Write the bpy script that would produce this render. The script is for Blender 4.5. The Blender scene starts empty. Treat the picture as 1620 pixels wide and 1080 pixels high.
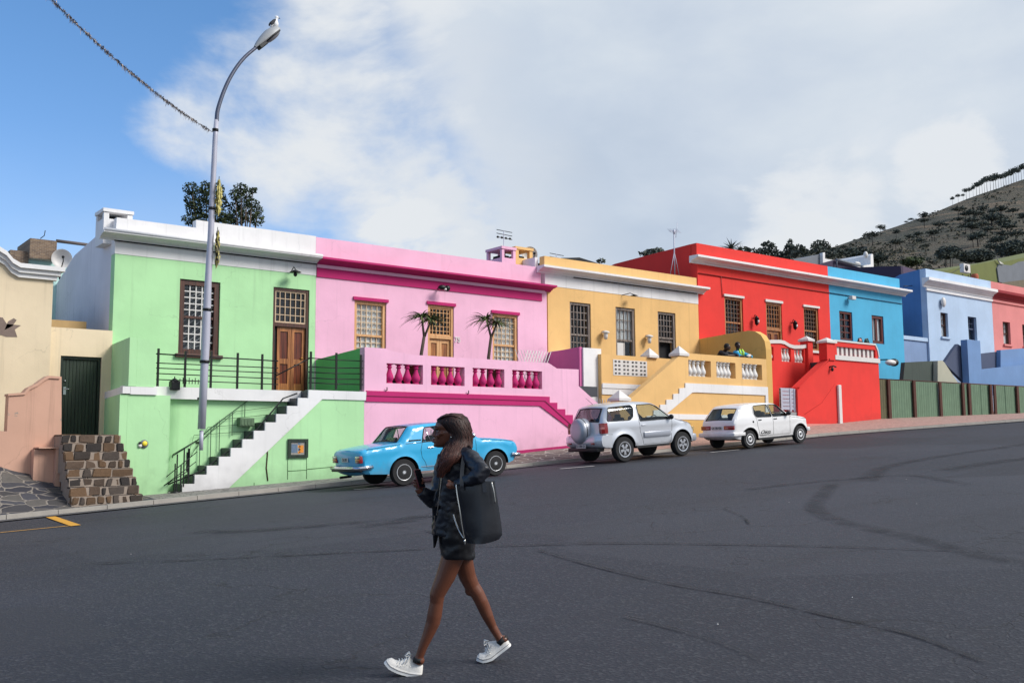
import bpy, bmesh, math, random
from mathutils import Vector, Matrix, noise
from mathutils.geometry import tessellate_polygon, delaunay_2d_cdt
random.seed(7)
C = bpy.context
scene = C.scene
col = scene.collection
R = math.radians

# ------------------------------------------------------------------ camera frame
F_PX, PITCH, ROLL, YAW = 1575.0, 0.10425065, -0.00594217, 0.90804592
cp, sp, cy_, sy_ = math.cos(PITCH), math.sin(PITCH), math.cos(YAW), math.sin(YAW)
cr, sr = math.cos(ROLL), math.sin(ROLL)
def cam_vec(v):
    x, y, z = v
    y, z = cp*y + sp*z, -sp*y + cp*z
    return (cr*x - sr*y, sr*x + cr*y, z)
AX = (cam_vec((sy_, 0, cy_)), cam_vec((-cy_, 0, sy_)), cam_vec((0, -1, 0)))   # world axes seen from the camera
def ray(u, v):
    p = (u-810, v-540, F_PX)
    return Vector([sum(a[i]*p[i] for i in range(3)) for a in AX])
def P(u, v, Y):
    d = ray(u, v); return d * (Y/d.y)
def PX(u, v, X):
    d = ray(u, v); return d * (X/d.x)
def PD(u, v, s):
    return ray(u, v) * (s/F_PX)
def ground_z(x, y=0):
    return -1.573 + .062*x
def G(u, v, h=0.0):
    d = ray(u, v); t = (-1.573+h)/(d.z-.062*d.x); return d*t

# ------------------------------------------------------------------ materials
def lin(c):
    return tuple((x/255/12.92 if x/255 <= .04045 else ((x/255+.055)/1.055)**2.4) for x in c)
MATS = {}
def new_mat(name):
    m = bpy.data.materials.new(name); m.use_nodes = True
    nt = m.node_tree; nt.nodes.clear()
    out = nt.nodes.new('ShaderNodeOutputMaterial'); b = nt.nodes.new('ShaderNodeBsdfPrincipled')
    nt.links.new(b.outputs[0], out.inputs[0])
    return m, nt, b, out
def N(nt, t, **k):
    n = nt.nodes.new(t)
    for a, v in k.items(): setattr(n, a, v)
    return n
def L(nt, a, b): nt.links.new(a, b)
def ramp(nt, fac, stops):
    r = N(nt, 'ShaderNodeValToRGB'); L(nt, fac, r.inputs[0])
    e = r.color_ramp.elements
    while len(e) < len(stops): e.new(.5)
    for i, (p, c) in enumerate(stops):
        e[i].position = p; e[i].color = (*c, 1) if len(c) == 3 else c
    return r.outputs[0]
def nz(nt, vec, scale, detail=4, rough=.55, dist=0.0):
    n = N(nt, 'ShaderNodeTexNoise'); n.inputs['Scale'].default_value = scale
    n.inputs['Detail'].default_value = detail; n.inputs['Roughness'].default_value = rough
    n.inputs['Distortion'].default_value = dist
    if vec is not None: L(nt, vec, n.inputs['Vector'])
    return n.outputs['Fac']
def mixc(nt, fac, a, b, mode='MIX'):
    m = N(nt, 'ShaderNodeMix'); m.data_type = 'RGBA'; m.blend_type = mode
    for s, v in ((m.inputs[0], fac), (m.inputs[6], a), (m.inputs[7], b)):
        if isinstance(v, (int, float)): s.default_value = v
        elif isinstance(v, tuple): s.default_value = (*v, 1) if len(v) == 3 else v
        else: L(nt, v, s)
    return m.outputs[2]
def mapping(nt, scale=(1,1,1), kind='pos', rot=(0,0,0)):
    if kind == 'pos':
        g = N(nt, 'ShaderNodeNewGeometry'); o = g.outputs['Position']
    else:
        g = N(nt, 'ShaderNodeTexCoord'); o = g.outputs['Object']
    m = N(nt, 'ShaderNodeMapping'); m.inputs['Scale'].default_value = scale; m.inputs['Rotation'].default_value = rot
    L(nt, o, m.inputs[0]); return m.outputs[0]
def bump(nt, b, h, s=.3, d=.01):
    k = N(nt, 'ShaderNodeBump'); k.inputs['Strength'].default_value = s; k.inputs['Distance'].default_value = d
    L(nt, h, k.inputs['Height']); L(nt, k.outputs[0], b.inputs['Normal'])
def sm(nt, v, a, b_):
    m = N(nt, 'ShaderNodeMapRange'); m.interpolation_type = 'SMOOTHSTEP'
    m.inputs[1].default_value = a; m.inputs[2].default_value = b_; L(nt, v, m.inputs[0]); return m.outputs[0]
def math_(nt, op, a, b=0.0):
    m = N(nt, 'ShaderNodeMath', operation=op)
    for i, v in enumerate((a, b)):
        if isinstance(v, (int, float)): m.inputs[i].default_value = v
        else: L(nt, v, m.inputs[i])
    return m.outputs[0]

def plain(name, rgb, rough=.6, metal=0., var=.12, scale=6., bmp=.0, coat=0., kind='obj', spec=None):
    if name in MATS: return MATS[name]
    m, nt, b, o = new_mat(name); c = lin(rgb)
    v = mapping(nt, kind=kind)
    f = nz(nt, v, scale)
    d = tuple(x*(1-var) for x in c); e = tuple(min(1, x*(1+var)) for x in c)
    L(nt, mixc(nt, f, d, e), b.inputs['Base Color'])
    b.inputs['Roughness'].default_value = rough; b.inputs['Metallic'].default_value = metal
    b.inputs['Coat Weight'].default_value = coat
    if spec is not None: b.inputs['Specular IOR Level'].default_value = spec
    if bmp: bump(nt, b, nz(nt, v, scale*8), bmp)
    MATS[name] = m; return m

def plaster(name, rgb, dirt=.5, k=.92, peel=None):
    """painted lime plaster: blotchy fading, rain streaks, fine grain"""
    if name in MATS: return MATS[name]
    m, nt, b, o = new_mat(name); c = tuple(x*k for x in lin(rgb))
    v = mapping(nt)
    big = nz(nt, v, .9, 3); med = nz(nt, v, 3.2, 5, .6)
    d = tuple(x*.94 for x in c); e = tuple(min(.95, x*1.05) for x in c)
    base = mixc(nt, sm(nt, big, .3, .7), d, e)
    base = mixc(nt, math_(nt, 'MULTIPLY', sm(nt, med, .55, .8), .2), base, tuple(min(.95, x*.82) for x in c))
    vs = mapping(nt, (9, 9, .35)); st = nz(nt, vs, 1.0, 4, .6)
    base = mixc(nt, math_(nt, 'MULTIPLY', sm(nt, st, .53, .80), .6*dirt), base, tuple(x*.6 for x in c))
    vsp = nz(nt, v, 22, 3, .7)
    base = mixc(nt, math_(nt, 'MULTIPLY', sm(nt, vsp, .69, .76), .35*dirt), base, tuple(x*.55 for x in c))
    if peel:
        pn = nz(nt, v, 1.7, 7, .68)
        base = mixc(nt, sm(nt, pn, .64, .67), base, lin(peel))
    # hairline cracks in a few places
    wn = N(nt, 'ShaderNodeTexNoise'); wn.inputs['Scale'].default_value = 2.2; wn.inputs['Detail'].default_value = 5; L(nt, v, wn.inputs['Vector'])
    ad = N(nt, 'ShaderNodeVectorMath', operation='MULTIPLY_ADD'); L(nt, wn.outputs['Color'], ad.inputs[0]); ad.inputs[1].default_value = (.9, .9, .9); L(nt, v, ad.inputs[2])
    cv = N(nt, 'ShaderNodeTexVoronoi'); cv.feature = 'DISTANCE_TO_EDGE'; cv.inputs['Scale'].default_value = .55; L(nt, ad.outputs[0], cv.inputs['Vector'])
    ck = math_(nt, 'MULTIPLY', sm(nt, cv.outputs['Distance'], .007, .002), sm(nt, nz(nt, v, .5, 3), .52, .60))
    base = mixc(nt, math_(nt, 'MULTIPLY', ck, .22*min(1, dirt+.3)), base, tuple(x*.35 for x in c))
    # splash-back grime above the pavement
    g = N(nt, 'ShaderNodeNewGeometry'); s = N(nt, 'ShaderNodeSeparateXYZ'); L(nt, g.outputs['Position'], s.inputs[0])
    h = math_(nt, 'SUBTRACT', s.outputs[2], math_(nt, 'MULTIPLY', s.outputs[0], .062))
    h = math_(nt, 'ADD', h, math_(nt, 'MULTIPLY', med, -.9))
    gm = sm(nt, h, -1.25, -2.1)
    base = mixc(nt, math_(nt, 'MULTIPLY', gm, .6), base, tuple(x*.5+.01 for x in c))
    L(nt, base, b.inputs['Base Color']); b.inputs['Roughness'].default_value = .85
    hgt = math_(nt, 'ADD', math_(nt, 'MULTIPLY', nz(nt, v, 60, 4, .6), .4), nz(nt, v, 5, 3))
    bump(nt, b, hgt, .35, .012)
    MATS[name] = m; return m

def wood(name, rgb, dark, rough=.5, axis='z'):
    if name in MATS: return MATS[name]
    m, nt, b, o = new_mat(name)
    s = (30, 30, 1.5) if axis == 'z' else (1.5, 30, 30)
    f = nz(nt, mapping(nt, s), 1.0, 5, .6, .4)
    L(nt, mixc(nt, sm(nt, f, .3, .7), lin(dark), lin(rgb)), b.inputs['Base Color'])
    b.inputs['Roughness'].default_value = rough; bump(nt, b, f, .3, .004)
    MATS[name] = m; return m

def paint(name, rgb, metal=0., rough=.3, coat=.6, k=1.0):
    """car paint with orange peel and road dust low down"""
    m, nt, b, o = new_mat(name); c = tuple(x*k for x in lin(rgb))
    v = mapping(nt, kind='obj'); s = N(nt, 'ShaderNodeSeparateXYZ'); L(nt, v, s.inputs[0])
    f = nz(nt, v, 1.2, 3)
    base = mixc(nt, f, tuple(x*.9 for x in c), tuple(min(1, x*1.08) for x in c))
    dust = math_(nt, 'MULTIPLY', sm(nt, math_(nt, 'ADD', s.outputs[2], math_(nt, 'MULTIPLY', nz(nt, v, 7, 5), .4)), .85, .35), .45)
    base = mixc(nt, dust, base, (.14, .13, .12))
    L(nt, base, b.inputs['Base Color']); b.inputs['Metallic'].default_value = metal
    rr = math_(nt, 'ADD', math_(nt, 'MULTIPLY', dust, .7), rough); L(nt, rr, b.inputs['Roughness'])
    b.inputs['Coat Weight'].default_value = coat; b.inputs['Coat Roughness'].default_value = .08
    bump(nt, b, nz(nt, v, 3, 2), .04, .01)
    MATS[name] = m; return m

def glass_mat(name, tint=(.8, .85, .85), refl=.12, dark=0.0):
    m, nt, b, o = new_mat(name); nt.nodes.remove(b)
    t = N(nt, 'ShaderNodeBsdfTransparent'); t.inputs[0].default_value = (*tint, 1)
    g = N(nt, 'ShaderNodeBsdfGlossy'); g.inputs['Roughness'].default_value = .03; g.inputs[0].default_value = (.9, .95, 1, 1)
    fr = N(nt, 'ShaderNodeLayerWeight'); fr.inputs[0].default_value = .5
    fac = math_(nt, 'ADD', math_(nt, 'MULTIPLY', math_(nt, 'POWER', fr.outputs['Facing'], 4.0), .7), refl)
    mx = N(nt, 'ShaderNodeMixShader'); L(nt, fac, mx.inputs[0]); L(nt, t.outputs[0], mx.inputs[1]); L(nt, g.outputs[0], mx.inputs[2])
    last = mx.outputs[0]
    if dark:
        dd = N(nt, 'ShaderNodeBsdfDiffuse'); dd.inputs[0].default_value = (.01, .012, .014, 1)
        m2 = N(nt, 'ShaderNodeMixShader'); m2.inputs[0].default_value = dark
        L(nt, t.outputs[0], m2.inputs[1]); L(nt, dd.outputs[0], m2.inputs[2]); L(nt, m2.outputs[0], mx.inputs[1])
    L(nt, last, o.inputs[0]); MATS[name] = m; return m

# ------------------------------------------------------------------ object helpers
ORG = {}
def thing(name, label, cat, loc=(0, 0, 0), group=None, kind=None, rot=None):
    o = bpy.data.objects.new(name, None); col.objects.link(o); o.location = loc
    o.empty_display_size = .2
    if rot: o.rotation_euler = rot
    o['label'] = label; o['category'] = cat
    if group: o['group'] = group
    if kind: o['kind'] = kind
    ORG[o.name] = Vector(loc) if not rot else Vector((0, 0, 0))
    return o
def tag(o, label, cat, group=None, kind=None):
    o['label'] = label; o['category'] = cat
    if group: o['group'] = group
    if kind: o['kind'] = kind
    return o
def struct(o, label=None):
    o['kind'] = 'structure'; o['label'] = label or o.name.replace('_', ' '); o['category'] = o.name.split('.')[0].replace('_', ' '); return o
def obj(name, bm, mat, parent=None, smooth=False, auto=None, label=None, recalc=True):
    me = bpy.data.meshes.new(name)
    if recalc: bmesh.ops.recalc_face_normals(bm, faces=bm.faces)
    if parent is not None:
        og = ORG.get(parent.name, Vector((0, 0, 0)))
        if og.length: bmesh.ops.translate(bm, verts=bm.verts, vec=-og)
    else: og = Vector((0, 0, 0))
    bm.to_mesh(me); bm.free()
    for mm in (mat if isinstance(mat, (list, tuple)) else [mat]): me.materials.append(mm)
    if smooth or auto:
        for p in me.polygons: p.use_smooth = True
        if auto:
            try: me.set_sharp_from_angle(angle=R(auto))
            except Exception: pass
    o = bpy.data.objects.new(name, me); col.objects.link(o)
    if parent is not None: o.parent = parent
    ORG[o.name] = og
    if label: o['label'] = label
    return o
def top(name, bm, mat, label, cat, group=None, smooth=False, auto=None, kind=None, loc=None):
    if loc is None and bm.verts:
        n = len(bm.verts); loc = Vector((sum(v.co.x for v in bm.verts)/n, sum(v.co.y for v in bm.verts)/n, min(v.co.z for v in bm.verts)))
    loc = Vector(loc)
    bmesh.ops.translate(bm, verts=bm.verts, vec=-loc)
    o = obj(name, bm, mat, None, smooth, auto); o.location = loc; ORG[o.name] = loc
    tag(o, label, cat, group, kind); return o
def copy_tree(o, parent=None):
    c = o.copy(); col.objects.link(c)
    if parent is not None: c.parent = parent
    for ch in list(o.children): copy_tree(ch, c)
    return c

def bm_(): return bmesh.new()
def box(bm, x0, x1, y0, y1, z0, z1, mi=0):
    vs = [bm.verts.new(p) for p in ((x0,y0,z0),(x1,y0,z0),(x1,y1,z0),(x0,y1,z0),(x0,y0,z1),(x1,y0,z1),(x1,y1,z1),(x0,y1,z1))]
    for f in ((0,3,2,1),(4,5,6,7),(0,1,5,4),(1,2,6,5),(2,3,7,6),(3,0,4,7)):
        fc = bm.faces.new([vs[i] for i in f]); fc.material_index = mi
    return vs
def bbox(bm, x0, x1, y0, y1, z0, z1, r=.02, mi=0):
    b2 = bmesh.new(); box(b2, x0, x1, y0, y1, z0, z1)
    bmesh.ops.bevel(b2, geom=list(b2.edges), offset=r, segments=2, affect='EDGES', profile=.5)
    merge(bm, b2, mi)
def merge(bm, b2, mi=None, M=None):
    mp = {}
    for v in b2.verts: mp[v] = bm.verts.new(M @ v.co if M else v.co)
    for f in b2.faces:
        try:
            nf = bm.faces.new([mp[v] for v in f.verts]); nf.material_index = f.material_index if mi is None else mi; nf.smooth = f.smooth
        except ValueError: pass
    b2.free()
def quad(bm, pts, mi=0):
    f = bm.faces.new([bm.verts.new(p) for p in pts]); f.material_index = mi; return f
def tube(bm, pts, r, n=8, caps=True, mi=0, closed=False):
    pts = [Vector(p) for p in pts]; rs = r if isinstance(r, (list, tuple)) else [r]*len(pts)
    rings = []; prev = None; m = len(pts)
    for i, p in enumerate(pts):
        if closed: t = (pts[(i+1) % m]-pts[i-1])
        else: t = (pts[min(i+1, m-1)]-pts[max(i-1, 0)])
        if t.length < 1e-9: t = Vector((0, 0, 1))
        t.normalize()
        if prev is None:
            a = t.cross(Vector((0, 0, 1)))
            if a.length < .05: a = t.cross(Vector((0, 1, 0)))
            a.normalize()
        else:
            a = prev - t*prev.dot(t)
            if a.length < 1e-6: a = t.orthogonal()
            a.normalize()
        prev = a; b = t.cross(a)
        rings.append([bm.verts.new(p+(a*math.cos(2*math.pi*k/n)+b*math.sin(2*math.pi*k/n))*rs[i]) for k in range(n)])
    rng = range(m) if closed else range(m-1)
    for i in rng:
        A, B = rings[i], rings[(i+1) % m]
        for k in range(n):
            f = bm.faces.new((A[k], A[(k+1) % n], B[(k+1) % n], B[k])); f.material_index = mi; f.smooth = True
    if caps and not closed:
        for q in (list(reversed(rings[0])), rings[-1]):
            f = bm.faces.new(q); f.material_index = mi
def lathe(bm, prof, c=(0, 0, 0), n=16, axis='z', mi=0, closed=False):
    """prof: (radius, height) pairs"""
    c = Vector(c); rings = []
    for r_, h in prof:
        ring = []
        for k in range(n):
            a = 2*math.pi*k/n; x, y = r_*math.cos(a), r_*math.sin(a)
            p = {'z': (x, y, h), 'y': (x, h, y), 'x': (h, x, y)}[axis]
            ring.append(bm.verts.new(c+Vector(p)))
        rings.append(ring)
    m = len(rings)
    for i in range(m if closed else m-1):
        A, B = rings[i], rings[(i+1) % m]
        for k in range(n):
            f = bm.faces.new((A[k], A[(k+1) % n], B[(k+1) % n], B[k])); f.material_index = mi; f.smooth = True
    if not closed:
        for q in (rings[0], rings[-1]):
            if (q[0].co-q[n//2].co).length > 1e-4:
                f = bm.faces.new(q); f.material_index = mi
def ellipsoid(bm, c, r, u=12, v=8, M=None, mi=0):
    b2 = bmesh.new(); bmesh.ops.create_uvsphere(b2, u_segments=u, v_segments=v, radius=1)
    for f in b2.faces: f.smooth = True
    T = Matrix.Translation(Vector(c)) @ (M if M is not None else Matrix.Identity(4)) @ Matrix.Diagonal((r[0], r[1], r[2], 1))
    merge(bm, b2, mi, T)
def slab(bm, outer, holes, y0, y1, mi=0, back=True, side=None):
    """polygon (x,z) with holes, extruded from y0 to y1"""
    side = mi if side is None else side
    loops = [outer]+list(holes)
    tris = tessellate_polygon([[Vector((p[0], p[1], 0)) for p in l] for l in loops])
    flat = [p for l in loops for p in l]
    fr = [bm.verts.new((p[0], y0, p[1])) for p in flat]; bk = [bm.verts.new((p[0], y1, p[1])) for p in flat]
    for t in tris:
        try:
            f = bm.faces.new([fr[i] for i in t]); f.material_index = mi
            if back: f = bm.faces.new([bk[i] for i in reversed(t)]); f.material_index = mi
        except ValueError: pass
    k = 0
    for l in loops:
        n = len(l)
        for i in range(n):
            a, b = k+i, k+(i+1) % n
            try:
                f = bm.faces.new((fr[a], fr[b], bk[b], bk[a])); f.material_index = side
            except ValueError: pass
        k += n
def slabx(bm, outer, x0, x1, mi=0):
    """polygon (y,z) extruded along x"""
    tris = tessellate_polygon([[Vector((p[0], p[1], 0)) for p in outer]])
    A = [bm.verts.new((x0, p[0], p[1])) for p in outer]; B = [bm.verts.new((x1, p[0], p[1])) for p in outer]
    for t in tris:
        bm.faces.new([A[i] for i in t]).material_index = mi; bm.faces.new([B[i] for i in reversed(t)]).material_index = mi
    n = len(outer)
    for i in range(n):
        bm.faces.new((A[i], A[(i+1) % n], B[(i+1) % n], B[i])).material_index = mi
def rect(x0, x1, z0, z1): return [(x0, z0), (x1, z0), (x1, z1), (x0, z1)]
def xz(u, v, Y):
    p = P(u, v, Y); return (p.x, p.z)
def RC(u0, v0, u1, v1, Y):
    """pixel corner pair (upper left, lower right) on the plane y=Y -> x0,x1,z0,z1"""
    a, b = xz(u0, v0, Y), xz(u1, v1, Y); return a[0], b[0], b[1], a[1]
def text_bm(s, size, depth=.004, shear=0.0, bold=0.0):
    cu = bpy.data.curves.new('lettering', 'FONT'); cu.body = s; cu.size = size; cu.extrude = depth; cu.shear = shear; cu.offset = bold
    cu.align_x = 'CENTER'; cu.align_y = 'CENTER'
    o = bpy.data.objects.new('lettering', cu); col.objects.link(o)
    dg = C.evaluated_depsgraph_get(); me = bpy.data.meshes.new_from_object(o.evaluated_get(dg))
    b = bmesh.new(); b.from_mesh(me); bpy.data.objects.remove(o); bpy.data.curves.remove(cu); bpy.data.meshes.remove(me)
    return b
def text_obj(name, s, size, loc, mat, parent, facing='-y', shear=0., bold=0., depth=.003, stretch=1.0):
    b = text_bm(s, size, depth, shear, bold)
    if facing == '-y': M = Matrix.Translation(loc) @ Matrix.Rotation(R(90), 4, 'X')
    else: M = Matrix.Translation(loc) @ Matrix.Rotation(R(-90), 4, 'Z') @ Matrix.Rotation(R(90), 4, 'X')   # reads facing -x
    M = M @ Matrix.Diagonal((stretch, 1, 1, 1))
    bmesh.ops.transform(b, matrix=M, verts=b.verts)
    return obj(name, b, mat, parent)
def remeshed(bm, voxel, smooth_it=2, mat=None, name='x', parent=None, disp=0.0, dscale=8., sm_f=.5):
    """fuse overlapping closed shapes into one continuous skin"""
    me = bpy.data.meshes.new('tmp'); bmesh.ops.recalc_face_normals(bm, faces=bm.faces); bm.to_mesh(me); bm.free()
    o = bpy.data.objects.new('tmp', me); col.objects.link(o)
    r_ = o.modifiers.new('r', 'REMESH'); r_.mode = 'VOXEL'; r_.voxel_size = voxel
    if smooth_it:
        s = o.modifiers.new('s', 'SMOOTH'); s.factor = sm_f; s.iterations = smooth_it
    dg = C.evaluated_depsgraph_get(); dg.update()
    m2 = bpy.data.meshes.new_from_object(o.evaluated_get(dg))
    bpy.data.objects.remove(o); bpy.data.meshes.remove(me)
    b = bmesh.new(); b.from_mesh(m2); bpy.data.meshes.remove(m2)
    if disp:
        b.normal_update()
        for v in b.verts:
            q = v.co*dscale
            w = noise.noise(Vector((q.x, q.y, q.z*1.6))) + .5*noise.noise(q*2.3)
            v.co += v.normal*disp*w
    return obj(name, b, mat, parent, smooth=True)
# ------------------------------------------------------------------ camera, sun, sky
cd = bpy.data.cameras.new('camera'); cam = bpy.data.objects.new('camera', cd); col.objects.link(cam)
cd.sensor_width = 36; cd.lens = 35.0; cd.clip_start = .1; cd.clip_end = 20000
rx = Vector((AX[0][0], AX[1][0], AX[2][0])); ry = -Vector((AX[0][1], AX[1][1], AX[2][1])); rz = -Vector((AX[0][2], AX[1][2], AX[2][2]))
cam.matrix_world = Matrix(((rx.x, ry.x, rz.x, 0), (rx.y, ry.y, rz.y, 0), (rx.z, ry.z, rz.z, 0), (0, 0, 0, 1)))
scene.camera = cam
scene.view_settings.view_transform = 'Standard'; scene.view_settings.look = 'None'; scene.view_settings.exposure = 0
scene.cycles.max_bounces = 6; scene.cycles.transparent_max_bounces = 12

SUN = Vector((.46, -.62, .64)).normalized()
ld = bpy.data.lights.new('sun', 'SUN'); ld.energy = 3.65; ld.angle = R(24); ld.color = (1, .955, .89)
lo = bpy.data.objects.new('sun', ld); col.objects.link(lo); lo.rotation_euler = (-SUN).to_track_quat('-Z', 'Y').to_euler(); lo.location = (0, 0, 30)

w = bpy.data.worlds.new('World'); scene.world = w; w.use_nodes = True
nt = w.node_tree; nt.nodes.clear()
out = N(nt, 'ShaderNodeOutputWorld')
sky = N(nt, 'ShaderNodeTexSky'); sky.sky_type = 'NISHITA'; sky.sun_disc = False
sky.sun_elevation = math.asin(SUN.z); sky.sun_rotation = math.atan2(SUN.x, SUN.y); sky.air_density = 1.0; sky.dust_density = .6; sky.ozone_density = 2.0
bg1 = N(nt, 'ShaderNodeBackground'); bg1.inputs[1].default_value = .15
tc = N(nt, 'ShaderNodeTexCoord'); D = tc.outputs['Generated']
def dot(v):
    m = N(nt, 'ShaderNodeVectorMath', operation='DOT_PRODUCT'); L(nt, D, m.inputs[0]); m.inputs[1].default_value = v; return m.outputs['Value']
sep = N(nt, 'ShaderNodeSeparateXYZ'); L(nt, D, sep.inputs[0])
tint = ramp(nt, sm(nt, sep.outputs[2], .0, .55), [(0, (.95, 1.0, 1.25)), (.3, (.80, .98, 1.2)), (1, (.68, 1.02, 1.24))])
L(nt, mixc(nt, 1.0, sky.outputs[0], tint, 'MULTIPLY'), bg1.inputs[0])
mp = N(nt, 'ShaderNodeMapping'); mp.inputs['Scale'].default_value = (1, 1, 1.9); L(nt, D, mp.inputs[0])
n1 = nz(nt, mp.outputs[0], 4.2, 9, .56, .25); n2 = nz(nt, mp.outputs[0], 13, 7, .6, .2); n3 = nz(nt, mp.outputs[0], 2.1, 5, .5, .3)
wob = math_(nt, 'ADD', math_(nt, 'MULTIPLY', math_(nt, 'SUBTRACT', n1, .5), .30), math_(nt, 'MULTIPLY', math_(nt, 'SUBTRACT', n2, .5), .045))
def U(u, v): return ray(u, v).normalized()
def blob(u, v, r_, soft=.05, amt=1.0, k=1.0):
    d = U(u, v); g = math_(nt, 'ADD', dot(d), math_(nt, 'MULTIPLY', wob, k*r_*1.2))
    c0, c1 = math.cos(r_*(1.25+soft*6)), math.cos(r_*.25)
    return math_(nt, 'MULTIPLY', sm(nt, g, c0, c1), amt)
nv = U(440, -40).cross(U(660, 400)).normalized()
if nv.dot(U(1200, 200)) < 0: nv = -nv
big = sm(nt, math_(nt, 'ADD', dot(nv), wob), -.035, .11)
# thin gap of pale blue low over the roofs
mask = math_(nt, 'MULTIPLY', big, .97)
for a in ((515, 20, .09), (450, 150, .085), (520, 180, .105), (600, 215, .10), (640, 372, .045), (710, 390, .05), (500, 366, .02), (1275, 378, .035), (700, 330, .07)):
    mask = math_(nt, 'MAXIMUM', mask, blob(a[0], a[1], a[2]))
low = sm(nt, sep.outputs[2], .30, .10)
wisps = math_(nt, 'MULTIPLY', sm(nt, n3, .42, .62), .6)
veil = math_(nt, 'MULTIPLY', low, math_(nt, 'ADD', .15, math_(nt, 'MULTIPLY', wisps, .4)))
mask = math_(nt, 'MAXIMUM', mask, veil)
shade = math_(nt, 'ADD', math_(nt, 'MULTIPLY', n1, .55), math_(nt, 'MULTIPLY', n3, .55))
ccol = ramp(nt, shade, [(.36, (.48, .57, .70)), (.50, (.58, .66, .77)), (.60, (.66, .73, .81)), (.74, (.78, .82, .87))])
brd = U(1500, -120)
lift = sm(nt, dot(brd), .90, .995)
edge = math_(nt, 'SUBTRACT', 1.0, sm(nt, math_(nt, 'ADD', dot(nv), wob), .02, .20))
bright = math_(nt, 'MAXIMUM', math_(nt, 'MULTIPLY', edge, .75), math_(nt, 'MULTIPLY', lift, .12))
for a in ((640, 372, .04), (1275, 378, .05), (1530, 290, .035), (455, 150, .12), (540, 185, .11), (530, 40, .11), (640, 372, .06)):
    bright = math_(nt, 'MAXIMUM', bright, math_(nt, 'MULTIPLY', blob(*a), .9))
ccol = mixc(nt, bright, ccol, (.80, .83, .86))
bg2 = N(nt, 'ShaderNodeBackground'); L(nt, ccol, bg2.inputs[0]); bg2.inputs[1].default_value = 1.0
ms = N(nt, 'ShaderNodeMixShader'); L(nt, mask, ms.inputs[0]); L(nt, bg1.outputs[0], ms.inputs[1]); L(nt, bg2.outputs[0], ms.inputs[2])
L(nt, ms.outputs[0], out.inputs[0])

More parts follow.
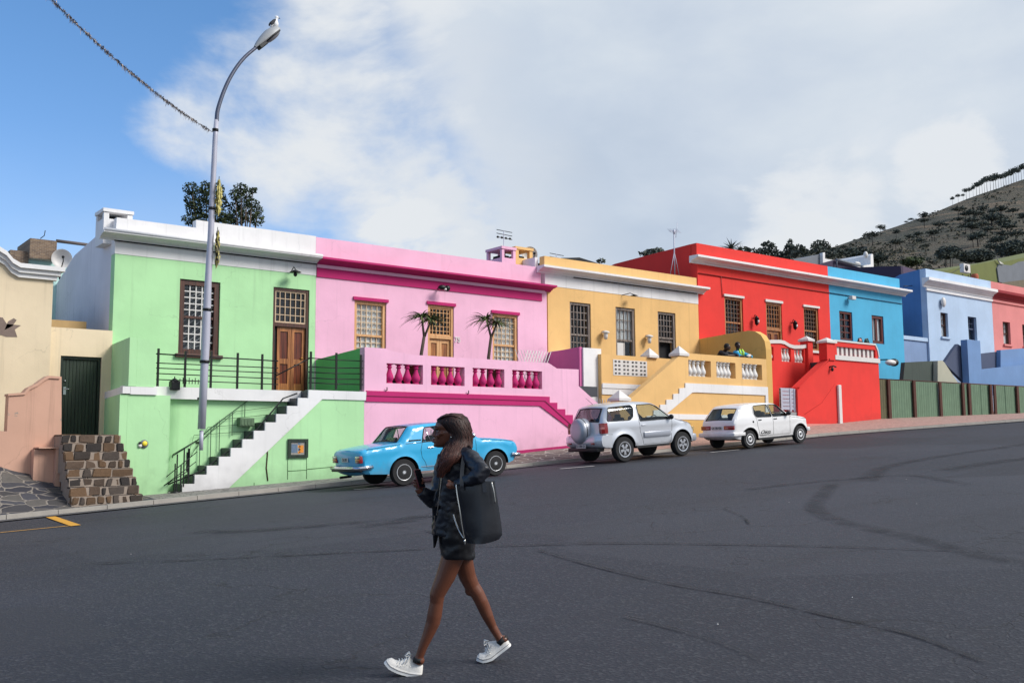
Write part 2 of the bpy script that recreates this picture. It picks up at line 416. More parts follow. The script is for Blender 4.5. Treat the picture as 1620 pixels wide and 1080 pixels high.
# ------------------------------------------------------------------ ground materials
def asphalt():
    m, nt, b, o = new_mat('asphalt'); v = mapping(nt)
    big = nz(nt, v, .16, 5, .6, .5); med = nz(nt, v, .9, 6, .65); fine = nz(nt, v, 34, 4, .75); fine2 = nz(nt, v, 110, 2, .8)
    base = mixc(nt, sm(nt, big, .3, .7), (.020, .022, .032), (.034, .037, .050))
    base = mixc(nt, math_(nt, 'MULTIPLY', sm(nt, med, .45, .75), .5), base, (.024, .025, .030))
    vs = N(nt, 'ShaderNodeTexVoronoi'); vs.inputs['Scale'].default_value = 48; L(nt, v, vs.inputs['Vector'])
    agg = N(nt, 'ShaderNodeSeparateColor'); L(nt, vs.outputs['Color'], agg.inputs[0])
    base = mixc(nt, math_(nt, 'MULTIPLY', sm(nt, agg.outputs[0], .70, 1.0), .55), base, (.085, .087, .098))
    base = mixc(nt, math_(nt, 'MULTIPLY', sm(nt, fine, .58, .80), .6), base, (.016, .016, .019))
    sp_ = N(nt, 'ShaderNodeTexVoronoi'); sp_.inputs['Scale'].default_value = 2.6; L(nt, v, sp_.inputs['Vector'])
    pass
    sy2 = N(nt, 'ShaderNodeSeparateXYZ'); L(nt, v, sy2.inputs[0])
    vignette = sm(nt, math_(nt, 'ADD', math_(nt, 'ADD', sy2.outputs[1], math_(nt, 'MULTIPLY', sy2.outputs[0], .25)), math_(nt, 'MULTIPLY', big, 5.0)), 14.0, 5.5)
    base = mixc(nt, math_(nt, 'MULTIPLY', vignette, .35), base, (.017, .018, .024))  # foreground fall-off like lens vignetting, painted into the asphalt colour
    # squared-off utility patch repairs and polished wheel tracks
    pv = N(nt, 'ShaderNodeTexVoronoi'); pv.distance = 'CHEBYCHEV'; pv.inputs['Scale'].default_value = .17; L(nt, v, pv.inputs['Vector']); pc = N(nt, 'ShaderNodeSeparateColor'); L(nt, pv.outputs['Color'], pc.inputs[0])
    base = mixc(nt, math_(nt, 'MULTIPLY', sm(nt, pc.outputs[0], .72, .74), .28), base, (.052, .054, .066)); base = mixc(nt, math_(nt, 'MULTIPLY', sm(nt, pc.outputs[1], .80, .82), .35), base, (.016, .017, .022))
    oil = nz(nt, v, 1.6, 5, .6); base = mixc(nt, math_(nt, 'MULTIPLY', sm(nt, oil, .66, .74), .5), base, (.013, .013, .017))
    # long streaks along the street from traffic
    st = nz(nt, mapping(nt, (.12, 1.1, 1)), 1.0, 5, .6); base = mixc(nt, math_(nt, 'MULTIPLY', sm(nt, st, .5, .72), .35), base, (.022, .022, .026))
    # cracks
    dv = N(nt, 'ShaderNodeMapping'); L(nt, v, dv.inputs[0])
    wn = N(nt, 'ShaderNodeTexNoise'); wn.inputs['Scale'].default_value = 1.3; wn.inputs['Detail'].default_value = 6; L(nt, v, wn.inputs['Vector'])
    ad = N(nt, 'ShaderNodeVectorMath', operation='MULTIPLY_ADD'); L(nt, wn.outputs['Color'], ad.inputs[0]); ad.inputs[1].default_value = (1.6, 1.6, 1.6); L(nt, v, ad.inputs[2])
    cr_ = N(nt, 'ShaderNodeTexVoronoi'); cr_.feature = 'DISTANCE_TO_EDGE'; cr_.inputs['Scale'].default_value = .42; L(nt, ad.outputs[0], cr_.inputs['Vector'])
    crk = sm(nt, cr_.outputs['Distance'], .009, .001); gate = sm(nt, nz(nt, v, .35, 4, .6), .50, .62)
    base = mixc(nt, math_(nt, 'MULTIPLY', crk, math_(nt, 'MULTIPLY', gate, .8)), base, (.012, .012, .014))
    L(nt, base, b.inputs['Base Color'])
    L(nt, math_(nt, 'ADD', .62, math_(nt, 'MULTIPLY', big, .25)), b.inputs['Roughness']); b.inputs['Specular IOR Level'].default_value = .35
    h = math_(nt, 'ADD', math_(nt, 'MULTIPLY', fine, .6), math_(nt, 'MULTIPLY', vs.outputs['Distance'], .8)); h = math_(nt, 'SUBTRACT', h, math_(nt, 'MULTIPLY', crk, .6))
    bump(nt, b, h, .55, .009)
    MATS['asphalt'] = m; return m
def stonepave(name, stones, mortar, scale=2.2, width=.05, rot=0., squash=1.0, kind='pos', bmp=.6, jitter=1.0, edge=.03, plane='xy'):
    m, nt, b, o = new_mat(name)
    v = mapping(nt, (1, 1, 1) if plane == 'xy' else (1, 1, squash), kind)
    if plane == 'xy' and squash != 1: v = mapping(nt, (1, squash, 1), kind)
    wn = N(nt, 'ShaderNodeTexNoise'); wn.inputs['Scale'].default_value = 3; L(nt, v, wn.inputs['Vector'])
    ad = N(nt, 'ShaderNodeVectorMath', operation='MULTIPLY_ADD'); L(nt, wn.outputs['Color'], ad.inputs[0]); ad.inputs[1].default_value = (.18, .18, .18); L(nt, v, ad.inputs[2])
    a = N(nt, 'ShaderNodeTexVoronoi'); a.feature = 'DISTANCE_TO_EDGE'; a.inputs['Scale'].default_value = scale; a.inputs['Randomness'].default_value = jitter; L(nt, ad.outputs[0], a.inputs['Vector'])
    c = N(nt, 'ShaderNodeTexVoronoi'); c.inputs['Scale'].default_value = scale; c.inputs['Randomness'].default_value = jitter; L(nt, ad.outputs[0], c.inputs['Vector'])
    s = N(nt, 'ShaderNodeSeparateColor'); L(nt, c.outputs['Color'], s.inputs[0])
    sc = ramp(nt, s.outputs[0], [(i/(len(stones)-1), lin(x)) for i, x in enumerate(stones)])
    f = nz(nt, v, 14, 6, .65); sc = mixc(nt, .5, sc, mixc(nt, f, (.25, .25, .25), (1.5, 1.5, 1.5)), 'MULTIPLY')
    mk = sm(nt, a.outputs['Distance'], width*.55, width)
    L(nt, mixc(nt, mk, mixc(nt, f, tuple(x*.7 for x in lin(mortar)), lin(mortar)), sc), b.inputs['Base Color']); b.inputs['Roughness'].default_value = .9
    bump(nt, b, math_(nt, 'ADD', sm(nt, a.outputs['Distance'], 0, width*1.6), math_(nt, 'MULTIPLY', f, .5)), bmp, .03)
    MATS[name] = m; return m
def brickmat(name, c1, c2, mortar, sc=4., wx=.5, hx=.25, ms=.02, rotx=0, bmp=.5):
    m, nt, b, o = new_mat(name); v = mapping(nt, (1, 1, 1), 'pos', (rotx, 0, 0))
    k = N(nt, 'ShaderNodeTexBrick'); L(nt, v, k.inputs['Vector']); k.inputs['Color1'].default_value = (*lin(c1), 1); k.inputs['Color2'].default_value = (*lin(c2), 1); k.inputs['Mortar'].default_value = (*lin(mortar), 1)
    k.inputs['Scale'].default_value = sc; k.inputs['Brick Width'].default_value = wx; k.inputs['Row Height'].default_value = hx; k.inputs['Mortar Size'].default_value = ms; k.inputs['Mortar Smooth'].default_value = .3
    f = nz(nt, mapping(nt), 4, 6, .7)
    L(nt, mixc(nt, .6, k.outputs[0], mixc(nt, f, (.4, .4, .4), (1.5, 1.5, 1.5)), 'MULTIPLY'), b.inputs['Base Color']); b.inputs['Roughness'].default_value = .9
    bump(nt, b, math_(nt, 'SUBTRACT', f, k.outputs['Fac']), bmp, .02)
    MATS[name] = m; return m
asphalt()
stonepave('flag_dark', [(48,48,56), (70,70,78), (60,58,60), (92,88,84), (52,54,64)], (140,132,124), 2.6, .045, squash=1.6)
stonepave('flag_brown', [(92,84,82), (120,110,104), (105,92,86), (136,124,112), (84,80,84)], (176,168,158), 2.3, .055, squash=1.9)
stonepave('cobble', [(118,116,112), (140,136,130), (128,124,122), (150,146,140)], (104,101,97), 7.5, .05, jitter=.35)
brickmat('brick_pave', (176,142,130), (160,128,120), (150,128,120), 5., .5, .25, .012)
plain('concrete', (158,152,144), .9, var=.22, scale=5, bmp=.4, kind='pos')
plain('gutter', (86,84,86), .9, var=.3, scale=5, bmp=.4, kind='pos')
plain('soil', (92,84,66), .95, var=.3, scale=.3, bmp=.3, kind='pos')
plain('line_white', (196,194,190), .8, var=.25, scale=9, kind='pos')
plain('line_yellow', (205,150,50), .8, var=.2, scale=9, kind='pos')

def smin(a, b, k=20.):
    h = max(0, min(1, .5+.5*(b-a)/k)); return b*(1-h)+a*h-k*h*(1-h)
def land(x, y):
    z = ground_z(max(-80, smin(x, 150, 30)))
    return z
bm = bm_()
xs = [-700, -300, -150, -80, -50, -30, -15, 0, 15, 30, 50, 70, 90, 120, 180, 300, 600, 1500]
ys = [-1500, -500, -200, -80, -30, 0, 22, 40, 80, 150, 400, 1500, 4000]
gv = [[bm.verts.new((x, y, land(x, y)-.06)) for y in ys] for x in xs]
for i in range(len(xs)-1):
    for j in range(len(ys)-1): bm.faces.new((gv[i][j], gv[i+1][j], gv[i+1][j+1], gv[i][j+1]))
struct(obj('ground', bm, MATS['soil'], smooth=True))

KERB = [(-60, 20.5), (3.5, 20.5), (29.5, 20.5), (32, 19.87), (34.8, 18.9), (39, 17.5), (48, 14.8), (75, 7)]
def kerb_y(x):
    for (a, b), (c, d) in zip(KERB, KERB[1:]):
        if a <= x <= c:
            return b+(d-b)*(x-a)/(c-a)
    return KERB[-1][1]
HI = [(-60, .12), (0, .16), (7, .13), (12, .10), (15, .2), (18, .31), (26, .35), (35, .37), (46, .05), (75, .05)]
def inner_h(x):
    for (a, b), (c, d) in zip(HI, HI[1:]):
        if a <= x <= c: return b+(d-b)*(x-a)/(c-a)
    return .1
bm = bm_()
rows = []
n = 120
for i in range(n+1):
    x = -60+135*i/n; row = []
    for j in range(25):
        y = -60+(kerb_y(x)+.02+60)*j/24
        row.append(bm.verts.new((x, y, ground_z(x)+.012*noise.noise(Vector((x*.25, y*.25, 3))))))
    rows.append(row)
for i in range(n):
    for j in range(24): bm.faces.new((rows[i][j], rows[i+1][j], rows[i+1][j+1], rows[i][j+1]))
struct(obj('road', bm, MATS['asphalt'], smooth=True))

def pavement(x0, x1, mat, kh=.10, kerbw=.16, yback=27):
    bm = bm_(); n = max(2, int((x1-x0)/.7)); pr = None
    for i in range(n+1):
        x = x0+(x1-x0)*i/n; k = kerb_y(x)+kerbw; g = ground_z(x); yi = 21.6
        ws = .018*noise.noise(Vector((x*.8, 1, 1)))
        r_ = [bm.verts.new((x, k, g+kh+.002)), bm.verts.new((x, (k*2+yi)/3, g+kh+(inner_h(x)-kh)*.33+ws)), bm.verts.new((x, (k+2*yi)/3, g+kh+(inner_h(x)-kh)*.67-ws)), bm.verts.new((x, yi, g+inner_h(x))), bm.verts.new((x, yback, g+inner_h(x)+.05))]
        if pr:
            for a in range(4): bm.faces.new((pr[a], r_[a], r_[a+1], pr[a+1]))
        pr = r_
    return struct(obj('pavement', bm, mat, smooth=True))
pavement(-60, 6.95, MATS['flag_dark'], .09); pavement(6.952, 12.45, MATS['cobble'], .08); pavement(12.452, 20.6, MATS['flag_brown']); pavement(20.602, 75, MATS['brick_pave'])
bm = bm_(); x = -58.
while x < 74:
    l = .9 if x < 60 else 3; ya, yb = kerb_y(x), kerb_y(x+l-.012); kw = .16; kh = .10
    dz = random.uniform(-.006, .006)
    za, zb = ground_z(x), ground_z(x+l-.012)
    vs = [(x, ya, za-.1), (x+l-.012, yb, zb-.1), (x+l-.012, yb+kw, zb-.1), (x, ya+kw, za-.1), (x, ya+.015, za+kh+dz), (x+l-.012, yb+.015, zb+kh+dz), (x+l-.012, yb+kw, zb+kh+dz), (x, ya+kw, za+kh+dz)]
    V = [bm.verts.new(p) for p in vs]
    for f in ((4,5,6,7), (0,1,5,4), (1,2,6,5), (3,0,4,7)): bm.faces.new([V[i] for i in f])
    x += l
struct(obj('kerb', bm, MATS['concrete']))
bm = bm_()
for i in range(90):
    x = -40+100*i/90; x2 = x+100/90
    quad(bm, [(x, kerb_y(x)-.3, ground_z(x)+.018), (x2, kerb_y(x2)-.3, ground_z(x2)+.018), (x2, kerb_y(x2), ground_z(x2)+.02), (x, kerb_y(x), ground_z(x)+.02)])
struct(obj('gutter', bm, MATS['gutter']))

# painted markings and rubber marks on the road
def strip(name, pts, wd, mat, h=.016, label=None):
    bm = bm_(); cl = bm.loops.layers.color.new('fade'); pv = None
    pts = [Vector((p[0], p[1], 0)) for p in pts]
    for i, p in enumerate(pts):
        t = pts[min(i+1, len(pts)-1)]-pts[max(0, i-1)]; t.normalize(); nrm = Vector((-t.y, t.x, 0))
        ww = wd[i] if isinstance(wd, list) else wd
        end = 0. if i in (0, len(pts)-1) else 1.
        q = [p+nrm*ww*s for s in (-.5, -.2, .2, .5)]
        r_ = [(bm.verts.new((a.x, a.y, ground_z(a.x)+h)), al*end) for a, al in zip(q, (0, 1, 1, 0))]
        if pv:
            for k in range(3):
                f = bm.faces.new((pv[k][0], r_[k][0], r_[k+1][0], pv[k+1][0]))
                for lp, al in zip(f.loops, (pv[k][1], r_[k][1], r_[k+1][1], pv[k+1][1])): lp[cl] = (al, al, al, 1)
        pv = r_
    return struct(obj(name, bm, mat), label)
def spline(pts, n=10):
    out = []; P_ = [Vector(p) for p in pts]; P_ = [P_[0]*2-P_[1]]+P_+[P_[-1]*2-P_[-2]]
    for i in range(1, len(P_)-2):
        for k in range(n):
            t = k/n; a, b, c, d = P_[i-1:i+3]
            out.append(.5*((2*b)+(-a+c)*t+(2*a-5*b+4*c-d)*t*t+(-a+3*b-3*c+d)*t*t*t))
    out.append(P_[-2]); return out
def fade_mat(name, rgb, amt):
    m, nt, b, o = new_mat(name); a = N(nt, 'ShaderNodeVertexColor'); a.layer_name = 'fade'
    t = N(nt, 'ShaderNodeBsdfTransparent'); mx = N(nt, 'ShaderNodeMixShader'); b.inputs['Base Color'].default_value = (*lin(rgb), 1); b.inputs['Roughness'].default_value = .8
    s = N(nt, 'ShaderNodeSeparateColor'); L(nt, a.outputs[0], s.inputs[0])
    f = math_(nt, 'MULTIPLY', math_(nt, 'MULTIPLY', s.outputs[0], sm(nt, nz(nt, mapping(nt), 2.5, 6, .7), .3, .62)), amt)
    L(nt, f, mx.inputs[0]); L(nt, t.outputs[0], mx.inputs[1]); L(nt, b.outputs[0], mx.inputs[2]); L(nt, mx.outputs[0], o.inputs[0]); MATS[name] = m; return m
fade_mat('rubber', (26, 27, 33), .36); fade_mat('tar', (20, 20, 24), .8); fade_mat('dust', (120, 116, 110), .25)
def gp(l): return [G(*p).to_2d() for p in l]
strip('tyre_mark', spline(gp([(1700, 905), (1560, 880), (1440, 850), (1330, 825), (1290, 805), (1300, 785), (1318, 765)])), .34, MATS['rubber'])
strip('tyre_mark', spline(gp([(1370, 762), (1400, 740), (1470, 725), (1560, 712), (1640, 700)])), .45, MATS['rubber'])
strip('tyre_mark', spline(gp([(1490, 745), (1560, 733), (1650, 722)])), .6, MATS['rubber'])
strip('tyre_mark', spline(gp([(1180, 775), (1260, 765), (1340, 758), (1440, 752), (1540, 768)])), .3, MATS['rubber'])
strip('tyre_mark', spline(gp([(560, 835), (700, 815), (430, 838), (300, 842)])), .5, MATS['rubber'])
strip('road_seam', spline(gp([(120, 893), (300, 887), (560, 875), (700, 868), (830, 863), (1000, 860), (1290, 865), (1450, 870), (1640, 876)])), .075, MATS['tar'])
strip('road_crack', spline(gp([(850, 870), (930, 893), (1050, 922), (1180, 945), (1310, 975), (1440, 1005), (1560, 1050)])), .05, MATS['tar'])
strip('road_crack', spline(gp([(985, 975), (1080, 1000), (1150, 1022), (1200, 1045)])), .03, MATS['tar'])
strip('road_crack', spline(gp([(590, 830), (680, 842), (700, 870)])), .04, MATS['tar'])
strip('road_crack', spline(gp([(1145, 805), (1175, 818), (1185, 830)])), .04, MATS['tar'])
def paintline(a, b, wd, mat, name='road_marking', lab=None):
    p, q = G(*a), G(*b); p.z = q.z = 0; t = (q-p).normalized(); nn = Vector((-t.y, t.x, 0))*wd/2
    bm = bm_(); quad(bm, [Vector((c.x, c.y, ground_z(c.x)+.014)) for c in (p-nn, q-nn, q+nn, p+nn)]); return struct(obj(name, bm, mat), lab)
paintline((80, 818), (120, 832), .16, MATS['line_yellow'])
paintline((-30, 846), (112, 832), .06, MATS['line_yellow'])
paintline((560, 775), (625, 769), .10, MATS['line_white'])
paintline((886, 742), (940, 737.5), .10, MATS['line_white'])
paintline((1124, 716), (1170, 711.5), .09, MATS['line_white'])

# ------------------------------------------------------------------ the hill behind
def hillmat():
    m, nt, b, o = new_mat('hill'); v = mapping(nt)
    a = nz(nt, v, .018, 7, .65, .6); f = nz(nt, v, .09, 6, .7); g = nz(nt, v, .4, 4, .7); st = nz(nt, mapping(nt, (.012, .012, .16)), 1.0, 5, .65, .8)
    base = mixc(nt, sm(nt, a, .38, .62), lin((106, 94, 74)), lin((74, 72, 56)))
    base = mixc(nt, sm(nt, st, .50, .62), base, lin((132, 112, 88)))
    base = mixc(nt, sm(nt, f, .50, .62), base, lin((66, 68, 50)))
    base = mixc(nt, math_(nt, 'MULTIPLY', g, .5), base, lin((58, 58, 54)))
    base = mixc(nt, .16, base, lin((140, 146, 152)))  # pale aerial haze mixed into the hill colour
    L(nt, base, b.inputs['Base Color']); b.inputs['Roughness'].default_value = 1; b.inputs['Specular IOR Level'].default_value = .1
    bump(nt, b, math_(nt, 'ADD', f, g), 1, 3.0)
    MATS['hill'] = m; return m
hillmat()
RIDGE = [(1040, 436), (1150, 415), (1230, 402), (1317, 391), (1357, 378), (1416, 358), (1468, 341), (1502, 326), (1552, 307), (1620, 284), (1720, 248), (1850, 214), (2000, 190), (2300, 185)]
def ridge_v(u):
    for (a, b), (c, d) in zip(RIDGE, RIDGE[1:]):
        if a <= u <= c: return b+(d-b)*(u-a)/(c-a)
    return RIDGE[-1][1] if u > 2000 else RIDGE[0][1]
def hill_pt(u, t, jit=True):
    v = ridge_v(u)*(1-t)+468*t; Y = 350*(1-t)+105*t
    p = P(u, v, Y)
    if jit: p.z += 2.0*noise.noise(Vector((p.x*.03, p.y*.03, 0)))*(.3+t)
    return p
bm = bm_(); us = list(range(1040, 2300, 10)); rows = []
for u in us:
    rr = [hill_pt(u, t/26) for t in range(27)]
    last = rr[-1]; rr.append(Vector((last.x*.93, last.y*.93, land(last.x*.93, 100)-1)))
    f0 = rr[0]; rr.insert(0, Vector((f0.x*1.15, f0.y*1.15, f0.z*.98))); rr.insert(0, Vector((f0.x*1.6, f0.y*1.6, f0.z*.6)))
    rows.append([bm.verts.new(p) for p in rr])
for i in range(len(rows)-1):
    for j in range(len(rows[0])-1): bm.faces.new((rows[i][j], rows[i+1][j], rows[i+1][j+1], rows[i][j+1]))
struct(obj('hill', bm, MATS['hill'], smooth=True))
# ------------------------------------------------------------------ house materials
FY = 24.5; TY = 21.8; SW = .5
def pl(n, c, **k): return plaster(n, c, **k)
M_white = pl('plaster_white', (228, 226, 226), k=1.0, dirt=.7); M_whites = pl('plaster_white_side', (226, 222, 226), dirt=1.0, k=1.0)
M_green = pl('plaster_green', (176, 223, 168), dirt=.65, k=1.0); M_pink = pl('plaster_pink', (240, 184, 210), dirt=.5, k=.97)
M_mag = pl('plaster_magenta', (192, 32, 108), dirt=.2); M_yel = pl('plaster_yellow', (236, 190, 124), dirt=.55)
M_red = pl('plaster_red', (232, 54, 46), dirt=.35); M_cyan = pl('plaster_cyan', (78, 176, 216), dirt=.35)
M_lb = pl('plaster_light_blue', (182, 204, 230), dirt=.4); M_db = pl('plaster_dark_blue', (84, 132, 188), dirt=.4)
M_rose = pl('plaster_rose', (222, 138, 136), dirt=.4); M_cream = pl('plaster_cream', (232, 213, 182), dirt=.9); M_cream2 = pl('plaster_cream_pale', (240, 220, 188), dirt=.7)
M_salm = pl('plaster_salmon', (208, 164, 142), dirt=1.0, peel=(150, 138, 128)); M_mint = pl('plaster_mint', (190, 226, 220), dirt=.5)
M_och = pl('plaster_ochre_and_shade', (226, 180, 104), dirt=.6); M_slate = pl('plaster_slate', (72, 82, 108), dirt=.5); M_blueg = pl('plaster_mid_blue', (112, 146, 192), dirt=.4)
M_purp = pl('plaster_purple', (62, 52, 76), dirt=.4); M_olive = pl('plaster_olive', (112, 118, 66), dirt=.8); M_grey = pl('plaster_grey', (120, 124, 132), dirt=.8)
M_dgw = pl('plaster_moss', (70, 80, 74), dirt=1.0); M_beige = pl('plaster_beige', (180, 178, 160), dirt=.9)
M_brdk = wood('wood_brown', (92, 52, 38), (48, 28, 22)); M_oak = wood('wood_oak', (190, 132, 82), (128, 76, 40)); M_pine = wood('wood_pine', (224, 176, 124), (196, 142, 92))
M_grw = wood('wood_weathered', (150, 138, 130), (84, 74, 70), .9); M_mah = wood('wood_mahogany', (112, 44, 32), (60, 26, 22)); M_gdoor = wood('wood_green', (44, 58, 46), (28, 40, 32), .45)
M_orw = wood('wood_orange', (186, 122, 70), (110, 62, 34), .4); M_redw = wood('wood_red_panel', (120, 56, 34), (72, 34, 24), .35)
M_iron = plain('iron_black', (24, 26, 28), .45, .3); M_roof = plain('roof_grey', (120, 120, 124), .9, var=.3, scale=3)
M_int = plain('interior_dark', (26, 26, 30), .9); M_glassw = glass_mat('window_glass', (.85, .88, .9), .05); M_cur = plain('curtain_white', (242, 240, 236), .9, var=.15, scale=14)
M_mwhite = plain('paint_white', (214, 210, 206), .5, var=.1); M_galv = plain('galvanised', (178, 178, 192), .45, .1, var=.1, scale=4)
M_tile = plain('step_tile', (58, 60, 66), .5, var=.25, scale=3)
M_chim = plain('soot_and_shade', (18, 18, 20), .95)  # flue soot; also the painted shade lines under the cornices

def xr(x, y0, y1, z0, z1): pass
def hole(r_): return [(r_[0], r_[2]), (r_[1], r_[2]), (r_[1], r_[3]), (r_[0], r_[3])]
def bars(bm, x0, x1, z0, z1, y, nc, nr, t=.02, d=.02):
    for i in range(1, nc):
        x = x0+(x1-x0)*i/nc; box(bm, x-t/2, x+t/2, y-d, y+d, z0, z1)
    for j in range(1, nr):
        z = z0+(z1-z0)*j/nr; box(bm, x0, x1, y-d*.8, y+d*.8, z-t/2, z+t/2)
def ring(bm, x0, x1, z0, z1, y0, y1, t, tb=None):
    tb = tb or t
    box(bm, x0, x0+t, y0, y1, z0, z1); box(bm, x1-t, x1, y0, y1, z0, z1)
    box(bm, x0+t, x1-t, y0+.002, y1, z1-t, z1); box(bm, x0+t, x1-t, y0+.002, y1, z0, z0+tb)
def window(parent, r_, Y, fm, bar=None, fw=.09, top_=(6, 4), bot=(6, 4), split=.5, curtain=None, rec=.04, lintel=None, sill=None, curt_h=1., barm=None, bt=.022, open_=0, label=None):
    x0, x1, z0, z1 = r_; g = .004
    bm = bm_(); ring(bm, x0+g, x1-g, z0+g, z1-g, Y+rec, Y+rec+.10, fw)
    zs = z0+(z1-z0)*split
    if bot: box(bm, x0+fw, x1-fw, Y+rec+.02, Y+rec+.09, zs-.03, zs+.03)
    win = obj('window', bm, fm, parent, label=label)
    bm = bm_()
    if bot:
        bars(bm, x0+fw, x1-fw, zs+.03, z1-fw, Y+rec+.055, top_[0], top_[1], bt)
        zl = z0+fw+open_
        bars(bm, x0+fw, x1-fw, zl, zs-.03, Y+rec+.075, bot[0], bot[1], bt)
        if open_: box(bm, x0+fw, x1-fw, Y+rec+.055, Y+rec+.095, zl-.05, zl)
    else: bars(bm, x0+fw, x1-fw, z0+fw, z1-fw, Y+rec+.055, top_[0], top_[1], bt)
    obj('muntins', bm, barm or fm, win)
    bm = bm_(); quad(bm, [(x0+fw*.5, Y+rec+.082, z0+fw*.5+open_), (x1-fw*.5, Y+rec+.082, z0+fw*.5+open_), (x1-fw*.5, Y+rec+.08, z1-fw*.5), (x0+fw*.5, Y+rec+.08, z1-fw*.5)]); obj('pane', bm, M_glassw, win)
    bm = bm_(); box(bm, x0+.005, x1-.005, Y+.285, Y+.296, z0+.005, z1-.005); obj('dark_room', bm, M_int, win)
    if curtain:
        bm = bm_(); n = 40; pv = None; zt = z1-fw*.6; zb = zt-(zt-z0-.04)*curt_h
        for i in range(n+1):
            x = x0+fw*.6+(x1-x0-fw*1.2)*i/n; y = Y+rec+.108+.012*math.sin(i*1.7)+.01*math.sin(i*.6)
            q = (bm.verts.new((x, y, zb)), bm.verts.new((x, y+.01, zt)))
            if pv: bm.faces.new((pv[0], q[0], q[1], pv[1]))
            pv = q
        obj('curtain', bm, curtain, win, smooth=True)
    if lintel:
        bm = bm_(); box(bm, x0-.05, x1+.05, Y-.05, Y-.001, z1+.002, z1+.09); obj('lintel', bm, lintel, win)
    if sill:
        bm = bm_(); bbox(bm, x0-.08, x1+.08, Y-.09, Y+.03, z0-.09, z0+.004, .01); obj('sill', bm, sill, win)
    return win
def door(parent, r_, Y, fm, leafm, panm, fan=(5, 4), fan_z=None, double=True, fw=.1, side_dark=0., barm=None, arch=False, knob=True):
    x0, x1, z0, z1 = r_; fz = fan_z
    bm = bm_(); box(bm, x0+.004, x0+fw, Y+.03, Y+.14, z0, z1-.004); box(bm, x1-fw, x1-.004, Y+.03, Y+.14, z0, z1-.004)
    box(bm, x0+fw, x1-fw, Y+.032, Y+.14, z1-fw, z1-.004); box(bm, x0+fw, x1-fw, Y+.032, Y+.14, fz-.05, fz+.05)
    d = obj('door', bm, fm, parent)
    bm = bm_(); bars(bm, x0+fw, x1-fw, fz+.05, z1-fw, Y+.08, fan[0], fan[1], .018); ring(bm, x0+fw, x1-fw, fz+.05, z1-fw, Y+.06, Y+.11, .04)
    f = obj('fanlight', bm, barm or fm, d)
    bm = bm_(); quad(bm, [(x0+fw, Y+.10, fz), (x1-fw, Y+.10, fz), (x1-fw, Y+.10, z1-fw), (x0+fw, Y+.10, z1-fw)]); obj('pane', bm, M_glassw, f)
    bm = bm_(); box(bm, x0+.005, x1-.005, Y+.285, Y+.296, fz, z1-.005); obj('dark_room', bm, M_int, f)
    lx0 = x0+fw+side_dark; lx1 = x1-fw
    nlv = 2 if double else 1
    for k in range(nlv):
        a = lx0+(lx1-lx0)*k/nlv+.006; b = lx0+(lx1-lx0)*(k+1)/nlv-.006
        bm = bm_(); h = fz-.06-z0; w_ = b-a; st = w_*.22
        box(bm, a, b, Y+.12, Y+.16, z0+.01, fz-.055, 1)
        box(bm, a, a+st, Y+.095, Y+.12, z0+.01, fz-.055); box(bm, b-st, b, Y+.095, Y+.12, z0+.01, fz-.055)
        for zz, t in ((z0+.01, .18), (z0+h*.42, .14), (fz-.055-.12, .12)): box(bm, a+st, b-st, Y+.095, Y+.12, zz, zz+t)
        lf = obj('door_leaf', bm, [leafm, panm], d)
    if side_dark:
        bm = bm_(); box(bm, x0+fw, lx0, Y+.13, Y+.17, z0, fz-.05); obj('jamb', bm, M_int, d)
    if knob:
        bm = bm_(); ellipsoid(bm, (lx1-.10, Y+.07, z0+(fz-z0)*.5), (.03, .03, .03)); obj('door_knob', bm, plain('brass', (180, 140, 70), .3, .9), d, smooth=True)
    return d
def cornice(parent, x0, x1, z_top, h, proj, mat, Y=FY, left=0., right=0., steps=None, name='cornice', back=.02):
    """moulded cornice swept along the facade; left/right overhangs"""
    prof = steps or [(0, 0), (.14, 0), (.17, .22), (.30, .26), (.42, .46), (.78, .58), (.86, .66), (1.0, .68), (1.0, 1.0), (.0, 1.0)]
    pts = [(Y-proj*a if a > 0 else Y+back, z_top-h+h*b) for a, b in prof]
    bm = bm_(); slabx(bm, pts, x0-left, x1+right)
    return obj(name, bm, mat, parent)
BAL = [(.0, 0), (.062, 0), (.062, .05), (.045, .07), (.052, .12), (.072, .2), (.078, .30), (.066, .42), (.045, .56), (.034, .68), (.03, .76), (.046, .80), (.05, .83), (.034, .87), (.038, .93), (.062, .95), (.062, 1.0), (0, 1.0)]
def balusters(parent, x0, x1, z0, z1, Y, n, mat, rs=1.0, d=.1):
    h = z1-z0; first = None
    for i in range(n):
        x = x0+(x1-x0)*(i+.5)/n
        if first is None:
            bm = bm_(); lathe(bm, [(r_*rs*1.15, a*h) for r_, a in BAL], (0, 0, 0), 12)
            o = obj('baluster', bm, mat, None, smooth=True, auto=50); o.parent = parent; first = o
        else:
            o = first.copy(); col.objects.link(o)
        o.location = Vector((x+random.uniform(-.006, .006), Y+d, z0))-ORG[parent.name]; o.rotation_euler = (random.uniform(-.015, .015), random.uniform(-.02, .02), random.random()*6); o.scale = (random.uniform(.96, 1.04), random.uniform(.96, 1.04), 1)
def cap(parent, x0, x1, y0, y1, z, h, mat=None, ov=.06, name='pillar_cap'):
    bm = bm_(); box(bm, x0-ov, x1+ov, y0-ov, y1+ov, z, z+.07)
    a = [bm.verts.new(p) for p in ((x0-ov, y0-ov, z+.072), (x1+ov, y0-ov, z+.072), (x1+ov, y1+ov, z+.072), (x0-ov, y1+ov, z+.072))]
    t = bm.verts.new(((x0+x1)/2, (y0+y1)/2, z+h))
    for i in range(4): bm.faces.new((a[i], a[(i+1) % 4], t))
    return obj(name, bm, mat or M_mwhite, parent)
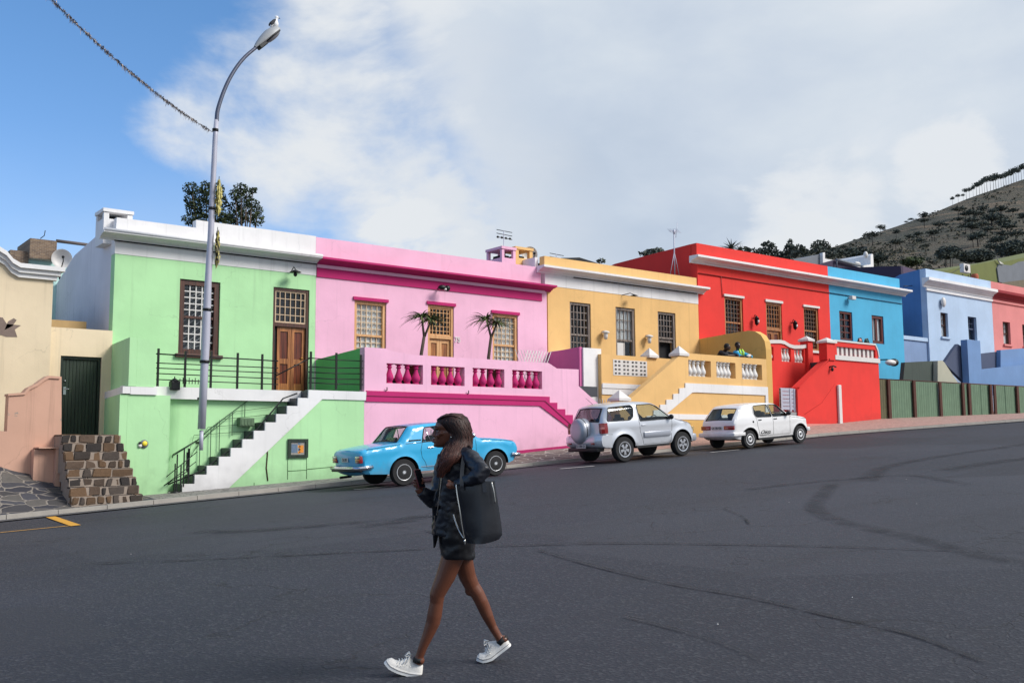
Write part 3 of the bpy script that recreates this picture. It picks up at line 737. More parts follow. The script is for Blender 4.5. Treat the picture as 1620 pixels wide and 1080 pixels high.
def chimney(parent, x0, x1, y0, y1, z0, z1, mat, op=.28, name='chimney'):
    """rendered stack with open smoke slots under a slab"""
    bm = bm_(); box(bm, x0, x1, y0, y1, z0, z1-op-.1)
    t = (x1-x0)*.18
    for a, b in ((x0, x0+t), (x1-t, x1)):
        for c, d in ((y0, y0+t), (y1-t, y1)): box(bm, a, b, c, d, z1-op-.1, z1-.1)
    box(bm, x0-.025, x1+.025, y0-.025, y1+.025, z1-.085, z1)
    ch = obj(name, bm, mat, parent)
    bm = bm_(); box(bm, x0+t*1.2, x1-t*1.2, y0+t*2, y1-t*2, z1-op-.098, z1-op+.02); obj('flue', bm, M_chim, ch)
    return ch

# ================================================================== GREEN HOUSE
gx0, gx1 = 7.01, 12.335
gh = thing('house', 'light green single storey house with white parapet and an outside staircase', 'house', (gx0, FY, ground_z(9)))
wn = RC(285, 440.6, 346, 562.6, FY); dr = RC(432.8, 453.5, 487.3, 618.6, FY)
zf = xz(182.4, 401.3, FY)[1]; zct = P(173.3, 363.3, FY-.38).z; zpt = (P(185, 346.5, FY+.1).z+P(310, 359.7, FY+.1).z)/2; zpt2 = (P(312, 349, FY+.1).z+P(499, 374.5, FY+.1).z)/2
terr = dr[2]
dr = (dr[0], dr[1], terr, dr[3])
bm = bm_(); slab(bm, rect(gx0, gx1-.002, -1.6, zf), [hole(wn), hole(dr)], FY, FY+.3); obj('wall', bm, M_green, gh)
bm = bm_(); slab(bm, rect(gx0-.012, gx1-.002, zf+.002, zct-.1), [], FY-.012, FY+.298); obj('frieze', bm, M_white, gh)
xs_ = P(311, 355, FY).x
bm = bm_(); slab(bm, [(gx0, zct-.09), (gx1-.002, zct-.09), (gx1-.002, zpt2), (xs_, zpt2), (xs_, zpt), (gx0+.02, zpt)], [], FY+.03, FY+.28); obj('parapet', bm, M_white, gh)
GC = zct-P(184, 380.5, FY).z
cornice(gh, gx0, gx1, zct, GC, .38, M_white, left=.38)
bm = bm_(); box(bm, gx0-.05, gx1, FY-.062, FY-.055, zct-GC-.025, zct-GC+.002); obj('cornice_shade_line', bm, M_chim, gh)  # dark strip put in as the shade under the cornice
bm = bm_()  # gutter lip on the cornice
tube(bm, [(gx0-.36, FY-.36, zct+.005), (gx1, FY-.36, zct+.005)], .045, 8); obj('gutter', bm, M_white, gh)
bm = bm_(); slabx(bm, [(FY+.302, -1.6), (36, -1.2), (36, 3.5), (33.5, 4.3), (31, 4.35), (28.2, zct+.05), (FY+.302, zct+.35)], gx0+.003, gx0+.28)
obj('side_wall', bm, M_whites, gh)
bm = bm_(); box(bm, gx0+.29, gx1-.01, FY+.31, 35.8, -1.5, zct-.5); obj('roof', bm, M_roof, gh)
bm = bm_(); box(bm, gx0-.02, gx0+.001, 30.9, 31.5, 2.35, 3.7); sw = obj('window', bm, M_mah, gh, label='small brown side window')
bm = bm_(); box(bm, gx0-.14, gx0-.001, 30.8, 31.6, 3.85, 3.93); obj('hood', bm, M_whites, sw)
c0 = P(161.5, 331, FY+.5); c1 = P(206.6, 335, FY+.5)
chimney(gh, c0.x, c1.x, FY+.32, FY+1.0, zct-.2, c0.z, M_white, .15)
window(gh, wn, FY, M_brdk, barm=M_mwhite, fw=.13, top_=(5, 5), bot=(5, 4), split=.5, curtain=None, sill=M_brdk, bt=.026)
bm = bm_()   # burglar bars behind the glass
for i in range(14):
    a = wn[2]+.1+i*.15; box(bm, wn[0]+.1, wn[1]-.1, 0, .01, 0, .01) if False else tube(bm, [(wn[0]+.12, FY+.19, a-.35 if a-.35 > wn[2]+.1 else wn[2]+.1), (wn[1]-.12, FY+.19, min(a+.25, wn[3]-.12))], .011, 5)
obj('burglar_bars', bm, M_mwhite, gh)
fz = P(460, 514, FY).z
door(gh, dr, FY, M_brdk, M_orw, M_redw, (6, 4), fz, True, .07, side_dark=.1, barm=plain('bar_pale', (206, 180, 150), .6))
# terrace block
def PT(u, v, Y=TY): return xz(u, v, Y)
xl = PT(203, 613)[0]; xr_ = 12.43
bandt = PT(577, 619.5)[1]; bandb = PT(577, 633)[1]; bandl = PT(197, 626)[1]
flo = bandt
stp = [(u, v) for u, v in ()]
bm = bm_()
so = .0
# stair geometry in the plane y=TY .. TY+1.0 (white stepped string), treads run behind it
S0 = PT(487.3, 617.4); Sx = [PT(*p) for p in ((487.3, 628), (468, 627.5), (468, 641), (451, 640.5), (451, 655), (434, 654), (434, 667.5), (418, 667), (418, 681), (402, 681), (402, 694), (385, 694), (385, 707), (368.6, 707), (368.6, 720.5), (351, 720.5), (351, 733.5), (333.5, 733.5), (333.5, 746.5), (316.5, 746.5), (316.5, 759), (299, 759), (299, 770.5), (266, 770.5))]
x_bot = Sx[-1][0]
topx = S0[0]; dx = (topx-x_bot-.30)/11
n_st = 12
zb = ground_z(x_bot)+.12; rise = (flo-zb)/(n_st)
pts = []
x = topx; z = flo
prof = [(topx, flo)]
for i in range(n_st):
    z -= rise; prof.append((x, z)); x -= dx; prof.append((x, z))
prof = [(a, max(b, zb+.02)) for a, b in prof]
x_end = prof[-1][0]
low = [(x_end, zb-.35), (x_end+.85, zb-.35)]
inn = PT(509, 635)   # where the underside line meets the band
string = [(xr_, flo), (topx, flo)]+prof[1:]+low+[(inn[0], bandb), (xr_, bandb)]
bm = bm_(); slab(bm, string, [], TY-.03, TY+.16); obj('stair_string', bm, M_white, gh)
bm = bm_(); slab(bm, [(x_end+.6, -2.2), (xr_, -2.2), (xr_, bandb+.01), (inn[0], bandb+.01), (x_end+.87, zb-.3)], [], TY, TY+.15); obj('stair_wall', bm, M_green, gh)
bm = bm_()
for i in range(n_st):
    z = flo-rise*(i+1); xa = topx-dx*(i+1)
    box(bm, xa, topx+.3 if i == 0 else topx-dx*i+.002, TY+.162, TY+SW+.05, -1.6, z-.02*0)
steps = obj('stair', bm, M_tile, gh)
bm = bm_()
for i in range(n_st):
    z = flo-rise*(i+1); xa = topx-dx*(i+1); box(bm, xa+dx-.022, xa+dx-.002, TY+.02, TY+.164, z+.004, z+rise-.006)
obj('riser_trim', bm, M_tile, steps)['kind'] = 'stuff'
# wall behind the stair + terrace deck
bm = bm_(); slab(bm, [(xl, -2.2), (topx+.3, -2.2), (topx+.3, flo-.17), (xl, flo-.17)], [], TY+SW+.06, TY+SW+.2); slab(bm, [(xl+.002, -2.2), (PT(268, 700)[0], -2.2), (PT(268, 700)[0], flo-.22), (xl+.002, flo-.22)], [], TY+.02, TY+SW+.055)
obj('terrace_wall', bm, M_green, gh)
b0 = PT(203, 612)[0]
bm = bm_(); box(bm, b0+.045, topx+.28, TY+SW, TY+SW+.22, flo-.168, flo-.002); box(bm, b0+.045, PT(248, 620)[0], TY-.02, TY+SW, flo-.215, flo-.05); box(bm, PT(248, 620)[0]-.001, topx+.02, TY+SW-.08, TY+SW-.001, flo-.27, flo-.003)
obj('terrace_band', bm, M_white, gh)
bm = bm_(); box(bm, gx0+.01, xr_-.02, TY+SW+.225, FY-.005, flo-.25, flo-.01); box(bm, topx+.02, xr_-.02, TY+.162, TY+SW+.224, flo-.25, flo-.012); obj('terrace_floor', bm, M_tile, gh)
# left return and the raised side parapet
ptl = P(204, 533, TY)
def skew(bm, a, b, th, z0, z1a, z1b):
    (ax, ay), (bx, by) = a, b
    v = [bm.verts.new(p) for p in ((ax, ay, z0), (bx, by, z0), (bx+th, by, z0), (ax+th, ay, z0), (ax, ay, z1a), (bx, by, z1b), (bx+th, by, z1b), (ax+th, ay, z1a))]
    for f in ((0,3,2,1), (4,5,6,7), (0,1,5,4), (1,2,6,5), (2,3,7,6), (3,0,4,7)): bm.faces.new([v[i] for i in f])
bm = bm_(); skew(bm, (gx0-.0, FY-.003), (b0+.0, TY+.0), .16, flo-.04, P(177, 545, FY).z, ptl.z)
xq = P(246, 560, TY).x; slab(bm, [(b0+.162, flo-.045), (xq, flo-.045), (xq, ptl.z-.06), (b0+.162, ptl.z)], [], TY+.002, TY+.15)
obj('side_parapet', bm, M_green, gh)
bm = bm_(); skew(bm, (gx0-.12, FY-.003), (xl-.16, TY+.02), .16, -2.2, flo-.20, flo-.22); obj('return_wall', bm, M_green, gh)
bm = bm_(); skew(bm, (gx0-.13, FY-.003), (b0-.12, TY-.02), .16, flo-.2, flo-.042, flo-.05); obj('return_band', bm, M_white, gh)
# party wall on the pink side (its green face)
gpx = 12.40
bm = bm_(); slabx(bm, [(TY+.165, flo-.3), (FY-.002, flo-.3), (FY-.002, P(499, 569, FY).z), (TY+.165, P(577, 549, TY).z)], gpx-.04, gpx+.02); obj('party_wall', bm, pl('plaster_green_shaded', (106, 190, 108)), gh)  # house green with this wall's shade put into the colour
# little framed service hatch, meter panel lines, duct
r_ = RC(455, 694, 486, 723.5, TY)
bm = bm_(); ring(bm, r_[0], r_[1], r_[2], r_[3], TY-.05, TY-.001, .07); hb = obj('notice_frame', bm, M_gdoor, gh)
bm = bm_(); box(bm, r_[0]+.07, r_[1]-.07, TY-.02, TY-.002, r_[2]+.07, r_[3]-.07); box(bm, r_[1]-.22, r_[1]-.11, TY-.024, TY-.021, r_[2]+.12, r_[3]-.15, 1); box(bm, r_[0]+.09, r_[0]+.24, TY-.024, TY-.021, r_[2]+.12, r_[3]-.12, 2)
for k in range(4): box(bm, r_[0]+.26, r_[0]+.32, TY-.024, TY-.021, r_[2]+.1+k*.07, r_[2]+.145+k*.07, 2 if k % 2 else 1)
obj('poster', bm, [plain('poster_paper', (150, 146, 140), .6, var=.4, scale=20), plain('poster_orange', (222, 140, 50), .6, var=.3, scale=30), plain('poster_blue', (96, 116, 140), .6, var=.4, scale=30)], hb)
bm = bm_()
for a, b in (((455, 724), (455, 758)), ((485, 724), (485, 757)), ((455, 745), (485, 743)), ((486, 742), (528, 738)), ((402, 770), (402, 763))):
    p, q = P(*a, TY), P(*b, TY); tube(bm, [(p.x, TY-.002, p.z), (q.x, TY-.002, q.z)], .008, 4)
obj('panel_joint', bm, pl('plaster_green_dark', (70, 110, 66)), gh)
p, q = P(422.5, 699, TY), P(423.5, 760, TY)
bm = bm_(); tube(bm, [(p.x, TY-.004, p.z), (p.x+.012, TY-.006, (p.z*2+q.z)/3), (p.x-.008, TY-.004, (p.z+q.z*2)/3), (q.x, TY-.004, q.z)], .017, 6); obj('rusty_crack', bm, plain('rust', (70, 50, 34), .9, var=.4), gh)
c = P(387.5, 667, TY+SW+.05)
bm = bm_(); bbox(bm, c.x-.2, c.x+.16, TY+SW-.14, TY+SW+.055, c.z-.11, c.z+.09, .02)
for k in range(4): box(bm, c.x-.17+k*.08, c.x-.12+k*.08, TY+SW-.15, TY+SW-.141, c.z-.08, c.z+.05)
obj('wall_vent', bm, pl('plaster_green_vent', (96, 120, 92)), gh)
# railings
bm = bm_()
def post(u, vt, vb, Y, r=.022):
    a = P(u, vb, Y); t = P(u, vt, Y); box(bm, a.x-r, a.x+r, Y-r, Y+r, a.z, t.z)
yr = TY+SW
for u, vt, vb in ((249, 551, 612), (292, 555, 613), (333, 555, 615), (375, 558, 615), (414, 560, 617)): post(u, vt, vb, yr)
L_ = [P(247, v, yr) for v in (559.5, 574, 582, 590.5, 600)]; R_ = [P(440, v, yr) for v in (571, 582, 590, 599, 608)]
for a, b in zip(L_, R_): tube(bm, [a, b], .012 if a is not L_[0] else .016, 5)
yr2 = TY+.06
for u, vt, vb in ((491, 556, 615.5), (531.5, 558, 616), (570.5, 561, 617)): post(u, vt, vb, yr2)
for va, vb in ((566, 571), (580, 582), (588.5, 591), (597.5, 600), (605, 608)):
    a, b = P(488, va, yr2), P(574, vb, yr2); mid = (a+b)/2; mid.z -= .012; tube(bm, [a, mid, b], .013, 5)
# stair hand rails
for yy, du in ((TY+.08, 0), (TY+SW, 0)):
    A = Vector((topx-.02, yy, flo+.95)); B = Vector((x_end+.1, yy, zb+.95))
    if yy < TY+.2:
        a, b = P(491, 566, yy), P(435, 595, yy); tube(bm, [a, b], .016, 6)
        a2, b2 = P(432, 617, yy), P(263, 767, yy)
        tube(bm, [P(470, 622, yy), P(448, 630, yy), P(408, 677, yy), P(370, 707, yy), P(320, 744, yy), P(263, 767, yy)], .018, 6)
        for u, vt, vb in ((297.5, 709, 767), (263, 756, 771), (296, 715, 745)): post(u, vt, vb, yy, .02)
    else:
        obj('railing', bm, M_iron, gh); bm = bm_()
        tube(bm, [P(397, 629.5, yy), P(332, 678, yy), P(315, 694, yy), P(273, 719, yy), P(273, 724, yy)], .011, 6)
        for k in range(1, 5):
            f = k*.10
            tube(bm, [P(440-k*9, 631+k*12.5, yy-.0), P(395-k*22, 638+k*12.5, yy), P(325-k*8, 684+k*13+0, yy)], .006, 4)
        for u, vt, vb in ((387, 637, 660), (367, 652, 689), (346.5, 664, 712), (332.5, 677, 728), (315, 700, 746)): post(u, vt, vb, yy, .007)
obj('stair_railing', bm, plain('rail_green', (44, 74, 50), .5), gh)
yy = TY-.1; bm = bm_()
for a in (((263, 754), (312, 714)), ((259, 768), (310, 730)), ((259, 768), (297, 745)), ((273, 721), (317, 693))): tube(bm, [P(*a[0], yy), P(*a[1], yy)], .010, 5)
for u, vt, vb in ((279, 718, 777), (276, 733, 777), (290, 709, 770), (285.5, 735, 770)): post(u, vt, vb, yy, .012)
p = P(277, 778, yy); lathe(bm, [(0, 0), (.11, 0), (.10, .05), (.03, .07), (0, .07)], (p.x, p.y, ground_z(p.x)+.1), 12)
obj('gate_rail', bm, M_iron, gh)
# carriage lamp lying on the band and wall lamp
p = P(276, 610, yr-.1); bm = bm_(); bbox(bm, p.x-.1, p.x+.1, p.y-.1, p.y+.1, p.z-.1, p.z+.1, .02); lathe(bm, [(.0, .14), (.12, .14), (.05, .2), (.012, .22), (.012, .26), (0, .26)], (p.x, p.y, p.z-.05), 8)
for k in range(7): tube(bm, [(p.x+.12+k*.07, p.y, p.z+.05), (p.x+.12+k*.07, p.y, p.z+.16+.03*(k % 2))], .01, 4)
obj('lantern', bm, M_iron, gh)
p = P(466, 431, FY-.25); bm = bm_(); tube(bm, [(p.x, FY-.04, p.z+.05), (p.x, FY-.2, p.z+.16), (p.x, FY-.3, p.z+.08)], .014, 6); lathe(bm, [(0, .06), (.04, .06), (.16, 0), (.15, -.01), (0, -.02)], (p.x, FY-.3, p.z), 14); ellipsoid(bm, (p.x, FY-.3, p.z-.06), (.05, .05, .06)); obj('wall_lamp', bm, M_iron, gh, smooth=True)
# small painted badge
p = P(227.5, 702, TY+.02); bm = bm_()
lathe(bm, [(0, 0), (.09, 0), (.09, .015), (0, .015)], (p.x, TY-.001, p.z), 20, 'y', 0)
lathe(bm, [(0, 0), (.055, 0), (.055, .01), (0, .01)], (p.x+.01, TY-.02, p.z+.01), 16, 'y', 1); lathe(bm, [(0, 0), (.04, 0), (.04, .01), (0, .01)], (p.x-.085, TY-.012, p.z-.035), 12, 'y', 2); lathe(bm, [(0, 0), (.03, 0), (.03, .01), (0, .01)], (p.x-.095, TY-.016, p.z+.02), 12, 'y', 3)
obj('wall_badge', bm, [M_grey, plain('badge_yellow', (236, 214, 60), .5), M_mwhite, M_iron], gh)

# ================================================================== PINK HOUSE
px0, px1 = 12.337, 20.56
ph = thing('house', 'pink single storey house with magenta cornice and magenta balusters on its terrace', 'house', (px0, FY, ground_z(16)))
w1 = RC(561, 474.5, 610.6, 575, FY); w2 = RC(779, 495.5, 819.8, 592, FY); dp = RC(677, 479.5, 718, 600, FY)
PFL = 1.75
zt_ = (P(561, 474.5, FY).z+P(819.8, 498.8, FY).z)/2
w1 = (w1[0], w1[1], 2.35, zt_); w2 = (w2[0], w2[1], 2.35, zt_); dp = (dp[0], dp[1], PFL, zt_+.08)
zf = (P(500, 437.4, FY).z+P(856, 476.7, FY).z)/2; zct = (P(506, 404.7, FY-.36).z+P(869.5, 450.3, FY-.36).z)/2; zpt = (P(500, 374.5, FY+.03).z+P(760, 410.6, FY+.03).z)/2
xf1 = P(856.6, 470, FY).x
bm = bm_(); slab(bm, [(px0, -1.4), (px1, -1.4), (px1, zct-.05), (xf1, zct-.05), (px0, zct-.05)], [hole(w1), hole(w2), hole(dp)], FY, FY+.3); obj('wall', bm, M_pink, ph)
bm = bm_(); slab(bm, rect(px0+.01, xf1, zf, P(502, 423.5, FY).z), [], FY-.03, FY-.002); obj('frieze', bm, M_mag, ph)
bm = bm_(); slab(bm, rect(px0+.01, xf1+.1, P(502, 423.5, FY).z+.001, P(502, 419, FY).z+.01), [], FY-.06, FY-.002); obj('frieze_line', bm, M_pink, ph)
bm = bm_(); slab(bm, rect(px0+.001, px1-.22, zct-.048, zpt), [], FY+.03, FY+.28); obj('parapet', bm, M_pink, ph)
PC = zct-P(502, 419, FY).z
cornice(ph, px0+.01, px1-.05, zct, PC, .36, M_mag, right=.2)
bm = bm_(); box(bm, px0+.02, px1-.1, FY+.31, 35.5, -1.3, zct-.35); obj('roof', bm, M_roof, ph)
c0 = P(794, 389, FY+.9); c1 = P(815.7, 392, FY+.9)
chimney(ph, c0.x, c1.x, FY+.9, FY+1.75, zct-.3, c0.z, M_pink, .27)
for w_ in (w1, w2): window(ph, w_, FY, M_pine, barm=plain('bar_pale', (226, 206, 180), .6), bt=.024, fw=.09, top_=(5, 5), bot=(5, 4), split=.44, curtain=M_cur, lintel=M_mag)
door(ph, dp, FY, M_pine, M_pine, M_orw, (6, 6), P(697, 533, FY).z, True, .08)
bm = bm_(); box(bm, dp[0]-.05, dp[1]+.05, FY-.05, FY-.001, dp[3]+.002, dp[3]+.09); obj('lintel', bm, M_mag, ph)
p = P(724, 537.5, FY-.02); text_obj('house_number', '75', .22, p, M_mwhite, ph, bold=.006)
p = P(702, 455, FY-.3); bm = bm_(); ellipsoid(bm, p+Vector((-.05, 0, 0)), (.14, .1, .08)); ellipsoid(bm, p+Vector((.12, -.02, -.01)), (.09, .08, .09)); tube(bm, [p, (p.x, FY-.03, p.z+.03)], .03); lm = obj('wall_lamp', bm, M_iron, ph, smooth=True)
bm = bm_(); ellipsoid(bm, p+Vector((.02, -.05, -.05)), (.05, .04, .04)); obj('lens', bm, M_mwhite, lm, smooth=True)
# terrace front
ops = [RC(611.4, 574, 669, 607.7, TY), RC(681.9, 577.8, 735, 610.8, TY), RC(747.5, 581.7, 798, 612.8, TY), RC(810.3, 585, 857.7, 615.5, TY)]
zt0 = sum(o[3] for o in ops)/4; zb0 = sum(o[2] for o in ops)/4
ops = [(o[0], o[1], zb0, zt0) for o in ops]
band_t = (PT(579, 618)[1]+PT(867, 627)[1])/2; band_b = (PT(578, 635.5)[1]+PT(852, 641.2)[1])/2
ptop = PT(868, 574)[1]
e = [PT(577, 549), PT(610, 553), PT(622, 556.5), PT(640, 558.5)]
outl = [(PT(577, 549)[0], -2.0), (PT(1000, 700)[0], -1.5), (PT(990, 680)[0], PT(990, 680)[1]), PT(946, 638), PT(915.4, 610.4), PT(915.4, 584.2), PT(881, 582.7), (PT(868, 574)[0], ptop), (PT(655, 561)[0], ptop), (PT(640, 558)[0], ptop+.03), (PT(622, 556.5)[0], e[0][1]-.06), (PT(610, 553)[0], e[0][1]), e[0]]
bm = bm_(); slab(bm, outl, [hole(o) for o in ops], TY-.002, TY+.24); obj('terrace_wall', bm, M_pink, ph)
for o in ops: balusters(ph, o[0]+.02, o[1]-.02, o[2], o[3], TY, 4, M_mag, 1.25)
stp = [(579, 618), (868.5, band_t), (868.5, 636.7), (880.6, 636.7), (880.6, 646.9), (893.2, 646.9), (893.2, 656.1), (905.2, 656.1), (905.2, 673.3), (925, 690), (925, 706), (903.3, 679.3), (853.3, 641.3), (578, 635.5)]
q = [PT(a, b) if b > 10 else (PT(a, 627)[0], b) for a, b in stp]
q[0] = (q[0][0], band_t); q[-2] = (q[-2][0], band_b); q[-1] = (q[-1][0], band_b); q[2] = (q[1][0], q[2][1])
bm = bm_(); slab(bm, q, [], TY-.035, TY-.004); obj('stair_band', bm, M_mag, ph)
bm = bm_(); qq = [(q[0][0], band_t-.12), (q[12][0]+.18, band_t-.12), (q[11][0], q[11][1]+.13), (q[11][0], q[11][1]+.105), (q[12][0]+.16, band_t-.14), (q[0][0], band_t-.14)]
slab(bm, qq, [], TY-.045, TY-.036); obj('band_groove', bm, pl('plaster_magenta_dark', (120, 14, 66)), ph)
bm = bm_(); a, b = PT(815, 714), PT(908, 708)
xa = PT(577, 740)[0]; slab(bm, [(xa, ground_z(xa)-.2), (PT(960, 700)[0], ground_z(PT(960, 700)[0])), (PT(960, 700)[0], PT(908, 706)[1]+.14), (a[0], a[1]+.02), (xa, ground_z(xa)+.05)], [], TY-.012, TY-.004); obj('skirting', bm, M_mag, ph)
bm = bm_(); box(bm, px0+.12, px1-.1, TY+.245, FY-.005, PFL-.3, PFL-.002); obj('terrace_floor', bm, M_tile, ph)
swx = 20.58
pz = P(866.7, 557.6, FY).z
bm = bm_(); slabx(bm, [(FY-.002, -1), (22.96, -1), (22.96, P(914.8, 548.5, 22.96).z), (FY-.002, pz)], swx, swx+.1); obj('side_wall', bm, pl('plaster_pink_shaded', (214, 110, 164)), ph)  # darker pink carries the shade of this left-facing wall
bm = bm_()
for k in range(12):
    xx = PT(868, 600)[0]+k*.3; box(bm, xx, xx+.302, TY+.245, 22.9, -1.2, PFL-.17*(k+1))
obj('stair', bm, M_tile, ph)
for uu, vv in ((612, 616), (741, 621)):
    p = P(uu, vv, TY-.05); bm = bm_(); tube(bm, [(p.x, TY-.001, p.z-.02), (p.x, TY-.06, p.z-.02), (p.x, TY-.06, p.z+.06)], .015, 6); obj('hook', bm, M_iron, ph)
# white stair wall end between pink and yellow
ysw = 22.9
r_ = RC(915, 549, 951, 560, ysw)

# ================================================================== YELLOW HOUSE
yx0, yx1 = 20.584, 27.86
yh = thing('house', 'yellow single storey house with white frieze and white balusters above a stepped stair', 'house', (yx0, FY, ground_z(24)))
w1 = RC(901.3, 477.5, 935.6, 565, FY); w2 = RC(973.7, 484.5, 1005.8, 565, FY); w3 = RC(1040.4, 492.5, 1070.3, 576.3, FY)
zt_ = (w1[3]+w2[3]+w3[3])/3; w1 = (w1[0], w1[1], w3[2], zt_); w2 = (w2[0], w2[1], w3[2]-.5, zt_); w3 = (w3[0], w3[1], w3[2], zt_)
zf = (P(870.2, 452.9, FY).z+P(1104, 480.5, FY).z)/2; zct = (P(856, 418.3, FY-.36).z+P(1115.5, 452.7, FY-.36).z)/2; zpt = (P(856, 404.7, FY+.03).z+P(1103.8, 439.3, FY+.03).z)/2
bm = bm_(); slab(bm, rect(yx0+.02, yx1, -1.2, zf), [hole(w1), hole(w2), hole(w3)], FY, FY+.3); obj('wall', bm, M_yel, yh)
bm = bm_(); slab(bm, rect(yx0-.1, yx1, zf+.002, zct-.1), [], FY-.012, FY+.298); obj('frieze', bm, M_white, yh)
bm = bm_(); slab(bm, rect(yx0-.08, yx1-.02, zct-.098, zpt), [], FY+.03, FY+.28); obj('parapet', bm, M_yel, yh)
cornice(yh, yx0-.1, yx1, zct, zct-P(856, 432, FY).z, .36, M_white, left=.32, right=.28)
bm = bm_(); box(bm, yx0+1.1, yx1-.1, FY-.062, FY-.055, P(856, 432, FY).z-.03, P(856, 432, FY).z+.002); obj('cornice_shade_line', bm, M_chim, yh)  # under-cornice shade of the yellow front, drawn as a dark strip
bm = bm_(); slabx(bm, [(FY+.31, zct-.6), (34, zct-.9), (34, zct-.5), (FY+2.4, zpt+.3), (FY+1.9, zpt+.25), (FY+1.5, zpt-.1), (FY+.9, zpt-.02), (FY+.31, zpt-.02)], yx0-.25, yx0-.12); obj('side_wall', bm, M_whites, yh)
bm = bm_(); box(bm, yx0+.02, yx1-.02, FY+.31, 35, -1, zct-.35); obj('roof', bm, M_roof, yh)
c0 = P(816.5, 389, FY+.9); c1 = P(844, 393, FY+.9)
chimney(yh, c0.x+.02, c1.x, FY+.95, FY+1.8, zct-.2, c0.z, M_yel, .27)
window(yh, w1, FY, M_grw, fw=.08, top_=(5, 4), bot=(5, 3), split=.42, bt=.03, barm=M_grw, label='weathered grey sash window')
window(yh, w2, FY, M_grw, fw=.09, top_=(4, 3), bot=(2, 1), split=.52, bt=.025, curtain=M_cur, curt_h=.5)
bm = bm_(); box(bm, w2[0]+.1, (w2[0]+w2[1])/2+.04, FY+.1, FY+.13, w2[2]+.1, w2[2]+(w2[3]-w2[2])*.5-.04); obj('shutter', bm, M_mwhite, yh)
window(yh, w3, FY, M_grw, fw=.08, top_=(5, 4), bot=(4, 2), split=.50, bt=.025, open_=.75, label='open weathered sash window')
for u, v in ((957.5, 527), (1026.5, 533.5)):
    p = P(u, v, FY-.15); bm = bm_(); lathe(bm, [(0, .1), (.13, .05), (.15, .01), (.05, 0), (.08, -.02), (.06, -.2), (0, -.22)], (p.x, FY-.17, p.z), 12); tube(bm, [(p.x, FY-.17, p.z+.08), (p.x, FY-.002, p.z+.08)], .02, 6); obj('wall_lamp', bm, M_mwhite, yh, smooth=True)
p = P(997, 466.5, FY-.2); bm = bm_(); tube(bm, [(p.x-.2, FY-.01, p.z), (p.x-.05, FY-.25, p.z+.05), (p.x+.1, FY-.3, p.z)], .014, 6); lathe(bm, [(0, .05), (.14, 0), (0, -.02)], (p.x+.1, FY-.3, p.z-.03), 12); obj('spotlight', bm, M_iron, yh)
# terrace: left piece (set back) with the pierced block panel
YL = 22.75
top_l = P(990, 562.5, YL).z; bl = RC(969.7, 568.5, 1023.7, 596.5, YL)
bl = (bl[0], bl[1], P(997, 594.5, YL).z, P(997, 570, YL).z)
xL0, xL1 = P(951, 560, YL).x, P(1050, 560, YL).x+1.2
bm = bm_(); slab(bm, rect(xL0, xL1, -1.0, top_l), [hole(bl)], YL, YL+.2); obj('terrace_wall', bm, M_yel, yh)
bt_ = P(990, 609, YL).z; bm = bm_(); slab(bm, rect(xL0, xL1, bt_-.32, bt_), [], YL-.03, YL-.002); slab(bm, rect(xL0, xL1, bt_-.12, bt_+.03), [], YL-.05, YL-.031); obj('terrace_band', bm, M_white, yh)
# pierced blocks
bm = bm_(); hs = []; W_ = bl[1]-bl[0]; H_ = bl[3]-bl[2]
for g in range(4):
    for k in range(2):
        for j in range(4):
            cx = bl[0]+W_*(g+.5)/4+(k-.5)*W_*.105; cz = bl[2]+H_*(j+.5)/4; a, b = W_*.033, H_*.065
            hs.append([(cx-a, cz-b), (cx+a, cz-b), (cx+a, cz+b), (cx-a, cz+b)])
slab(bm, hole((bl[0]-.001, bl[1]+.001, bl[2]-.001, bl[3]+.001)), hs, YL-.01, YL+.1); obj('pierced_block', bm, M_mwhite, yh)
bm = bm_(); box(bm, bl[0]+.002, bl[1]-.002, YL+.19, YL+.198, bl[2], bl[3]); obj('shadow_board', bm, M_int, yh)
YF = 21.5
def PY(u, v): return xz(u, v, YF)
o3 = [RC(1088.7, 568, 1125, 596.5, YF), RC(1133, 572.3, 1164, 599, YF), RC(1173.3, 575, 1206, 600.7, YF)]
zt0 = sum(o[3] for o in o3)/3; zb0 = sum(o[2] for o in o3)/3; o3 = [(o[0], o[1], zb0, zt0) for o in o3]
ptop = (PY(1089, 559.8)[1]+PY(1214, 567)[1])/2; xe = yx1-.003
bandt = (PY(1089.6, 605.5)[1]+PY(1214.5, 612.6)[1])/2; bandb = (PY(1100, 620.5)[1]+PY(1212, 625)[1])/2
outl = [(PY(984, 660)[0], -1.6), (xe, -1.0), (xe, ptop), (PY(1087, 560)[0], ptop), (PY(1078, 562)[0], ptop-.05), PY(994, 633), (PY(984, 636)[0], PY(994, 633)[1]-.02)]
bm = bm_(); slab(bm, outl, [hole(o) for o in o3], YF, YF+.24); obj('stair_wall', bm, M_yel, yh)
for o in o3: balusters(yh, o[0]+.02, o[1]-.2, o[2], o[3], YF, 4, M_mwhite, 1.3)
st = [(1083, 613.3), (1073.7, 613.9), (1073.7, 622.4), (1064, 623), (1064, 631.5), (1053, 632), (1053, 639.8), (1043.4, 639.8), (1043.4, 648), (1033, 648.5), (1033, 657), (1022, 658), (1022, 668), (1020, 672), (1045, 672)]
q = [PY(*p) for p in st]; xbn = PY(1083, 606)[0]
poly = [(xe, bandt), (xbn, bandt)]+q+[PY(1053.7, 654.3), PY(1094, 620.8), (PY(1100, 620)[0], bandb), (PY(1210, 620)[0], bandb), (PY(1210, 640)[0], PY(1210, 652)[1]), (xe, PY(1215, 652)[1])]
bm = bm_(); slab(bm, poly, [], YF-.035, YF-.003); obj('stair_band', bm, M_white, yh)
lw = (PY(1060, 656)[1]+PY(1121, 657)[1])/2
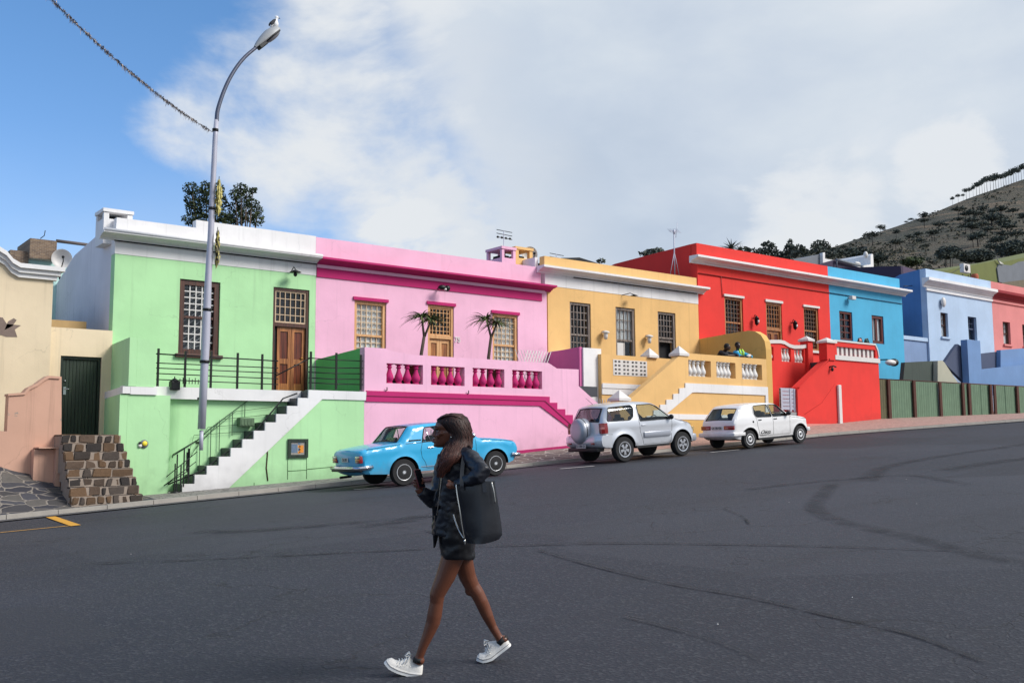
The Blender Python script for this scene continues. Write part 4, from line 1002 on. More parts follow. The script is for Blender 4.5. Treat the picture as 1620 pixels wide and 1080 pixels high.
bm = bm_(); slab(bm, rect(PY(1040, 656)[0], xe, lw-.14, lw+.03), [], YF-.025, YF-.002); obj('white_line', bm, M_white, yh)
bm = bm_(); slab(bm, rect(PY(1000, 690)[0], xe, -1.2, lw-.145), [], YF-.012, YF-.001); obj('plinth', bm, M_och, yh)
for (u, v, Yc, s) in ((1032, 566, YL, .2), (1079.6, 563, YF+.05, .22), (986, 634, YF-.02, .26)):
    p = P(u, v, Yc)
    if s > .21:
        bm = bm_(); box(bm, p.x-s/2-.06, p.x+s/2+.06, Yc-.03, Yc+s+.09, p.z-(1.6 if v > 600 else .3), p.z); obj('pillar', bm, M_yel, yh)
    cap(yh, p.x-s/2-.06, p.x+s/2+.06, Yc-.03, Yc+s+.09, p.z+.002, .34)
bm = bm_(); box(bm, yx0+.2, yx1, YL+.205, FY-.005, zb0-.25, zb0-.02); box(bm, xbn, yx1, YF+.245, YL+.2, zb0-.25, zb0-.022); obj('terrace_floor', bm, M_tile, yh)
bm = bm_()
for k in range(11): box(bm, xbn-.3*(k+1), xbn-.3*k+.002, YF+.245, YL-.06, -1, zb0-.17*(k+1))
obj('stair', bm, M_tile, yh)
# arched party wall toward the red house
def xs1(u, v): p = PX(u, v, yx1); return (p.y, p.z)
ar = [xs1(1106, 536), xs1(1130, 532), xs1(1160, 526.5), xs1(1183, 523)]
zz = ar[-1][1]; ar = [(FY-.002, ar[0][1])]+ar[1:]
y_end = YF
ar2 = [(y_end+.72, zz), (y_end+.45, zz-.05), (y_end+.2, zz-.2), (y_end+.05, zz-.42), (y_end, zz-.7)]
bm = bm_(); slabx(bm, [(FY-.002, 0), (y_end, 0)]+list(reversed(ar2))+list(reversed(ar)), yx1, yx1+.3); obj('party_wall', bm, M_och, yh)  # ochre here is the house yellow with the wall's shade painted in
r_ = P(915, 549, ysw); r2 = P(951, 549, ysw)
bm = bm_(); box(bm, swx+.102, r2.x, ysw, FY-.004, -1.2, r_.z); obj('stair_side_wall', bm, M_white, yh)
# spiked railing behind the silver car
bm = bm_(); Yr = 22.2; a, b = P(945, 640, Yr), P(985, 640, Yr)
for i in range(11):
    x = a.x+(b.x-a.x)*i/10; tube(bm, [(x, Yr, a.z-.6), (x, Yr, a.z+.12), (x, Yr, a.z+.2)], [.01, .012, .002], 5)
tube(bm, [(a.x, Yr, a.z-.02), (b.x, Yr, a.z-.02)], .014, 5); tube(bm, [(a.x, Yr, a.z-.4), (b.x, Yr, a.z-.4)], .014, 5); obj('railing', bm, M_galv, yh)

# ================================================================== RED AND CYAN HOUSES
rx0, rx1, cx1 = 27.87, 36.08, 41.69
zct = (P(1103, 401.7, FY-.4).z+P(1434.9, 457.8, FY-.4).z)/2; zcb = (P(1103.8, 416.6, FY-.08).z+P(1427.8, 468.1, FY-.08).z)/2; zpt = (P(1101.8, 384.6, FY+.03).z+P(1425.2, 441.6, FY+.03).z)/2; zcab = (P(1105.7, 431.9, FY).z+P(1427, 481, FY).z)/2
rh = thing('house', 'bright red single storey house with white cornice and red terrace wall', 'house', (rx0, FY, ground_z(32)))
ch_ = thing('house', 'cyan blue house with mahogany windows right of the red house', 'house', (rx1, FY, ground_z(39)))
w1 = RC(1145.8, 468.5, 1176.7, 531, FY); w2 = RC(1271, 486, 1297, 555.9, FY); dr = RC(1211.3, 476.5, 1239, 560, FY)
zt_ = (w1[3]+w2[3]+dr[3])/3; w1 = (w1[0], w1[1], w2[2], zt_); w2 = (w2[0], w2[1], w2[2], zt_); RFL = 2.6; dr = (dr[0], dr[1], RFL, zt_)
bm = bm_(); slab(bm, rect(rx0, rx1, -1, zcb+.02), [hole(w1), hole(w2), hole(dr)], FY, FY+.3); obj('wall', bm, M_red, rh)
bm = bm_(); slab(bm, rect(rx0+.002, rx1, zcb+.022, zpt), [], FY+.02, FY+.28); obj('parapet', bm, M_red, rh)
cornice(rh, rx0, rx1, zct, zct-zcb, .42, M_white, left=.42)
def rsx(u, v): p = PX(u, v, rx0); return (p.y, p.z)
bk = rsx(972, 417.5)
bm = bm_(); slabx(bm, [(FY+.302, -1), (bk[0]+6, -1), (bk[0]+6, bk[1]-1.2), bk, (FY+.302, zpt)], rx0, rx0+.25); obj('side_wall', bm, M_red, rh)
bm = bm_(); box(bm, rx0+.26, rx1, FY+.31, 36, -1, zct-.5); obj('roof', bm, M_roof, rh)
for w_ in (w1, w2): window(rh, w_, FY, M_oak, fw=.09, top_=(5, 5), bot=(5, 5), split=.46, lintel=M_mwhite, bt=.02, barm=plain('bar_umber', (110, 84, 66), .7), sill=M_mwhite if w_ is w2 else None)
door(rh, dr, FY, M_oak, M_orw, M_redw, (5, 5), P(1225, 521, FY).z, True, .08)
bm = bm_(); box(bm, dr[0]-.05, dr[1]+.05, FY-.05, FY-.001, dr[3]+.002, dr[3]+.1); obj('lintel', bm, M_mwhite, rh)
for u, v in ((1196.8, 508), (1257.6, 515)):
    p = P(u, v, FY-.16); bm = bm_(); lathe(bm, [(0, .22), (.03, .2), (.11, .1), (.09, .09), (.07, -.12), (.02, -.16), (0, -.2)], (p.x, FY-.17, p.z), 8); tube(bm, [(p.x, FY-.17, p.z+.18), (p.x, FY-.1, p.z+.26), (p.x, FY-.002, p.z+.1)], .015, 6); lm = obj('wall_lantern', bm, M_iron, rh)
    bm = bm_(); lathe(bm, [(0, .05), (.04, .05), (.035, -.06), (0, -.06)], (p.x, FY-.25, p.z-.02), 8); obj('bulb', bm, M_mwhite, lm)
bm = bm_(); tube(bm, [(rx0+.02, FY-.03, zcab), (rx1, FY-.03, zcab)], .018, 5); tube(bm, [(P(1140, 440, FY).x, FY-.03, zcab), (P(1142, 460, FY).x, FY-.02, zcab-.8)], .012, 5); obj('cable', bm, plain('cable_red', (130, 20, 20), .6), rh)
bm = bm_(); tube(bm, [(rx1, FY-.03, zcab), (cx1-.02, FY-.03, zcab)], .018, 5); obj('cable', bm, plain('cable_blue', (30, 90, 120), .6), ch_)
# cyan
v1 = RC(1327.5, 491, 1349.9, 541, FY); v2 = RC(1378.8, 498.5, 1399.3, 544.5, FY); v1 = (v1[0], v1[1], v2[2], (v1[3]+v2[3])/2); v2 = (v2[0], v2[1], v2[2], v1[3])
bm = bm_(); slab(bm, rect(rx1+.002, cx1, -.5, zcb+.02), [hole(v1), hole(v2)], FY, FY+.3); obj('wall', bm, M_cyan, ch_)
bm = bm_(); slab(bm, rect(rx1+.002, cx1-.1, zcb+.022, zpt), [], FY+.02, FY+.28); obj('parapet', bm, M_cyan, ch_)
cornice(ch_, rx1+.002, cx1, zct, zct-zcb, .42, M_white, right=.22)
bm = bm_(); box(bm, rx1+.01, cx1-.002, FY+.31, 35, -.5, zct-.5); obj('roof', bm, M_roof, ch_)
window(ch_, v1, FY, M_mah, fw=.09, top_=(2, 4), bot=None, bt=.05, label='dark mahogany window'); window(ch_, v2, FY, M_mah, fw=.12, top_=(2, 1), bot=None, bt=.14, curtain=M_cur, curt_h=.9, label='mahogany casement with pale curtain')
p = P(1346.7, 470.8, FY-.15); bm = bm_(); bbox(bm, p.x-.14, p.x+.14, FY-.3, FY-.12, p.z-.1, p.z+.06, .02); tube(bm, [(p.x, FY-.2, p.z), (p.x, FY-.002, p.z)], .04); obj('floodlight', bm, M_mwhite, ch_)
p = P(1408, 573.5, FY-.9); q_ = P(1391, 569, TY)
bm = bm_(); tube(bm, [P(1391, 569, FY-.05), (p.x-.2, p.y, p.z+.12), (p.x, p.y, p.z+.12)], .03, 8); ellipsoid(bm, (p.x+.3, p.y, p.z+.02), (.22, .2, .17)); fl = obj('street_light_head', bm, M_iron, ch_, smooth=True)
bm = bm_(); ellipsoid(bm, (p.x+.02, p.y-.02, p.z), (.36, .18, .13)); obj('lens', bm, M_mwhite, fl, smooth=True)
# red terrace
YB = 22.6; YR = 21.5
def PB(u, v): return xz(u, v, YB)
def PR(u, v): return xz(u, v, YR)
o4 = [RC(1236.0, 549.5, 1251.8, 572.5, YB), RC(1256.6, 552, 1272.5, 574, YB)]
zt0 = (o4[0][3]+o4[1][3])/2; zb0 = (o4[0][2]+o4[1][2])/2; o4 = [(o[0], o[1], zb0, zt0) for o in o4]
o5 = (PB(1217, 560)[0], PB(1224, 560)[0], zb0, zt0)
scal = [PB(1214, 539), PB(1219, 537.5), PB(1233, 537.5), PB(1240, 539), PB(1248, 544), PB(1255, 546), PB(1268, 546), PB(1277, 544)]
xb0 = yx1+.302
bm = bm_(); slab(bm, [(xb0, -.9), (PB(1310, 600)[0], -.5), (PB(1310, 570)[0], PB(1290, 585)[1]), (PB(1285, 580)[0], PB(1285, 585)[1]), (PB(1285, 580)[0], scal[-1][1]-.05)]+[(a, b-.08) for a, b in reversed(scal)]+[(xb0, scal[0][1]-.1)], [hole(o) for o in o4]+[hole(o5)], YB, YB+.22); obj('terrace_wall', bm, M_red, rh)
bm = bm_(); slab(bm, scal+[(a, b-.13) for a, b in reversed(scal)], [], YB-.04, YB+.26); obj('scalloped_coping', bm, M_mwhite, rh)
for o in o4: balusters(rh, o[0]+.01, o[1]-.01, o[2], o[3], YB, 3, M_mwhite, 1.0)
balusters(rh, o5[0], o5[1], o5[2], o5[3], YB, 1, M_mwhite, 1.2)
for (u0, u1, vt, Yc, zb_) in ((1277.2, 1284.8, 539.5, YB-.08, 1.3), (1307, 1320, 542, YR-.03, PR(1307, 569)[1])):
    a, b = P(u0, vt, Yc), P(u1, vt, Yc); bm = bm_(); box(bm, a.x, b.x, Yc-.02, Yc+.32, zb_, a.z); obj('pillar', bm, M_red, rh); cap(rh, a.x, b.x, Yc-.02, Yc+.32, a.z+.002, .22)
r_ = (PR(1323.5, 548)[0], PR(1385, 560)[0], (PR(1323, 560.5)[1]+PR(1385, 566)[1])/2-.02, (PR(1323, 547.5)[1]+PR(1384.6, 553.5)[1])/2)
tp = (PR(1322, 539.5)[1]+PR(1383, 545)[1])/2; xe = PR(1391, 600)[0]; xs0 = PR(1321, 600)[0]
bb = (PR(1320, 569)[1]+PR(1391, 574)[1])/2
outl = [(PR(1261.5, 640)[0], -.6), (xe, .2), (xe, tp-.45), (xe-.06, tp-.2), (xe-.2, tp), (xs0-.2, tp), (xs0-.2, PR(1312, 568)[1]), PR(1261.5, 614.5)]
bm = bm_(); slab(bm, outl, [hole(r_)], YR, YR+.25); obj('stair_wall', bm, M_red, rh)
bm = bm_(); slab(bm, rect(xs0-.02, xe+.04, bb, bb+.17), [], YR-.05, YR-.002); slab(bm, [(xs0, tp-.02), (xe-.2, tp-.02), (xe-.06, tp-.22), (xe-.0, tp-.47), (xe+.05, tp-.47), (xe-.02, tp-.18), (xe-.18, tp+.04), (xs0, tp+.04)], [], YR-.03, YR+.28); obj('coping', bm, M_mwhite, rh)
bm = bm_(); nn = 9
for i in range(nn):
    x = r_[0]+(r_[1]-r_[0])*(i+.35)/nn; box(bm, x, x+(r_[1]-r_[0])/nn*.5, YR+.06, YR+.14, r_[2]-.02, r_[3]+.01)
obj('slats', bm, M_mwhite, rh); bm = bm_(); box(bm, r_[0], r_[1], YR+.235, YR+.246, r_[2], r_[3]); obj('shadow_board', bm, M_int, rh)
bm = bm_(); a, b = PR(1263, 614), PR(1311, 568.5); skw = [(a[0], a[1]), (a[0], a[1]+.04), (b[0], b[1]+.04), (b[0], b[1])]
slab(bm, skw, [], YR-.05, YR+.3); obj('hand_coping', bm, M_red, rh)
a = RC(1323.3, 608.7, 1330.5, 672, YR); bm = bm_(); bbox(bm, a[0], a[1], YR-.09, YR-.002, a[2]-.3, a[3], .02); obj('down_pipe', bm, M_mwhite, rh)
a, b = PR(1264, 672), PR(1325, 670); bm = bm_(); slab(bm, [(a[0], a[1]-.3), (b[0], b[1]-.3), (b[0], b[1]), (a[0], a[1]+.04)], [], YR-.02, YR-.003); obj('plinth', bm, pl('plaster_pale_red', (236, 150, 140)), rh)
bm = bm_(); tube(bm, [PR3 for PR3 in (P(1273, 655, YR-.01), P(1300, 637, YR-.01), P(1321, 607, YR-.01))], .006, 5); obj('render_crack', bm, pl('plaster_red_dark', (190, 40, 36)), rh)
p = P(1318.5, 581, YR-.1); bm = bm_(); tube(bm, [(p.x-.1, YR-.002, p.z+.02), (p.x, YR-.12, p.z+.05), (p.x+.13, YR-.12, p.z+.02)], .03, 6); ellipsoid(bm, (p.x-.07, YR-.1, p.z-.07), (.05, .05, .08)); obj('door_bell', bm, M_iron, rh)
# white pieces behind: steps and gate
bm = bm_()
for k in range(7): box(bm, PR(1262, 650)[0]+.35*k, PR(1262, 650)[0]+.35*k+.352, YR+.26, YB-.01, -.3, .62+.27*k)
obj('stair', bm, plain('step_grey', (150, 150, 152), .9), rh)
g0 = RC(1234.5, 614, 1259.5, 650, YR+.1); bm = bm_()
for k in range(6):
    z = g0[2]+(g0[3]-g0[2])*(k+.3)/6; box(bm, g0[0], g0[1]-.1, YR+.1, YR+.14, z, z+.11)
for x in (g0[0]+.0, g0[1]-.35, g0[1]-.12): box(bm, x, x+.09, YR+.08, YR+.16, g0[2]-.02, g0[3])
tag_ = obj('gate', bm, M_galv, rh)
bm = bm_(); box(bm, g0[0]-.1, g0[1]+.1, YR+.05, YR+1.0, -.4, g0[2]-.04); obj('door_step', bm, MATS['step_grey'], rh)
bm = bm_(); box(bm, xb0, PB(1310, 600)[0], YB+.225, FY-.005, zb0-.4, zb0-.05); box(bm, PR(1312, 600)[0]+.3, xe, YR+.26, YB+.22, bb-.3, bb-.05); box(bm, PB(1311, 600)[0], xe, YB+.225, FY-.005, bb-.3, bb-.052); obj('terrace_floor', bm, M_tile, rh)
bm = bm_(); slabx(bm, [(YR+.252, 0), (FY-.004, 0), (FY-.004, bb), (YR+.252, bb)], xe-.2, xe); obj('end_wall', bm, M_red, rh)

# ================================================================== LIGHT BLUE AND ROSE HOUSES
lx0, lx1 = 43.86, 50.06
lh = thing('house', 'light blue house with ridged cornice and dark blue side wall', 'house', (lx0, FY, ground_z(45)))
oh = thing('house', 'dusty rose house with dark red cornice at the right end of the row', 'house', (lx1, FY, ground_z(52)))
zpt = (P(1464, 425.5, FY).z+P(1567, 444.1, FY).z)/2; zb_ = (P(1466, 460.9, FY).z+P(1569, 476.5, FY).z)/2; zc_t = P(1466, 437, FY-.35).z
w1 = RC(1487.6, 494, 1501, 531, FY); w2 = RC(1530.8, 500, 1546.4, 539, FY); wt = (w1[3]+w2[3])/2; wb = (w1[2]+w2[2])/2; w1 = (w1[0], w1[1], wb, wt); w2 = (w2[0], w2[1], wb, wt)
for hs_, a, b, ms_, mc, ws in ((lh, lx0, lx1, M_lb, M_white, (w1, w2)), (oh, lx1+.002, 62, M_rose, pl('plaster_crimson', (150, 40, 50)), (RC(1586, 508, 1599.5, 541, FY), RC(1617, 513, 1632, 546, FY)))):
    ws = [(q[0], q[1], wb-.05, wt) for q in ws]
    bm = bm_(); slab(bm, rect(a, b, 0, zpt), [hole(q) for q in ws], FY, FY+.3); obj('wall', bm, ms_, hs_)
    cornice(hs_, a, b, zc_t, .42, .35, mc, left=.35 if hs_ is lh else 0)
    bm = bm_()
    for k in range(2): box(bm, a-(.1 if hs_ is lh else 0), b, FY-.1+.03*k, FY-.002, zb_+.28*(1-k)+.01, zb_+.28*(1-k)+.12)
    obj('moulding', bm, ms_ if hs_ is oh else M_white, hs_)
    for q in ws: window(hs_, q, FY, M_brdk if hs_ is oh or q is ws[0] else M_slate, fw=.06, top_=(2, 2), bot=(1, 1), split=.5, curtain=M_cur if q is ws[0] else None, sill=ms_, rec=.12)
    bm = bm_(); box(bm, a+.02, b-.01, FY+.31, 36, 0, zpt-.4); obj('roof', bm, M_roof, hs_)
bm = bm_(); slabx(bm, [(FY+.302, .5), (36, .5), (36, zpt-.8), (FY+2.4, zpt-.5), (FY+1.3, zpt-.1), (FY+.302, zpt)], lx0-.0, lx0+.019); obj('side_wall', bm, M_db, lh)
p = P(1492, 478, FY-.1); bm = bm_(); ellipsoid(bm, (p.x, FY-.12, p.z), (.16, .1, .24)); obj('alarm_box', bm, M_mwhite, lh, smooth=True)
a = RC(1430, 531, 1470, 620, FY+.1); bm = bm_(); slab(bm, rect(cx1+.01, lx0-.01, 0, P(1450, 539, FY+.1).z), [], FY+.1, FY+.3); al = obj('alley_wall', bm, pl('plaster_slate_blue', (134, 158, 196)), lh)
bm = bm_(); box(bm, cx1+.01, lx0-.01, FY+.04, FY+.34, P(1450, 539, FY+.1).z+.002, P(1450, 533, FY+.1).z); obj('coping', bm, M_lb, al)
# projecting blue terrace walls in front of the light blue house
YG = 22.2
def PG(u, v, Y=YG): return xz(u, v, Y)
bm = bm_(); a, b = PG(1530, 537), PG(1550.5, 539); slab(bm, [(a[0], .8), (b[0], .8), b, a], [], YG, YG+.3); obj('terrace_pillar', bm, M_blueg, lh)
bm = bm_(); slab(bm, [PG(1494, 574, YG+.35), PG(1527, 606, YG+.35), PG(1531, 620, YG+.35), PG(1530, 548, YG+.35), PG(1519, 546.5, YG+.35), PG(1515.5, 544, YG+.35), PG(1509, 552, YG+.35)], [], YG+.35, YG+.5); obj('stair_parapet', bm, M_slate, lh)
bm = bm_(); slab(bm, [PG(1483.5, 612, YG+.1), PG(1520, 612, YG+.1), PG(1494, 573, YG+.1), PG(1491, 570, YG+.1), PG(1483.5, 570.5, YG+.1)], [], YG+.1, YG+.3); obj('beige_wall', bm, M_beige, lh)
bm = bm_(); x = PG(1432, 600)[0]; x2 = PG(1483.5, 600, YG+.1)[0]
slab(bm, [(x, 1), (x2, 1), PG(1483, 570.5, YG+.32), PG(1431.5, 573, YG+.32)], [], YG+.32, YG+.5); obj('mossy_wall', bm, M_dgw, lh)
bm = bm_(); slab(bm, [PG(1550.5, 625), PG(1640, 625), PG(1640, 575), PG(1619, 577), PG(1550.5, 584.5)], [], YG+.02, YG+.3); obj('low_wall', bm, M_blueg, oh)
bm = bm_(); slab(bm, [PG(1550.5, 586, YG+.6), PG(1575, 583, YG+.6), PG(1575, 556.5, YG+.6), PG(1550.5, 559.5, YG+.6)], [], YG+.6, YG+.8); slab(bm, [PG(1575.2, 590, YG+.62), PG(1583, 590, YG+.62), PG(1583, 555.5, YG+.62), PG(1575.2, 556.5, YG+.62)], [], YG+.62, YG+.8); obj('terrace_wall', bm, M_slate, oh)
bm = bm_(); slab(bm, [PG(1583, 583, YG+.4), PG(1640, 580, YG+.4), PG(1640, 551, YG+.4), PG(1616, 551, YG+.4), PG(1583, 553.5, YG+.4)], [], YG+.4, YG+.6); obj('terrace_wall', bm, M_blueg, oh)

# ================================================================== GREEN BOARD FENCE
YN = 21.5
fe = thing('fence', 'weathered green sheet fence with rusty posts beside the red terrace', 'fence', (34.7, YN, ground_z(40)))
M_shg = plain('sheet_green', (96, 122, 98), .7, var=.25, scale=3, kind='pos'); M_rust = plain('rust_post', (74, 40, 30), .85, var=.4, scale=8, kind='pos'); M_shr = plain('sheet_rust', (92, 88, 62), .8, var=.4, scale=3, kind='pos')
fp = [1391, 1405, 1445, 1486, 1522, 1532, 1566, 1572, 1608, 1660]
def ft(u): return 600+(u-1391)*.052
for i, (u0, u1) in enumerate(zip(fp, fp[1:])):
    if u1-u0 < 7: continue
    xa, xb = P(u0, 620, YN).x, P(u1, 620, YN).x; z0a = ground_z(xa)-.3; za, zb = P(u0, ft(u0), YN).z, P(u1, ft(u1), YN).z
    bm = bm_(); n = max(6, int((xb-xa)/.035)); pv = None
    for k in range(n+1):
        x = xa+(xb-xa)*k/n; y = YN+.02+.012*math.sin(x*38)+(.02 if int((x-xa)/.55) % 2 else 0); z1 = za+(zb-za)*k/n
        q = (bm.verts.new((x, y, z0a)), bm.verts.new((x, y, z1)))
        if pv: bm.faces.new((pv[0], q[0], q[1], pv[1]))
        pv = q
    obj('sheet_panel', bm, M_shr if i == 0 else M_shg, fe, label='rusty narrow panel' if i == 0 else None)
for u in fp[1:-1]:
    x = P(u, 620, YN).x; z = P(u, ft(u), YN).z; bm = bm_(); box(bm, x-.09, x+.09, YN-.07, YN-.005, ground_z(x)-.3, z+.03); obj('post', bm, M_rust, fe)
bm = bm_(); a, b = P(1391, ft(1391), YN), P(1660, ft(1660), YN); tube(bm, [a+Vector((0, .08, .02)), b+Vector((0, .08, .02))], .03, 5); obj('top_rail', bm, M_rust, fe)
# ================================================================== LEFT: CREAM HOUSE, LOW WALL, STONE STEPS
kx = P(80, 600, FY).x
cm = thing('house', 'cream house with curved white gable moulding at the left edge', 'house', (4.5, FY-.3, ground_z(5)))
CY = FY-.25
zc = P(88, 433, CY).z
def PC_(u, v): return xz(u, v, CY)
gtop = [(-160, 400), (-100, 372), (-60, 366), (-30, 372), (-5, 391), (8, 399), (18, 411), (30, 418), (90, 424)]
gz = [PC_(*p) for p in gtop]
xr2 = PC_(82, 500)[0]
bm = bm_(); slab(bm, [(-14, -3), (xr2, -3), (xr2, gz[-1][1]-.03)]+[(min(a, xr2), b-.03) for a, b in reversed(gz[:-1])]+[(-14, gz[0][1]-.3)], [], CY, CY+.3); obj('wall', bm, M_cream, cm)
bm = bm_()
for k, (o0, o1, pr) in enumerate(((0, .10, .20), (.102, .2, .13), (.202, .30, .07))):
    up = [(a, b-o0) for a, b in gz]; dn = [(a, b-o1) for a, b in gz]; up[-1] = (xr2+pr, up[-1][1]); dn[-1] = (xr2+pr, dn[-1][1]); slab(bm, up+list(reversed(dn)), [], CY-pr, CY+.1)
obj('gable_moulding', bm, M_white, cm)
bm = bm_(); box(bm, -14, xr2-.004, CY+.31, 34, -3, gz[-1][1]-.5); obj('roof', bm, M_roof, cm)
bm = bm_()  # patch of lost render
cx, cz = PC_(3, 520)
pp = [(cx+(.36 if k % 2 else .26)*math.cos(k*.52)*(1+.3*math.sin(k*2.3)), cz+.22*math.sin(k*.52)*(1+.4*math.cos(k*1.7))) for k in range(12)]
slab(bm, pp, [], CY-.006, CY-.001); a, b = PC_(15, 514); slab(bm, [(a-.1, b-.12), (a+.06, b-.02), (a+.14, b+.12), (a+.08, b+.16), (a-.03, b+.08)], [], CY-.006, CY-.001)
obj('bare_patch', bm, plain('render_bare', (128, 112, 104), .95, var=.3, scale=9, bmp=.5), cm)
# low linking wall with the green door
lk = thing('entrance_wall', 'pale cream wall with a dark green boarded door above stone steps', 'wall', (6, FY, -1))
zt_ = (P(82, 518, FY-.02).z+P(177, 522.5, FY-.02).z)/2
dr = RC(95.5, 562.5, 155.5, 688, FY)
bm = bm_(); slab(bm, rect(xr2+.003, gx0-.003, -2, zt_), [hole(dr)], FY-.05, FY+.25); obj('wall', bm, M_cream2, lk)
a, b = xz(82, 507, FY+.8), xz(137, 509, FY+.8); bm = bm_(); box(bm, a[0]-.2, b[0], FY+.8, FY+1.0, 0, b[1]); obj('rear_upstand', bm, plain('upstand', (196, 164, 116), .9, var=.2, scale=4), lk)
bm = bm_(); ring(bm, dr[0]+.003, dr[1]-.003, dr[2]-.1, dr[3]-.003, FY, FY+.1, .06); d = obj('door', bm, plain('paint_dark_green', (26, 38, 32), .4), lk)
bm = bm_(); nb = 10; w_ = (dr[1]-dr[0]-.13)/nb
for k in range(nb): bbox(bm, dr[0]+.065+w_*k, dr[0]+.065+w_*(k+1)-.004, FY+.05, FY+.09, dr[2], dr[3]-.065, .006)
obj('boarding', bm, M_gdoor, d)
p = P(103, 617, FY-.01); bm = bm_(); box(bm, p.x-.03, p.x+.03, FY+.03, FY+.05, p.z-.1, p.z+.08); tube(bm, [(p.x, FY+.03, p.z+.03), (p.x, FY-.02, p.z+.03), (p.x+.12, FY-.02, p.z+.03)], .012, 6); lathe(bm, [(0, 0), (.02, 0), (.02, .02), (0, .02)], (p.x, FY+.02, p.z+.22), 8, 'y'); obj('handle', bm, plain('chrome', (210, 210, 215), .2, 1.), d)
# salmon wall
WY = 22.3
def PS(u, v, Y=WY): return xz(u, v, Y)
sw_ = thing('garden_wall', 'peeling salmon wall with scooped top beside stone steps', 'wall', (4.5, WY, -1.2))
bm = bm_(); slab(bm, [PS(-200, 860), (PS(99, 780)[0], -1.6), PS(97.5, 595.5), PS(77, 595), PS(70, 599), PS(60, 607), PS(47, 613), PS(38, 621), PS(30, 623), PS(14, 623.5), PS(11, 682), PS(-200, 672)], [], WY, WY+.3); obj('wall', bm, M_salm, sw_)
bm = bm_(); slab(bm, [PS(95, 595.4, WY-.03), PS(76, 594, WY-.03), PS(68, 599, WY-.03), PS(58, 606.5, WY-.03), PS(45, 613, WY-.03), PS(38, 620.5, WY-.03), PS(13, 622.5, WY-.03), PS(13, 626, WY-.03), PS(40, 624, WY-.03), PS(47, 616.5, WY-.03), PS(60, 610, WY-.03), PS(70, 602.5, WY-.03), PS(78, 598, WY-.03), PS(95, 599, WY-.03)], [], WY-.03, WY+.33); obj('coping', bm, M_salm, sw_)
a = RC(54, 711, 84, 755, WY-.25); bm = bm_(); box(bm, a[0], a[1], WY-.25, WY-.002, a[2]-.4, a[3]); box(bm, a[1]+.002, P(97, 720, WY-.4).x, WY-.4, WY-.003, a[2]-.4, a[3]+.02); box(bm, a[0]+.05, P(97, 720, WY-.4).x, WY-.42, WY-.004, a[3]+.022, a[3]+.05); obj('buttress', bm, M_salm, sw_)
# stone steps
def rubble():
    m, nt, b, o = new_mat('rubble_stone'); g = N(nt, 'ShaderNodeNewGeometry')
    f = nz(nt, mapping(nt), 9, 7, .7); f2 = nz(nt, mapping(nt, (1, 1, 6)), 3, 5, .7)
    at = N(nt, 'ShaderNodeAttribute'); at.attribute_name = 'tone'
    c = mixc(nt, .7, at.outputs['Color'], mixc(nt, f, (.45, .45, .46), (1.45, 1.42, 1.4)), 'MULTIPLY'); c = mixc(nt, .4, c, mixc(nt, f2, (.5, .5, .5), (1.3, 1.3, 1.3)), 'MULTIPLY')
    L(nt, c, b.inputs['Base Color']); b.inputs['Roughness'].default_value = .9; bump(nt, b, f, .8, .02); MATS['rubble_stone'] = m
rubble()
st_ = thing('stone_steps', 'rough stone steps climbing to the green boarded door', 'steps', (5.8, 21.5, ground_z(6)))
M_mort = plain('mortar', (150, 136, 124), .95, var=.25, scale=12, bmp=.6, kind='pos')
zt_s = P(150, 690, FY-.3).z
yb0 = 20.78; nS = 8; YTOP = TY-.14; zb0_ = ground_z(5.8)+.1
TON = [(150, 138, 128), (164, 150, 138), (134, 126, 120), (176, 158, 138), (154, 146, 140), (166, 148, 130), (128, 122, 120)]
def stones_row(x0, x1, y, z0, z1, bm, cl, yd=.06):
    x = x0
    while x < x1-.05:
        w_ = random.choice((random.uniform(.12, .22), random.uniform(.2, .4))); w_ = min(w_, x1-x-.01)
        if x1-(x+w_) < .12: w_ = x1-x-.012
        c = lin(random.choice(TON)); n0 = len(bm.faces)
        b2 = bmesh.new(); g = .012+random.random()*.012; jz = lambda: random.uniform(-.014, .014)
        box(b2, x+g, x+w_-g, y-random.uniform(.012, .04), y+yd, z0+g*.7, z1-g*.5)
        for v in b2.verts: v.co += Vector((random.uniform(-.03, .03), random.uniform(-.012, .012), jz()*1.7))
        bmesh.ops.bevel(b2, geom=list(b2.edges), offset=.014, segments=2, affect='EDGES'); merge(bm, b2)
        bm.faces.ensure_lookup_table()
        for f in bm.faces[n0:]:
            for lp in f.loops: lp[cl] = (*c, 1)
        x += w_
